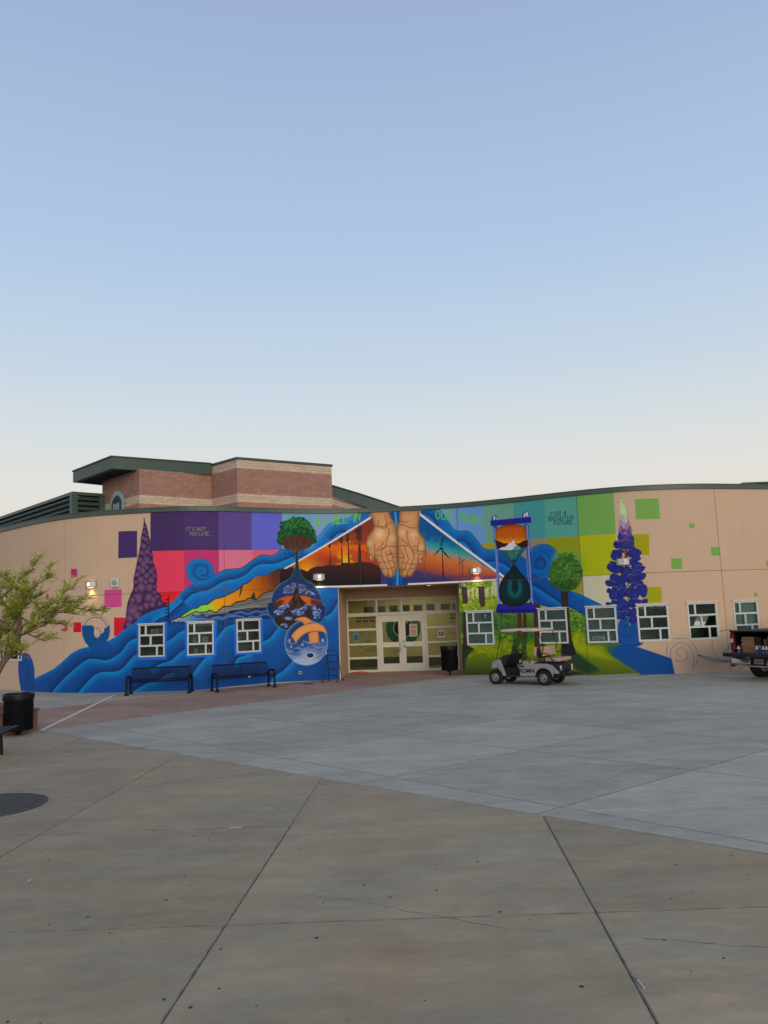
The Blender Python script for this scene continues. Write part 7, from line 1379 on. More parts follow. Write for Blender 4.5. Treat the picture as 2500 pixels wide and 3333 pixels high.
for pi_, (u, w_, z) in enumerate(((.25, .42, 2.5), (.8, .42, 2.5), (1.4, .36, 2.52), (1.92, .42, 2.52), (2.5, .38, 2.5), (3.05, .42, 2.52), (3.75, .4, 2.5), (4.3, .44, 2.5))):
    p = Vector(W2(u + .15, DB - .03, z + .07)); o = MB().box((0, 0, 0), (w_, .02, .3)).build('framed_photo', M_PHF); o.location = p; o.rotation_euler = (0, 0, angS); tag(o, 'dark group photo high on the lobby wall, %s from the left' % ('first', 'second', 'third', 'fourth', 'fifth', 'sixth', 'seventh', 'eighth')[pi_], 'picture', 'photos hung along the lobby wall')
# ================================================================ the brick hall behind
HALL = tag(empty('brick_hall', (-8, 42, 0)), 'taller brown block hall with green metal eaves rising behind the mural wall', 'building')
class HB(MB):
    def build(s, name, m, parent=None, **k):
        s.v = [(p[0] + 8, p[1] - 42, p[2]) for p in s.v]; return MB.build(s, name, m, parent or HALL, **k)
M_BRK = mat('brown_block', (158, 117, 101), .9, noise=.1, scale=5, island=.09, bump=.4, bscale=30); M_BEI = mat('buff_block', (194, 170, 146), .9, noise=.08, scale=5, island=.08, bump=.3, bscale=30)
M_MORT = mat('mortar', (152, 116, 101), .95)
def block_face(p, q, z0, z1, bands=(), out=1, bl=.42, bh=.145):
    """courses of blocks on the vertical face from p to q; bands = [(z0, z1)] laid in buff blocks"""
    p, q = Vector((*p, 0)), Vector((*q, 0)); d = q - p; L = d.length; d.normalize(); n_ = Vector((d.y, -d.x, 0)) * out
    back = HB(); a, b = p - n_ * .012, q - n_ * .012; back.add([(a.x, a.y, z0), (b.x, b.y, z0), (b.x, b.y, z1), (a.x, a.y, z1)], [(0, 1, 2, 3)]); back.build('backing_wall', M_MORT)
    mbs = {0: HB(), 1: HB()}; nz = int(round((z1 - z0) / bh)); h = (z1 - z0) / nz; g = .004; rr = random.Random(int(L * 1000))
    for r in range(nz):
        za, zb = z0 + r * h + g, z0 + (r + 1) * h - g; band = any(c <= (za + zb) / 2 <= e for c, e in bands); u = -(bl / 2 if r % 2 else 0)
        while u < L:
            a, b = max(u + g, 0), min(u + bl - g, L)
            if b - a > .03:
                o = rr.uniform(-.004, .006); c = [p + d * a + n_ * o, p + d * b + n_ * o]; e = [w_ - n_ * .03 for w_ in c]
                mbs[int(band)].add([(*c[0].xy, za), (*c[1].xy, za), (*c[1].xy, zb), (*c[0].xy, zb), (*e[0].xy, za), (*e[1].xy, za), (*e[1].xy, zb), (*e[0].xy, zb)], [(0, 1, 2, 3), (0, 4, 5, 1), (1, 5, 6, 2), (2, 6, 7, 3), (3, 7, 4, 0)])
            u += bl
    for k, nm, m in ((0, 'block_courses', M_BRK), (1, 'buff_block_band', M_BEI)):
        if mbs[k].v: tag(mbs[k].build(nm, m), kind='stuff')
TA, TR_, TL, MC, ML = (-7.34, 39.0), (-2.76, 41.94), (-9.0, 40.6), (-12.03, 38.2), (-14.94, 41.2)
ZT = 10.5; BAND = [(8.27, 8.64), (9.98, 10.5)]; B2 = [(8.27, 8.64)]
block_face(TL, TA, 6.2, ZT - .1, BAND); block_face(TA, TR_, 6.2, ZT - .1, BAND); block_face(MC, TL, 6.2, 9.95, B2); block_face(ML, MC, 6.2, 9.95, B2); block_face(TR_, (1.5, 54.0), 6.2, 8.75, B2)
body = HB(); body.prism([(-14.9, 41.25), (-12.02, 38.25), (-9.0, 40.65), (-7.34, 39.06), (-2.8, 41.98), (1.4, 54), (-10, 58)], 0, 8.7); body.build('core_wall', M_MORT)
top = HB(); top.prism([(-9.0, 40.65), (-7.34, 39.06), (-2.8, 41.98), (-4.8, 45.2), (-10.6, 42.2)], 8.7, ZT - .12); top.prism([(-14.9, 41.25), (-12.02, 38.25), (-9.0, 40.65), (-11.2, 44.5)], 8.7, 9.9); top.build('upper_core_wall', M_MORT)
# parapet cap of the tower
def ring(mb, pts, z0, z1, o):
    """strip along an open plan line, o metres proud of it on its right-hand side"""
    P_ = [Vector((*p, 0)) for p in pts]; N = []
    for i in range(len(P_)):
        ds = [(P_[j + 1] - P_[j]).normalized() for j in (i - 1, i) if 0 <= j < len(P_) - 1]; ns = [Vector((d.y, -d.x, 0)) for d in ds]; n_ = sum(ns, Vector()); n_ = n_ / max(n_.dot(ns[0]), .3); N.append(n_)
    vs = []
    for p, n_ in zip(P_, N): a, b = p + n_ * o, p - n_ * .3; vs += [(a.x, a.y, z0), (a.x, a.y, z1), (b.x, b.y, z1), (b.x, b.y, z0)]
    k = len(P_); return mb.add(vs, [(i * 4 + j, i * 4 + (j + 1) % 4, i * 4 + 4 + (j + 1) % 4, i * 4 + 4 + j) for i in range(k - 1) for j in range(4)] + [(0, 1, 2, 3), (4 * k - 4, 4 * k - 3, 4 * k - 2, 4 * k - 1)])
c = HB(); ring(c, [(-10.0, 41.6), TL, TA, TR_, (-4.0, 43.9)], ZT - .1, ZT + .02, .05); c.build('parapet_cap', M_FAS)
# overhanging roof with deep green fascia
RA, RB_, RC = (-16.47, 41.1), (-13.23, 37.7), (-8.95, 40.45)
fz0, fz1 = 9.92, 10.50
fa = HB(); ring(fa, [(-13.5, 44.4), RA, RB_, RC], fz0, fz1, .0); fa.build('fascia', M_FAS)
rf = HB(); ring(rf, [(-13.5, 44.4), RA, RB_, RC], fz1, fz1 + .06, .05); rf.build('roof_edge', M_COPD)
rf = HB(); rf.prism([(-16.4, 41.1), (-13.2, 37.8), (-8.95, 40.5), (-10.9, 43.8), (-13.4, 44.4)], fz1 - .1, fz1 - .02); rf.build('roof', M_COP)
for k in range(12):
    t = (k + .5) / 12; x, y = RA[0] + (RB_[0] - RA[0]) * t, RA[1] + (RB_[1] - RA[1]) * t; sm_ = HB(); sm_.box((x + .2, y + .2, fz1 + .08), (.05, .5, .06), Matrix.Rotation(R(-45), 3, 'Z')); sm_.build('roof_seam', M_COPD)
sf = HB(); sf.add([(-16.4, 41.1, fz0 + .05), (-13.2, 37.8, fz0 + .05), (-8.95, 40.5, fz0 + .05), (-10.9, 43.8, fz0 + .05), (-13.4, 44.4, fz0 + .05)], [(0, 1, 2, 3, 4)]); sf.build('soffit', M_SOF)
for k in range(9):
    t = .06 + k * .06; a = Vector((-16.3 + 3.1 * t * 1, 41.0, 0)); s = HB(); p0 = Vector((-16.35, 41.1, fz0 + .035)).lerp(Vector((-13.2, 37.85, fz0 + .035)), .02); 
    off = Vector((1, 1, 0)).normalized() * (.15 + k * .2); q0, q1 = Vector((-16.3, 41.05, fz0 + .03)) + off, Vector((-13.25, 37.9, fz0 + .03)) + off; s.tube([q0, q1], .025, 4); s.build('soffit_rib', M_COPD)
# low louvred screen on the left
SCN = [(-28.7, 53.5), (-15.97, 40.0), (-14.9, 40.95)]
for k in range(10):
    z = 9.0 - k * .265; s = HB()
    for (p, q) in zip(SCN[:-1], SCN[1:]):
        p, q = Vector((*p, 0)), Vector((*q, 0)); d = (q - p).normalized(); n_ = Vector((d.y, -d.x, 0)); p += d * .1; q -= d * .08
        vs = []
        for e in (p, q): vs += [tuple(e + n_ * .02 + Vector((0, 0, z))), tuple(e + n_ * .16 + Vector((0, 0, z - .17))), tuple(e + n_ * .12 + Vector((0, 0, z - .2))), tuple(e + n_ * -.02 + Vector((0, 0, z - .03)))]
        s.add(vs, [(0, 1, 5, 4), (1, 2, 6, 5), (2, 3, 7, 6), (3, 0, 4, 7), (0, 3, 2, 1), (4, 5, 6, 7)])
    s.build('louvre', M_COP)
s = HB(); ring(s, SCN, 9.06, 9.22, .14); s.build('screen_cap', M_COP)
s = HB(); ring(s, [(p[0] + .1, p[1] + .25) for p in SCN], 6.2, 9.05, -.1); s.build('screen_backing', M_SOF)
for p in (SCN[1], SCN[2]):
    s = HB(); s.box((p[0], p[1] - .02, 7.6), (.3, .3, 2.95), Matrix.Rotation(R(45), 3, 'Z')); s.build('corner_post', M_COP)
# lower wing with its long green fascia running back to the right
s = HB(); ring(s, [(-2.9, 42.1), (-1.6, 45.2), (-.3, 48.6), (.93, 51.9), (1.9, 55)], 8.72, 9.36, .1); s.build('wing_fascia', M_FAS)
s = HB(); ring(s, [(-2.9, 42.1), (-1.6, 45.2), (-.3, 48.6), (.93, 51.9), (1.9, 55)], 9.36, 9.42, .16); s.build('wing_roof_edge', M_COPD)
# round crest on the emblem wall
ep = Vector((-13.62, 39.85, 8.32)); en = Vector((-.72, -.70, 0)).normalized(); CRE = empty('crest', ep + Vector((8, -42, 0)) + en * .02, math.atan2(en.x, -en.y), HALL)
M_CR1 = mat('crest_teal', (96, 124, 128), .5); M_CR2 = mat('crest_dark', (44, 54, 58), .5); M_CR3 = mat('crest_pale', (150, 166, 168), .5)
MB().lathe([(0, 0), (.82, 0), (.82, -.06), (.0, -.06)], ax='y', n=40, caps=False).build('disc', M_CR1, CRE); MB().lathe([(.6, -.05), (.83, -.05), (.83, -.075), (.6, -.075)], ax='y', n=40, caps=False).build('ring', M_CR3, CRE)
MB().prism([(-.5, -.05), (.5, .05), (.42, .42), (0, .6), (-.42, .36)], -.085, -.06, 'y').build('helmet', M_CR2, CRE); MB().prism([(-.4, -.42), (.4, -.35), (.5, .0), (-.5, -.1)], -.08, -.06, 'y').build('figure', M_CR2, CRE)
for x in (-.3, -.05, .2): MB().prism([(x - .07, -.35), (x + .07, -.33), (x + .09, .2), (x - .06, .16)], -.1, -.08, 'y').build('figure_highlight', M_CR3, CRE)
MB().prism([(-.5, -.62), (.45, -.5), (.5, -.38), (-.5, -.5)], -.1, -.06, 'y').build('banner', M_CR3, CRE)
# small duct hood on the flat roof at the far right
HD = tag(empty('roof_hood', (15.75, 33.2, 6.2)), 'grey green sheet metal hood on the flat roof at its far right end', 'roof hood')
MB().box((0, 0, .5), (1.2, 1.2, 1.0)).build('casing', M_COP, HD, bevel=.02); MB().box((0, 0, 1.03), (1.35, 1.35, .07)).build('lid', M_COPD, HD, bevel=.01)
# ================================================================ fittings on the wall
M_LENS = mat('prismatic_lens', (196, 192, 184), .35, noise=.05); M_HOUS = mat('grey_housing', (150, 148, 142), .5, .3)
M_GLOW = emit('lamp_glow', (1, .80, .42), 3); M_GLW2 = emit('lamp_bulb', (1, .93, .78), 3.5)
def wall_mount(name, x, z, out=0): n_ = wn(x); p = wp(x, z, out); return empty(name, p, math.atan2(n_.x, -n_.y))
LAMPS = [(-15.10, 3.62, 1, 'lit wall lamp half hidden by the young tree at the far left'), (-10.62, 3.83, 1, 'lit wall lamp on bare tan wall between magenta and pink painted squares'), (-2.58, 3.86, 1, 'lit wall lamp on the dark painted hill beside the tree globe'),
         (3.37, 3.86, 1, 'lit wall lamp over the painted wind turbine sunset'), (8.19, 3.85, 0, 'unlit wall lamp in the middle of the painted blue lupine')]
for x, z, lit, lab in LAMPS:
    o = tag(wall_mount('wall_lamp', x, z), lab, 'wall lamp', 'wall lamps along the mural')
    w_, h_, d_ = .42, .235, .17; arc = [(w_ / 2 * math.sin(a), -d_ * math.cos(a) ** .8) for a in np.linspace(-math.pi / 2, math.pi / 2, 13)]
    sh = MB(); sh.add([(p[0], p[1], z_) for z_ in (-h_ / 2 + .02, h_ / 2 - .02) for p in arc], [(i, i + 1, 13 + i + 1, 13 + i) for i in range(12)]); l_ = sh.build('lens', M_LENS, o, smooth=True)
    for z_ in (-h_ / 2 + .01, h_ / 2 - .01):
        q = [(p[0] * 1.05, p[1] * 1.06) for p in arc] + [(p[0] * .93, p[1] * .9) for p in arc[::-1]]; MB().add([(p[0], p[1], zz) for zz in (z_ - .012, z_ + .012) for p in q], [(i, (i + 1) % 26, 26 + (i + 1) % 26, 26 + i) for i in range(26)] + [(i, i + 1, 24 - i, 25 - i) for i in range(12)] + [(26 + i, 26 + i + 1, 50 - i, 51 - i) for i in range(12)]).build('rim', M_HOUS, o)
    for s_ in (-1, 1): MB().box((s_ * (w_ / 2 - .005), -.02, 0), (.03, .04, h_)).build('end_cap', M_HOUS, o)
    MB().box((0, -.008, 0), (w_ * .9, .015, h_ * .85)).build('back_plate', M_HOUS, o)
    g = MB(); g.lathe([(0, 0), (.03, .0), (.045, .012), (.0, .02)], n=14, ax='y'); g.v = [(a * .85 + .0, -.165 - b * .25, c_ * 1.9) for a, b, c_ in g.v]; g.build('bulb_window', M_GLW2 if lit else M_HOUS, o)
    if lit:
        MB().box((.02, -.09, -h_ / 2 - .004), (.2, .1, .006)).build('downlight_slot', M_GLOW, o)
        L_ = bpy.data.lights.new('wall_lamp_light', 'SPOT'); L_.energy = 16; L_.color = (1, .74, .32); L_.spot_size = R(120); L_.spot_blend = 1; L_.shadow_soft_size = .05; lo = bpy.data.objects.new('wall_lamp_light', L_); COL.objects.link(lo); lo.parent = o; lo.location = (.02, -.1, -h_ / 2 - .03)
sp_ = tag(wall_mount('wall_speaker', -9.67, 3.84), 'square white speaker box with round grey grille above the pink square', 'speaker')
MB().box((0, -.05, 0), (.29, .10, .31)).build('casing', M_WHT, sp_, bevel=.012); MB().lathe([(0, -.1), (.10, -.1), (.10, -.108), (.0, -.112)], ax='y', n=24).build('grille', M_HOUS, sp_)
st_ = tag(wall_mount('alarm_strobe', -11.71, 2.31), 'small red fire alarm box on the tan wall left of the red square', 'fire alarm')
MB().box((0, -.05, 0), (.19, .1, .17)).build('casing', mat('alarm_red', (158, 66, 60), .5), st_, bevel=.01); MB().box((0, -.105, .02), (.1, .015, .06)).build('strobe_lens', M_LENS, st_)
pi_ = tag(wall_mount('wall_pipe', -3.35, .34), 'short open pipe end low on the blue wall right of the benches', 'pipe')
pb = MB(); pb.lathe([(.052, .01), (.066, .01), (.066, -.05), (.052, -.05), (.048, -.01)], ax='y', n=18, caps=False); pb.build('pipe_end', M_STEEL, pi_, smooth=True); MB().lathe([(0, -.012), (.05, -.012), (.05, -.008), (0, -.008)], ax='y', n=18, caps=False).build('pipe_mouth', M_BLK, pi_)
for (x, y, lit, lab) in ((1.67, 31.2, 1, 'lit round recessed light in the entrance ceiling'), (-.75, 31.5, 0, 'unlit round recessed light in the entrance ceiling')):
    o = tag(empty('ceiling_light', (x, y, LINTEL)), lab, 'ceiling light'); MB().lathe([(.085, -.004), (.12, -.004), (.12, -.014), (.085, -.012)], n=20, caps=False).build('trim_ring', M_WHT, o); MB().lathe([(0, -.006), (.09, -.006), (.09, -.008), (0, -.008)], n=20, caps=False).build('diffuser', emit('downlight_glow', (1, .85, .55), 9) if lit else M_HOUS, o)
    if lit:
        L_ = bpy.data.lights.new('ceiling_light_lamp', 'SPOT'); L_.energy = 22; L_.color = (1, .82, .5); L_.spot_size = R(130); L_.spot_blend = 1; L_.shadow_soft_size = .08; lo = bpy.data.objects.new('ceiling_light_lamp', L_); COL.objects.link(lo); lo.parent = o; lo.location = (0, 0, -.03)
# paper and stickers on the glass
def poster(u, z, w_, h_, m, lab, cat, name):
    p = SL + dS * u - Vector((-dS.y, dS.x, 0)) * .012; o = tag(empty(name, (p.x, p.y, z), angS), lab, cat); b = MB().box((0, 0, 0), (w_, .003, h_)).build('sheet', m, o); return o
M_PAP = mat('white_paper', (214, 200, 194), .8, noise=.03); M_INK = mat('red_brown_ink', (160, 92, 80), .8); M_PUR = mat('purple_ink', (70, 40, 76), .8); M_BLUP = mat('blue_paper', (62, 132, 160), .7); M_BLUI = mat('deep_blue_ink', (30, 84, 124), .7)
o = poster(2.78, 1.66, .33, .52, M_PAP, 'white notice with red print taped to the right door glass', 'notice', 'door_notice')
for k, (w_, z_) in enumerate(((.26, .17), (.24, .13), (.2, .09), (.24, .0), (.2, -.04))): MB().box((.0, -.003, z_), (w_, .001, .022)).build('text_line', M_INK, o)
MB().lathe([(.045, -.002), (.07, -.002), (.07, -.004), (.045, -.004)], (0, 0, -.14), 20, 'y', False).build('seal', M_INK, o)
o = poster(3.92, 1.47, .30, .27, M_PAP, 'white and purple square sign on the glass right of the doors', 'sign', 'window_sign'); MB().box((0, -.003, .01), (.22, .001, .16)).build('printed_block', M_PUR, o); MB().box((0, -.004, .005), (.17, .001, .03)).build('printed_stripe', M_PAP, o); MB().box((.0, -.004, .05), (.1, .001, .02)).build('printed_stripe', M_PAP, o)
o = poster(.36, 1.46, .24, .32, M_BLUP, 'light blue sheet on the glass left of the doors', 'notice', 'window_notice'); MB().box((0, -.003, -.02), (.17, .001, .2)).build('printed_block', M_BLUI, o)
# ================================================================ street furniture by the wall
M_NAVY = mat('black_powder_coat', (9, 11, 17), .55, spec=.2, noise=.1)
def mesh_screen(mb, x0, x1, y0, y1, pt, step=.045, w_=.010):
    """expanded-metal panel: diagonal strips; pt(u, v) gives the 3-D point"""
    u0, u1, v0, v1 = x0, x1, y0, y1
    for sg in (1, -1):
        k = u0 - (v1 - v0)
        while k < u1 + (v1 - v0):
            a = []
            for v in (v0, v1):
                u = k + sg * (v - (v0 if sg > 0 else v1)) * 1.0 if sg > 0 else k + (v1 - v)
                a.append((u, v))
            (ua, va), (ub, vb) = a
            # clip in u
            lo_, hi_ = (ua, ub) if ua < ub else (ub, ua)
            if hi_ > u0 and lo_ < u1:
                def cl(u): t = (u - ua) / (ub - ua); return va + (vb - va) * t
                A_, B_ = max(lo_, u0), min(hi_, u1); p, q = Vector(pt(A_, cl(A_))), Vector(pt(B_, cl(B_))); d = (q - p).normalized(); e = Vector(pt(A_, cl(A_) + .001)) - p; e = (e - d * e.dot(d)).normalized() * w_ / 2; mb.add([p - e, q - e, q + e, p + e], [(0, 1, 2, 3)])
            k += step
def make_bench(loc, rz, lab):
    b = tag(empty('bench', loc, rz), lab, 'bench', 'black metal benches by the blue wall'); Lh = .98     # local -y is the front
    seat = lambda u, v: (u, -.24 + v, .43 - .03 * math.sin(v / .46 * math.pi) - .02 * v / .46); bk = lambda u, v: (u, .22 + v * .22, .44 + v)
    m = MB(); mesh_screen(m, -Lh, Lh, 0, .46, seat); m.tube([(-Lh, -.24, .43), (Lh, -.24, .43)], .024); m.tube([(-Lh, .2, .41), (Lh, .2, .41)], .018); m.tube([(0, -.24, .425), (0, 0, .39), (0, .2, .40)], .012); m.build('seat', M_NAVY, b)
    m = MB(); mesh_screen(m, -Lh, Lh, .0, .40, bk); m.tube([bk(-Lh, .41), bk(Lh, .41)], .022)
    for u in (-Lh, 0, Lh): m.tube([bk(u, 0), bk(u, .41)], .012)
    m.tube([bk(-Lh, .02), bk(Lh, .02)], .02); m.build('backrest', M_NAVY, b)
    for s in (-1, 1):
        x = s * (Lh + .05); f = MB(); arc = [(x, -.30, 0), (x, -.30, .5)] + [(x, -.30 + .09 * (1 - math.cos(a)), .5 + .09 * math.sin(a)) for a in np.linspace(.3, 1.57, 5)] + [(x, .12, .59), (x, .2, .56), (x, .24, .48), (x, .26, 0)]
        f.tube(arc, .034, 10); f.tube([(x, -.28, .42), (x - s * .06, -.24, .43)], .02); f.tube([(x, .25, .45), (x - s * .06, .22, .45)], .02); f.build('side_frame', M_NAVY, b, smooth=True)
        for y in (-.30, .26): MB().lathe([(.085, 0), (.085, .02), (.045, .07), (.04, .09)], (x, y, 0), 14).build('foot', M_NAVY, b, smooth=True)
    return b
make_bench((-7.80, 27.02, 0), R(4), 'black mesh bench under the first and second blue trimmed windows')
b2 = make_bench((-5.05, 27.45, 0), R(31), 'black mesh bench nearer the entrance with a small pale tag on its seat edge')
MB().box((.12, -.268, .425), (.08, .006, .03)).build('seat_tag', M_CARD, b2)
M_BIN = mat('black_mesh_bin', (6, 7, 11), .7, spec=.12, noise=.2, scale=25); M_BAG = mat('black_bin_liner', (11, 11, 13), .5, spec=.25, noise=.3, scale=12, bump=.8, bscale=14)
def make_bin(loc, rz, lab, r=.33, z0=.13, z1=.90):
    b = tag(empty('litter_bin', loc, rz), lab, 'litter bin', 'black round litter bins'); n = 64; m = MB()
    for k in range(n):
        a = 2 * math.pi * k / n; c_, s_ = math.cos(a), math.sin(a); m.box((c_ * r, s_ * r, (z0 + z1) / 2), (.012, .027, z1 - z0), Matrix.Rotation(a, 3, 'Z'))
    for z in (z0 + .01, z0 + .27, z0 + .52, z1 - .02): m.lathe([(r + .008, z - .015), (r + .014, z - .015), (r + .014, z + .015), (r + .008, z + .015)], n=32, caps=False)
    m.build('basket', M_BIN, b)
    MB().lathe([(r - .012, z0 + .02), (r - .012, z1 - .05), (r - .03, z1 - .05)], n=28, caps=False).build('inner_liner', M_BIN, b, smooth=True)
    rr = random.Random(3); bag = MB(); N_ = 40; pr_ = []
    for j, (dr, z) in enumerate(((-.02, z1 - .05), (.0, z1 + .015), (.022, z1 + .01), (.03, z1 - .03), (.027, z1 - .10), (.02, z1 - .125))): pr_ += [((r + dr + rr.uniform(-.004, .006)) * math.cos(2 * math.pi * k / N_), (r + dr + rr.uniform(-.004, .006)) * math.sin(2 * math.pi * k / N_), z + rr.uniform(-.012, .012)) for k in range(N_)]
    bag.add(pr_, [(j * N_ + k, j * N_ + (k + 1) % N_, (j + 1) * N_ + (k + 1) % N_, (j + 1) * N_ + k) for j in range(5) for k in range(N_)]); bag.build('bin_bag', M_BAG, b, smooth=True)
    MB().lathe([(0, z0 - .0), (r + .005, z0 + .01), (r + .005, z0 + .02), (0, z0 + .02)], n=28, caps=False).build('base_plate', M_BLK, b); MB().lathe([(.2, z0), (.045, z0 - .08), (.04, .02), (.07, .012), (.07, 0)], n=16, caps=False).build('pedestal', M_BLK, b, smooth=True)
make_bin((2.25, 30.05, 0), 0, 'black litter bin standing at the right side of the entrance', .30, .2, 1.06)
make_bin((-8.42, 18.1, 0), .4, 'black litter bin at the corner of the low brick planter', .305, .12, .90)
# step ladder
M_LAD = mat('dark_painted_steel', (22, 28, 36), .5, .2); LD = tag(empty('step_ladder', (-2.1, 29.25, 0), R(-12)), 'dark folding step ladder leaning open by the blue wall at the entrance', 'step ladder')
for s in (-1, 1):
    m = MB(); m.tube([(s * .27, -.42, 0), (s * .2, -.02, 1.02)], .017, 8); m.build('front_rail', M_LAD, LD); m = MB(); m.tube([(s * .26, .36, 0), (s * .2, .02, 1.0)], .013, 8); m.build('rear_leg', M_LAD, LD)
    for y, z in ((-.42, 0), (.36, 0)): MB().box((s * (.27 if y < 0 else .26), y, .02), (.05, .06, .04)).build('rubber_foot', M_RUB, LD)
for k in range(4):
    z = .24 + k * .235; y = -.42 + .4 * z / 1.02; w_ = .52 - .13 * z / 1.02; MB().box((0, y + .03, z), (w_, .15 - k * .012, .025)).build('step', M_LAD, LD, bevel=.006)
m = MB(); m.tube([(-.2, -.02, 1.02), (-.2, -.01, 1.12), (.2, -.01, 1.12), (.2, -.02, 1.02)], .014, 8); m.build('top_rail', M_LAD, LD); MB().box((-.21, -.04, .99), (.03, .03, .16)).build('label_plate', M_CARD, LD); m = MB(); m.tube([(-.24, .2, .45), (.24, .2, .45)], .01, 6); m.build('rear_brace', M_LAD, LD)
# orange extension cord in a heap by the storefront
rr = random.Random(8); pts = []
for k in range(150):
    a = k * .52; rad = .12 + .16 * rr.random(); pts.append((.28 * math.cos(a) * (rad / .2) + rr.uniform(-.04, .04), .12 * math.sin(a) * (rad / .2) + rr.uniform(-.03, .03), .012 + .05 * rr.random() * (1 - abs(math.cos(a)) * .5)))
cd = MB().tube(pts, .009, 5).build('extension_cord', mat('orange_red_cord', (190, 60, 34), .5)); cd.location = (-1.28, 32.75, 0); tag(cd, 'heap of orange red cord on the ground left of the glass doors', 'cord')
dc = tag(empty('drain_cover', (-2.95, 28.55, 0)), 'small round dark cover in the paving left of the ladder', 'drain cover'); MB().lathe([(0, .006), (.17, .006), (.19, .002), (.19, -.02)], n=24, caps=False).build('lid', mat('rusty_iron', (62, 50, 46), .7), dc); MB().lathe([(.19, .004), (.215, .005), (.22, .0)], n=24, caps=False).build('rim', M_BLK, dc)
# ================================================================ golf cart  (local: +x front, +y its left, z up; origin on the ground under the rear axle)
M_SIL = mat('silver_body', (152, 145, 147), .38, .4, noise=.05, scale=3); M_TANV = mat('tan_vinyl', (168, 138, 112), .55, noise=.1, scale=8, bump=.15, bscale=25); M_CAN = mat('tan_plastic', (212, 182, 156), .55, noise=.06); M_BPL = mat('black_plastic', (17, 17, 19), .55, noise=.2, scale=15)
rear, front = Vector((4.78, 24.76)), Vector((3.42, 25.75)); hv = (front - rear).normalized(); rv = Vector((hv.y, -hv.x)); cc = rear + rv * .46
CART = tag(empty('golf_cart', (cc.x, cc.y, 0), math.atan2(hv.y, hv.x)), 'silver golf cart with tan canopy parked before the painted forest', 'golf cart')
WBASE = 1.68
def wheel(parent, name, c, r, w, hub, m_hub=M_STEEL):
    o = empty(name, c, 0, parent); t = MB(); t.lathe([(hub, -w / 2 + .01), (r * .86, -w / 2), (r * .96, -w * .42), (r, -w * .28), (r, w * .28), (r * .96, w * .42), (r * .86, w / 2), (hub, w / 2 - .01)], ax='y', n=30, caps=False); t.build('tyre', M_RUB, o, smooth=True)
    tr = MB()
    for k in range(28):
        a = 2 * math.pi * k / 28
        for s in (-1, 1): tr.box((math.cos(a + s * .05) * r, s * w * .25, math.sin(a + s * .05) * r), (.022, w * .3, .03), Matrix.Rotation(-a, 3, 'Y'))
    tag(tr.build('tread_lug', M_RUB, o), kind='stuff')
    for s in (-1, 1):
        h = MB(); h.lathe([(hub * 1.02, s * (w / 2 - .02)), (hub * 1.0, s * (w / 2 + .004)), (hub * .86, s * (w / 2 + .004)), (hub * .78, s * (w / 2 - .035)), (hub * .4, s * (w / 2 - .02)), (hub * .3, s * (w / 2 + .012)), (0, s * (w / 2 + .014))], ax='y', n=24, caps=False); h.build('rim', m_hub, o, smooth=True)
        b = MB()
        for k in range(5): a = 2 * math.pi * k / 5; b.lathe([(.012, s * (w / 2 - .02)), (.01, s * (w / 2 + .006)), (0, s * (w / 2 + .007))], (math.cos(a) * hub * .55, 0, math.sin(a) * hub * .55), 6, 'y', False)
        b.build('wheel_nut', M_BPL, o)
    return o
for x in (0, WBASE):
    for y in (.46, -.46): wheel(CART, 'wheel', (x, y, .228), .228, .2, .125)
def side_prism(name, prof, y0, y1, m, bevel=.02, parent=CART): return MB().prism(prof, y0, y1, 'y').build(name, m, parent, bevel=bevel)
# front cowl: lofted shell
def loft(name, secs, m, parent=CART, smooth=True, bevel=0):
    k = len(secs[0]); v = [p for s in secs for p in s]; f = [(i * k + j, i * k + j + 1, (i + 1) * k + j + 1, (i + 1) * k + j) for i in range(len(secs) - 1) for j in range(k - 1)] + [tuple(range(k)), tuple(range((len(secs) - 1) * k, len(secs) * k))]
    return MB().add(v, f).build(name, m, parent, smooth=smooth, bevel=bevel)
F0 = WBASE
def cow(x, zt, zb, hw, sh): return [(x, -hw, zb), (x, -hw, zb + (zt - zb) * .55), (x, -hw * .93, zt - sh), (x, -hw * .6, zt), (x, 0, zt + .02), (x, hw * .6, zt), (x, hw * .93, zt - sh), (x, hw, zb + (zt - zb) * .55), (x, hw, zb)]
loft('front_cowl', [cow(F0 + .23, .57, .48, .30, .04), cow(F0 + .17, .64, .47, .44, .05), cow(F0 + .03, .71, .50, .55, .06), cow(F0 - .1, .77, .52, .58, .08), cow(F0 - .19, .83, .52, .57, .10)], M_SIL)
for s in (-1, 1):
    y0, y1 = (.50, .585) if s > 0 else (-.585, -.50)
    side_prism('front_fender', [(F0 + .12, .50), (F0 - .12, .52), (F0 - .24, .38), (F0 - .28, .27), (F0 - .39, .27), (F0 - .22, .78), (F0 - .06, .77), (F0 + .08, .69)][::-1], y0, y1, M_SIL, .02)
    # rear body side with wheel arch
    arch = [(.30 * math.cos(a), .228 + .30 * math.sin(a)) for a in np.linspace(.15, math.pi - .12, 10)]
    prof = [(.79, .27), (.79, .63), (.30, .665), (-.12, .67), (-.30, .62), (-.52, .40), (-.50, .36), (-.32, .36)] + [(x, z) for x, z in arch[::-1]] + [(.40, .27)]
    side_prism('body_side', prof, *(.47, .575) if s > 0 else (-.575, -.47), M_SIL, .025)
    side_prism('rocker_panel', [(.82, .24), (.82, .31), (F0 - .36, .31), (F0 - .34, .24)][::-1], *(.46, .57) if s > 0 else (-.57, -.46), M_BPL, .015)
side_prism('underbody', [(F0 + .1, .24), (F0 + .1, .36), (F0 - .3, .28), (.95, .28), (.9, .45), (-.45, .45), (-.4, .24)][::-1], -.40, .40, M_BPL, .02)
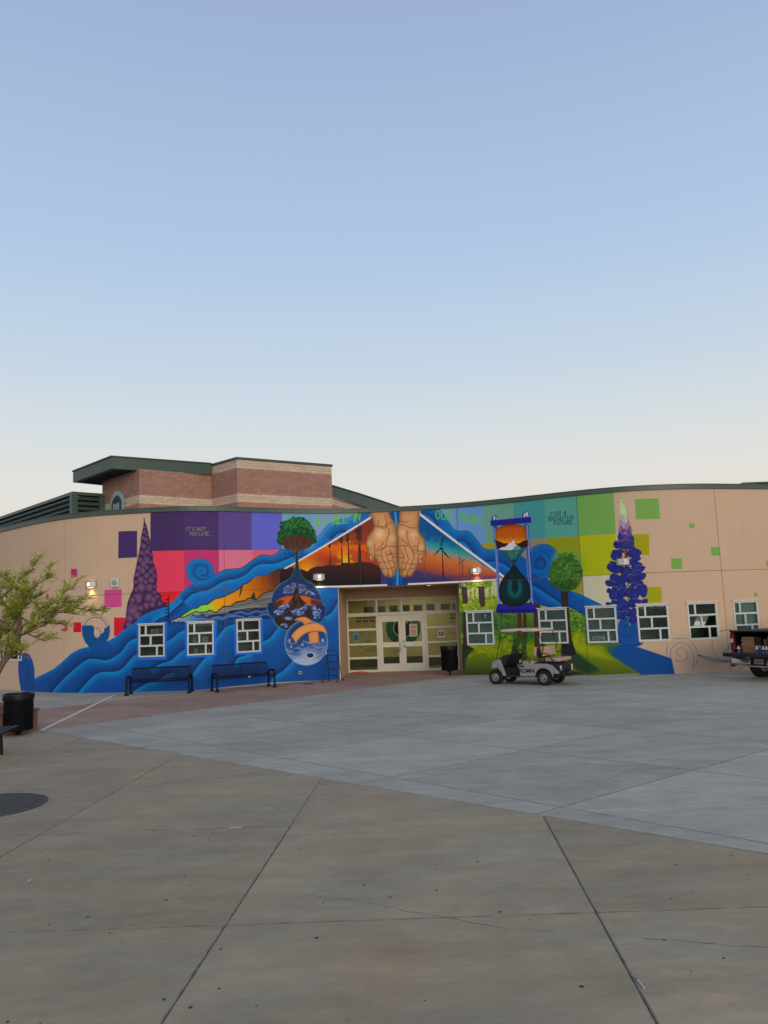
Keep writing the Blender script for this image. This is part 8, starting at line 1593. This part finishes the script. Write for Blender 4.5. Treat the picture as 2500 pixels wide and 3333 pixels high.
side_prism('floor_mat', [(.78, .28), (.78, .30), (F0 - .36, .31), (F0 - .2, .55), (F0 - .16, .55), (F0 - .33, .28)], -.50, .50, M_BPL, .01)
side_prism('dashboard', [(F0 - .17, .52), (F0 - .18, .83), (F0 - .34, .93), (F0 - .52, .92), (F0 - .46, .80), (F0 - .30, .55)], -.53, .53, M_BPL, .025)
side_prism('seat_pod', [(.77, .29), (.77, .64), (.74, .66), (-.28, .68), (-.30, .5), (.4, .46)][::-1], -.465, .465, M_BPL, .02)
side_prism('engine_cover', [(.30, .66), (.30, .69), (-.42, .66), (-.50, .50), (-.50, .42), (-.3, .60)], -.50, .50, M_BPL, .02)
def cushion(name, c, d, m, rot=None, bev=.045):
    o = MB().box((0, 0, 0), d, Matrix.Rotation(R(rot), 3, 'Y') if rot else None).build(name, m, CART, bevel=bev, seg=4); o.location = c
    for p in o.data.polygons: p.use_smooth = True
    return o
cushion('seat', (.55, 0, .685), (.40, .98, .13), M_TANV); cushion('backrest', (.30, 0, 1.02), (.10, .94, .30), M_TANV, -8); cushion('rear_backrest', (.05, 0, 1.03), (.11, .94, .30), M_TANV, 8); cushion('rear_seat', (-.28, 0, .78), (.48, .96, .12), M_TANV)
m = MB(); m.box((.18, 0, 1.0), (.06, .86, .34)); m.build('seat_shell', M_BPL, CART, bevel=.02)
m = MB()
for y in (-.36, -.2, 0, .2, .36): m.tube([(.18, y, .68), (.18, y, 1.0)], .016, 6)
m.tube([(-.02, .4, .70), (-.5, .4, .72)], .018); m.tube([(-.02, -.4, .70), (-.5, -.4, .72)], .018); m.build('seat_frame', M_BPL, CART)
for s in (-1, 1):
    m = MB(); m.tube([(.79, s * .50, .64), (.74, s * .52, .72), (.56, s * .52, .86), (.50, s * .52, .87), (.46, s * .52, .84), (.45, s * .52, .68)], .014, 8); m.build('hip_restraint', M_BPL, CART, smooth=True)
    m = MB(); m.tube([(.12, s * .50, .97), (-.05, s * .52, .99), (-.2, s * .53, .95), (-.42, s * .54, .66), (-.72, s * .54, .31)], .017, 8); m.build('rear_grab_bar', M_BPL, CART, smooth=True)
    m = MB(); m.tube([(F0 - .28, s * .50, 1.66), (F0 - .17, s * .52, 1.2), (F0 - .05, s * .55, .76), (F0 - .14, s * .588, .50)], .014, 8); m.build('front_strut', M_BPL, CART, smooth=True)
    m = MB(); m.tube([(.10, s * .50, 1.67), (.02, s * .51, 1.40), (-.04, s * .50, 1.16), (.16, s * .47, .72)], .015, 8); m.build('rear_strut', M_BPL, CART, smooth=True)
m = MB(); m.box((-.66, 0, .31), (.40, .98, .03)); m.tube([(-.46, .3, .40), (-.84, .3, .30)], .018); m.tube([(-.46, -.3, .40), (-.84, -.3, .30)], .018); m.build('foot_plate', M_BPL, CART, bevel=.008)
# canopy: shallow dished roof with rounded corners
def rr_(hx, hy, r, n=5): return [(sx * (hx - r) + r * math.cos(a), sy * (hy - r) + r * math.sin(a)) for sx, sy, a0 in ((1, 1, 0), (-1, 1, 90), (-1, -1, 180), (1, -1, 270)) for a in np.radians(np.linspace(a0, a0 + 90, n))]
cx_ = .74; secs = []
for hx, hy, z, in ((.64, .54, 1.63), (.70, .59, 1.65), (.71, .60, 1.70), (.67, .57, 1.73), (.52, .42, 1.745)): secs.append([(x + cx_, y, z + (.05 * (x / 1.0) ** 2 if z < 1.7 else 0) - .0 * x) for x, y in rr_(hx, hy, .14)])
k = len(secs[0]); m = MB().add([p for s in secs for p in s], [(i * k + j, i * k + (j + 1) % k, (i + 1) * k + (j + 1) % k, (i + 1) * k + j) for i in range(4) for j in range(k)] + [tuple(range(k)), tuple(range(4 * k, 5 * k))]); m.build('canopy', M_CAN, CART, smooth=True)
MB().box((.72, .602, 1.675), (.17, .01, .025)).build('canopy_handle', M_BPL, CART)
# steering
st = empty('steering_wheel', (.98, .24, 1.06), 0, CART); ring_ = MB(); ring_.tube([(.185 * math.cos(a), .185 * math.sin(a), 0) for a in np.linspace(0, 2 * math.pi, 25)], .016, 8, caps=False)
for a in (0.5, 2.6, 4.7): ring_.tube([(0, 0, -.03), (.18 * math.cos(a), .18 * math.sin(a), 0)], .012, 6)
ring_.lathe([(0, -.04), (.05, -.04), (.05, 0), (0, .005)], n=12); ring_.build('rim', M_BPL, st, smooth=True); st.rotation_euler = (0, R(-38), 0)
m = MB(); m.tube([(.99, .24, 1.03), (F0 - .42, .24, .84)], .03, 8); m.build('steering_column', M_BPL, CART)
words('lettering', 'ADMN', .18, mat('stencil_black', (16, 16, 18), .7), CART, frame3((.55, .579, .44), (-1, 0, 0), (0, 0, 1)), .001, bold=.004)
MB().box((.70, .578, .585), (.13, .006, .05)).build('badge', M_BPL, CART)
MB().box((-.53, .42, .52), (.02, .08, .16)).build('tail_lamp', M_LENS, CART); MB().box((-.53, -.42, .52), (.02, .08, .16)).build('tail_lamp', M_LENS, CART)
for s in (-1, 1): MB().lathe([(0, 0), (.05, 0), (.06, .02), (.04, .04)], (F0 + .19, s * .26, .575), 14, 'x').build('headlight', M_LENS, CART, smooth=True)
for x in (0, WBASE): m = MB(); m.tube([(x, -.42, .228), (x, .42, .228)], .035, 8); m.build('axle', M_BPL, CART)
cu_ = MB().lathe([(.03, 0), (.038, .09), (.036, .1), (0, .1)], n=12).build('paper_cup', M_CARD); cu_.location = tuple((cc + hv * .86 - rv * .35)) + (.665,); tag(cu_, 'small pale cup standing beside the hip bar of the golf cart seat', 'cup')
# ================================================================ pickup truck, tailgate down (local: +x front, +y its left; origin on the ground under the rear bumper)
TH = R(90 - 62); M_TRK = mat('truck_black_paint', (16, 18, 24), .3, .0, noise=.05); M_TRD = mat('truck_plastic', (14, 15, 17), .6, noise=.2); M_CHR = mat('worn_chrome', (176, 174, 170), .3, .85, noise=.1, scale=8); M_RED = mat('tail_lens_red', (110, 24, 28), .25); M_SILT = mat('truck_silver', (150, 150, 152), .35, .5)
TRK = tag(empty('pickup_truck', (10.83 + .05, 23.6, 0), TH), 'black pickup truck with its tailgate down and bed full of boxes', 'truck')
for x, y in ((1.15, .80), (1.15, -.80), (4.75, .80), (4.75, -.80)): wheel(TRK, 'wheel', (x, y, .40), .40, .27, .22)
def tp(name, prof, y0, y1, m, bevel=.02): return MB().prism(prof, y0, y1, 'y').build(name, m, TRK, bevel=bevel)
for s in (-1, 1):
    a_ = [(1.15 + .5 * math.cos(t), .40 + .5 * math.sin(t)) for t in np.linspace(math.pi - .1, .1, 10)]
    tp('bed_side', [(.12, .60), (.12, 1.42), (2.1, 1.42), (2.1, .55)][::-1] if False else [(.12, .62)] + [(x, z) for x, z in a_ if z > .5] + [(2.1, .55), (2.1, 1.42), (.12, 1.42)], *(.88, .98) if s > 0 else (-.98, -.88), M_TRK, .015)
    MB().box((.13, s * .92, 1.13), (.10, .13, .50)).build('tail_light', M_RED, TRK, bevel=.02); MB().box((.075, s * .92, 1.16), (.02, .09, .12)).build('reverse_lens', M_LENS, TRK, bevel=.01)
tp('bed_floor', [(.12, .72), (2.1, .72), (2.1, .78), (.12, .78)], -.88, .88, M_TRD, .01); tp('bed_front', [(2.05, .75), (2.12, .75), (2.12, 1.42), (2.05, 1.42)], -.88, .88, M_TRD, .01)
tp('bed_cover', [(.06, 1.42), (2.15, 1.42), (2.15, 1.47), (.06, 1.47)], -.97, .97, M_TRD, .012)
m = MB(); m.box((-.20, 0, .775), (.60, 1.66, .10)); m.box((-.48, 0, .775), (.05, 1.66, .12)); m.build('tailgate', M_TRK, TRK, bevel=.02)
bp_ = [(-.05, .50), (.0, .64), (.12, .64), (.12, .44), (-.02, .44)]
for y0, y1 in ((.28, .92), (-.92, -.28)): tp('bumper', bp_[::-1], y0, y1, M_CHR, .02)
tp('bumper_step', [(-.06, .40), (-.06, .45), (.12, .45), (.12, .40)], -.40, .40, M_CHR, .012); tp('bumper_recess', [(.03, .44), (.03, .66), (.12, .66), (.12, .44)], -.28, .28, M_TRD, .005); tp('bumper_end', [(.0, .38), (.0, .52), (.35, .52), (.3, .42)], .90, .97, M_TRD, .01)
MB().box((.02, .0, .565), (.012, .31, .155)).build('number_plate', mat('worn_plate', (168, 152, 146), .5, noise=.1, scale=30), TRK, bevel=.004); pm = mat('plate_ink', (96, 76, 80), .6)
for k, y in enumerate((.09, .055, .02, -.02, -.055, -.09)): MB().box((.012, y, .555), (.004, .02, .06)).build('plate_character', pm, TRK)
tp('cab', [(2.15, .55), (2.15, 1.42), (2.35, 1.86), (3.45, 1.88), (4.05, 1.38), (4.15, 1.38), (4.15, .55)][::-1], -.94, .94, M_TRK, .05); tp('bonnet', [(4.15, .95), (4.15, 1.36), (5.4, 1.2), (5.55, 1.05), (5.55, .55), (5.25, .55), (5.25, .9)][::-1], -.94, .94, M_TRK, .05)
for s in (-1, 1): MB().prism([(2.42, 1.44), (2.5, 1.80), (3.4, 1.81), (3.85, 1.44)][::-1], s * .945, s * .955, 'y').build('side_window', M_GLS, TRK); MB().box((3.95, s * 1.06, 1.42), (.12, .22, .16)).build('wing_mirror', M_TRD, TRK, bevel=.02)
MB().add([(2.155, -.8, 1.46), (2.155, .8, 1.46), (2.335, .76, 1.80), (2.335, -.76, 1.80)], [(0, 1, 2, 3)]).build('rear_window', M_GLS, TRK)
m = MB(); m.box((2.7, 0, .48), (5.2, 1.0, .16)); m.tube([(1.15, -.7, .4), (1.15, .7, .4)], .07, 8); m.lathe([(0, -.14), (.13, -.1), (.15, 0), (.13, .1), (0, .14)], (1.15, 0, .38), 14, 'y'); m.build('chassis', M_TRD, TRK)
# load: every box and bottle stands on the bed on its own
M_CB = mat('cardboard', (160, 116, 76), .85, noise=.1, objrand=.12); M_CBD = mat('brown_cardboard', (128, 82, 48), .85, noise=.1); M_PLW = mat('white_plastic', (190, 188, 190), .45); M_BLUL = mat('navy_label', (40, 56, 104), .5); M_GRN = mat('green_card', (96, 126, 70), .7); M_BLC = mat('blue_card', (52, 82, 128), .7); M_CBI = mat('carton_print', (70, 48, 34), .8)
TM = Matrix.Translation(TRK.location) @ Matrix.Rotation(TH, 4, 'Z')
def load(name, x, y, z, d, m, lab, cat, group=None):
    o = tag(empty(name, TM @ Vector((x, y, z)), TH), lab, cat, group); MB().box((0, 0, d[2] / 2), d).build('carton' if cat == 'box' else 'case', m, o, bevel=.006); return o
def prints(o, d):
    for sy in (-1, 1): MB().prism([(sy * d[1] * .2 - .022, d[2] * .6), (sy * d[1] * .2 + .022, d[2] * .6), (sy * d[1] * .2, d[2] * .6 + .045)], -d[0] / 2 - .003, -d[0] / 2 - .001, 'x').build('arrow_print', M_CBI, o)
    MB().box((0, 0, d[2] + .0015), (d[0], .05, .002)).build('packing_tape', M_CBD, o)
bz = .782
for y, z, w_, lab in ((.60, bz, .21, 'cardboard box low in the truck bed beside the white roll'), (.39, bz, .24, 'cardboard box low in the truck bed, second from the tail light'), (.60, bz + .245, .17, 'cardboard box stacked on top nearest the left tail light'), (.42, bz + .245, .17, 'cardboard box stacked on top beside the black case')):
    o = load('cardboard_box', .42, y, z, (.3, w_, .24), M_CB, lab, 'box', 'cardboard boxes in the truck bed'); prints(o, (.3, w_, .24))
o = load('cardboard_box', .5, -.36, bz + .245, (.34, .45, .26), M_CB, 'wide pale cardboard box resting high in the truck bed', 'box', 'cardboard boxes in the truck bed'); prints(o, (.34, .45, .26)); load('cardboard_box', .5, -.36, bz, (.34, .42, .24), M_CB, 'cardboard box under the wide pale box', 'box', 'cardboard boxes in the truck bed')
load('brown_box', .45, -.02, bz + .2, (.2, .10, .22), M_CBD, 'narrow dark brown box standing upright behind the white bottles', 'box'); load('black_case', .46, .19, bz + .24, (.26, .20, .24), M_TRD, 'black case on the boxes in the truck bed', 'case'); load('brown_box', .46, .0, bz, (.26, .22, .2), M_CBD, 'dark brown box beneath the black case', 'box'); load('cardboard_box', .46, .22, bz, (.26, .1, .24), M_CB, 'slim cardboard box at the right of the low pair', 'box', 'cardboard boxes in the truck bed')
load('green_box', .22, -.42, bz, (.2, .26, .07), M_GRN, 'flat green box at the tailgate edge', 'box'); load('blue_box', .22, -.42, bz + .072, (.2, .24, .09), M_BLC, 'flat blue box on the flat green box', 'box')
def bottle(x, y, z, h, r, m, lab, cap=M_PLW):
    o = tag(empty('bottle', TM @ Vector((x, y, z))), lab, 'bottle', 'bottles in the truck bed'); MB().lathe([(r * .9, 0), (r, .02), (r, h * .72), (r * .5, h * .86), (r * .4, h * .9)], n=14).build('body', m, o, smooth=True); MB().lathe([(r * .45, h * .88), (r * .45, h), (0, h)], n=12).build('cap', cap, o, smooth=True); MB().lathe([(r * 1.02, h * .2), (r * 1.02, h * .55)], n=14, caps=False).build('label', M_BLUL, o)
bottle(.2, .80, bz, .22, .045, M_PLW, 'white bottle nearest the left tail light on the bed floor'); bottle(.34, .74, bz + .245, .2, .04, M_PLW, 'white bottle raised behind the nearest bottle'); MB
for y, m_, lab in ((.13, M_PLW, 'white bottle with navy label, first right of the cartons'), (.02, M_BLUL, 'navy bottle between two white ones'), (-.08, M_PLW, 'white bottle in the middle of the bottle row'), (-.19, M_PLW, 'white bottle beside the flat blue box')): bottle(.17, y, bz, .23, .05, m_, lab)
# the low white bottle stands on its support box
load('brown_box', .36, .75, bz, (.14, .12, .243), M_CBD, 'small brown box under the raised white bottle', 'box')
# ================================================================ planter, bench and tree on the left
M_PLB = mat('dark_brown_block', (112, 82, 66), .9, noise=.15, bump=.4, bscale=30)
PL = tag(empty('brick_planter', (-8.25, 18.72, 0), R(135)), 'low brown block planter with soil at the left behind the bin', 'planter')
for nm, bx in (('wall', ((1.5, .11, .23), (3.0, .22, .46))), ('wall', ((.11, 1.5, .23), (.22, 2.56, .46))), ('wall', ((1.5, 2.89, .23), (3.0, .22, .46))), ('wall', ((2.89, 1.5, .23), (.22, 2.56, .46)))): MB().box(*bx).build(nm, M_PLB, PL, bevel=.008)
for bx in (((1.5, .1, .485), (3.04, .28, .05)), ((.1, 1.5, .485), (.28, 2.52, .05)), ((1.5, 2.9, .485), (3.04, .28, .05)), ((2.9, 1.5, .485), (.28, 2.52, .05))): MB().box(*bx).build('cap_stone', mat('planter_cap', (104, 80, 68), .85), PL, bevel=.01)
MB().box((1.5, 1.5, .2), (2.56, 2.56, .4)).build('soil', mat('dry_soil', (96, 76, 56), .95, noise=.3), PL)
LB = tag(empty('backless_bench', (-7.58, 15.2, 0), R(100)), 'low black slatted bench end in front of the bin at the left edge', 'bench')
for k in range(4): MB().box((0, -.19 + k * .125, .43), (1.9, .10, .035)).build('seat_slat', M_NAVY, LB, bevel=.006)
for s in (-1, 1):
    m = MB(); m.tube([(s * .2, -.14, 0), (s * .2, -.12, .40), (s * .2, .12, .40), (s * .2, .14, 0)], .03, 8); m.build('leg_frame', M_NAVY, LB)
# iron tree grate with radial slots
M_IRON = mat('cast_iron', (64, 58, 55), .7, .1, noise=.25, scale=12); TG = tag(empty('tree_grate', (-5.56, 11.06, 0)), 'round dark cast iron tree grate set flush in the tan paving', 'tree grate')
for r0, r1, n in ((.20, .36, 32), (.40, .56, 52), (.60, .72, 70)):
    m = MB()
    for k in range(n):
        a = 2 * math.pi * k / n + (.5 * r0); h = math.pi / n * .62; m.add([(r_ * math.cos(a + e), r_ * math.sin(a + e), z) for z in (.006, -.02) for r_, e in ((r0, -h), (r1, -h), (r1, h), (r0, h))], [(0, 1, 2, 3), (0, 4, 5, 1), (1, 5, 6, 2), (2, 6, 7, 3), (3, 7, 4, 0)])
    tag(m.build('radial_bar', M_IRON, TG), kind='stuff')
for r0, r1 in ((.16, .20), (.36, .40), (.56, .60), (.72, .78)): MB().lathe([(r0, .008), (r1, .008), (r1, -.02), (r0, -.02), (r0, .008)], n=56, caps=False).build('ring_bar', M_IRON, TG)
MB().lathe([(.15, .004), (.78, .004)], n=40, caps=False).build('slot_shade', M_BLK, TG)  # flat black sheet above the slab, coloured as the shade inside the slots
# young feathery tree standing in the grate
M_BARK = mat('grey_brown_bark', (104, 84, 70), .9, noise=.25, scale=20, bump=.6, bscale=40); M_LEAF = mat('pale_green_leaf', (170, 172, 78), .6, noise=.15, scale=5, island=.32); M_LEAF.node_tree.nodes['Principled BSDF'].inputs['Subsurface Weight'].default_value = 0
TO = Vector((-5.56, 11.06, 0)); TREE = tag(empty('young_tree', TO), 'young thin branched tree with pale green feathery leaves at the left edge', 'tree')
BR = dict(trunk=[(-5.56, 0), (-5.55, .8), (-5.5, 1.5), (-5.46, 1.77), (-5.41, 1.86), (-5.36, 1.95), (-5.26, 2.05), (-5.2, 2.16), (-5.16, 2.3), (-5.13, 2.42)],
b1=[(-5.13, 2.41), (-5.04, 2.44), (-4.91, 2.48), (-4.78, 2.52), (-4.66, 2.57), (-4.57, 2.58), (-4.4, 2.58), (-4.3, 2.56), (-4.14, 2.54)], b2=[(-5.13, 2.43), (-5.14, 2.54), (-5.15, 2.61), (-5.05, 2.73), (-5.0, 2.8), (-4.92, 2.89), (-4.83, 2.95), (-4.75, 3.0), (-4.66, 3.03), (-4.59, 3.08)],
b3=[(-5.01, 2.5), (-4.87, 2.57), (-4.74, 2.63), (-4.62, 2.7), (-4.54, 2.71), (-4.4, 2.71), (-4.24, 2.7)], b3b=[(-4.54, 2.69), (-4.4, 2.65), (-4.23, 2.6), (-4.07, 2.59)], b4=[(-4.63, 2.69), (-4.57, 2.81), (-4.52, 2.88), (-4.42, 2.92)],
b5=[(-5.41, 2.74), (-5.38, 2.87), (-5.28, 2.93), (-5.18, 3.04), (-5.1, 3.13), (-5.01, 3.19)], b6=[(-5.33, 2.01), (-5.24, 2.06), (-5.16, 2.08), (-4.99, 2.09), (-4.9, 2.12)], b7=[(-5.16, 2.28), (-5.04, 2.31), (-4.91, 2.36), (-4.82, 2.39), (-4.72, 2.42)], b7b=[(-5.04, 2.31), (-4.94, 2.26), (-4.82, 2.2)],
b8=[(-5.14, 2.39), (-5.25, 2.36), (-5.37, 2.36), (-5.47, 2.37)], b9=[(-5.36, 1.95), (-5.36, 2.17), (-5.35, 2.33), (-5.33, 2.46), (-5.3, 2.67), (-5.38, 2.79), (-5.42, 2.86)], b10=[(-4.91, 2.47), (-4.77, 2.45), (-4.65, 2.43), (-4.57, 2.42)], b11=[(-5.27, 2.53), (-5.17, 2.62), (-5.09, 2.71), (-4.99, 2.81)])
rr = random.Random(21); LV = []; LF = []; LEN = dict(b1=.022, b2=.02, b3=.016, b9=.024)
def leaflet(p, d, n_, l, w_):
    d = d.normalized(); s = d.cross(n_).normalized() * w_; o = len(LV); LV.extend([tuple(p), tuple(p + d * l * .45 + s), tuple(p + d * l), tuple(p + d * l * .45 - s)]); LF.append((o, o + 1, o + 2, o + 3))
def dress(pts, dens, t0):
    tot = sum((pts[i + 1] - pts[i]).length for i in range(len(pts) - 1)); s = 0
    for i in range(len(pts) - 1):
        a, b = pts[i], pts[i + 1]; L_ = (b - a).length; k = max(1, int(L_ * dens))
        for j in range(k):
            t = (s + L_ * j / k) / tot
            if t < t0 or rr.random() < .12: continue
            p = a.lerp(b, (j + rr.random()) / k); ax = (b - a).normalized()
            tw = Vector((rr.uniform(-1, 1), rr.uniform(-1, 1), rr.uniform(-.35, 1.0))).normalized(); tw = (tw + ax * .7).normalized(); l = rr.uniform(.05, .15); nl = 7
            for q in range(nl):
                c_ = p + tw * l * (q + .3) / nl
                for sg in (-1, 1):
                    sd_ = tw.cross(Vector((rr.uniform(-.3, .3), rr.uniform(-.3, .3), 1))).normalized() * sg; leaflet(c_, sd_ * .8 + tw * .7 + Vector((0, 0, rr.uniform(-.2, .35))), Vector((rr.uniform(-.6, .6), rr.uniform(-.6, .6), 1)).normalized(), rr.uniform(.034, .064), rr.uniform(.0055, .0095))
        s += L_
def limb(name, pts, r0, r1, parent): return MB().tube(pts, r0, 8, r1).build(name, M_BARK, parent, smooth=True)
made = {}
for mir in (0, 1, 2):
    for nm, q in BR.items():
        if mir and nm in ('trunk', 'b8', 'b9'): continue
        if mir == 2 and nm not in ('b1', 'b3', 'b4', 'b7', 'b6'): continue
        dy = 0 if nm == 'trunk' else rr.uniform(-.45, .45); pts = []
        for i, (x, z) in enumerate(q):
            t = i / max(len(q) - 1, 1); p = Vector((x + 5.56, 0, z)); base = Vector((.42, 0, 0)) if nm != 'trunk' else Vector()
            y = dy * t * (.5 if nm[-1] == 'b' or nm in ('b4', 'b10') else 1)
            if nm in ('b3b', 'b4', 'b10', 'b7b'): y = 0
            if mir == 1: p = Vector((.40 - (p.x - .40) * .95, 0, p.z - .05)); 
            v = Vector((p.x, y + rr.uniform(-.008, .008), p.z))
            if mir == 2: v = Vector((.42, 0, 0)) + Matrix.Rotation(R(115), 3, 'Z') @ (v - Vector((.42, 0, 0)))
            pts.append(v)
        if nm == 'trunk': limb('trunk', pts, .062, .034, TREE); continue
        r0 = LEN.get(nm, .012); limb('branch', pts, r0, .004, TREE)
        dress(pts, 60, .30 if nm in ('b2', 'b9') else .22)
        for k in range(max(2, len(pts) - 2)):                                # side twigs
            i = rr.randint(1, len(pts) - 1); a = pts[i]; d = (pts[i] - pts[i - 1]).normalized(); e = (d + Vector((rr.uniform(-.7, .7), rr.uniform(-.9, .9), rr.uniform(-.3, .9)))).normalized() * rr.uniform(.12, .26)
            tw = [a, a + e * .5 + Vector((0, 0, .01)), a + e]; limb('twig', tw, .006, .002, TREE); dress(tw, 76, .12)
fo = MB().add(LV, LF).build('foliage', M_LEAF, TREE); tag(fo, kind='stuff')
# ================================================================ small things on the paving
gm = MB(); rr = random.Random(5)
GUM = [(-2.08, 9.07), (-0.69, 9.06), (-1.0, 8.55), (-2.03, 7.83), (-2.02, 7.19), (-2.58, 6.86), (-0.64, 6.97), (-2.84, 6.72), (-2.27, 6.5), (-0.63, 6.26), (-0.07, 7.05), (0.35, 7.73), (0.33, 7.18), (0.77, 7.91), (0.8, 6.63), (1.14, 5.34), (1.89, 5.98), (2.18, 5.66), (2.22, 6.77), (3.16, 7.8), (2.56, 7.6), (-1.32, 6.12), (-1.2, 5.5), (-1.33, 5.26), (-1.53, 5.38), (-2.43, 5.17), (-3.7, 8.66), (-3.6, 8.49), (-5.09, 13.26), (-2.81, 9.48), (-2.28, 9.19), (-1.85, 8.88), (-1.46, 10.29), (-1.3, 10.4), (-0.31, 7.38)]
GUM += [(rr.uniform(-8, 12), rr.uniform(9, 24)) for _ in range(190)] + [(rr.uniform(-4, 4), rr.uniform(4.5, 10)) for _ in range(26)]
for k, (x, y) in enumerate(GUM):
    r_ = (.016 if k < 35 else .007) * rr.uniform(.6, 1.15); n = 9; ps = [(x + r_ * rr.uniform(.7, 1.2) * math.cos(2 * math.pi * i / n), y + r_ * rr.uniform(.7, 1.2) * math.sin(2 * math.pi * i / n)) for i in range(n)]; gm.add([(px_, py_, .0005) for px_, py_ in ps] + [(x + (px_ - x) * .6, y + (py_ - y) * .6, .003) for px_, py_ in ps], [(i, (i + 1) % n, n + (i + 1) % n, n + i) for i in range(n)] + [tuple(range(n, 2 * n))])
tag(gm.build('gum_spots', mat('old_gum', (44, 42, 42), .8)), kind='stuff')
pn = tag(empty('pen', (1.515, 5.34, .006), R(92)), 'white pen lying in the paving joint at the lower right', 'pen'); MB().tube([(-.07, 0, 0), (.05, 0, 0)], .0055, 8).build('barrel', M_PLW, pn); MB().tube([(.05, 0, 0), (.08, 0, 0)], .0065, 8, .002).build('cap', M_BLUL, pn)
sk = MB().tube([(-.07, 0, .005), (.0, .004, .006), (.07, 0, .005)], .004, 6).build('white_stick', M_PLW); sk.location = (-1.86, 9.475, 0); tag(sk, 'short white stick lying along a paving joint', 'stick')
pp = MB().add([(0, 0, .004), (.035, .004, .012), (.03, .03, .02), (.004, .028, .008)], [(0, 1, 2, 3)]).build('paper_scrap', M_PLW); pp.location = (-3.52, 7.81, 0); tag(pp, 'tiny white scrap on the tan paving at the left', 'litter')
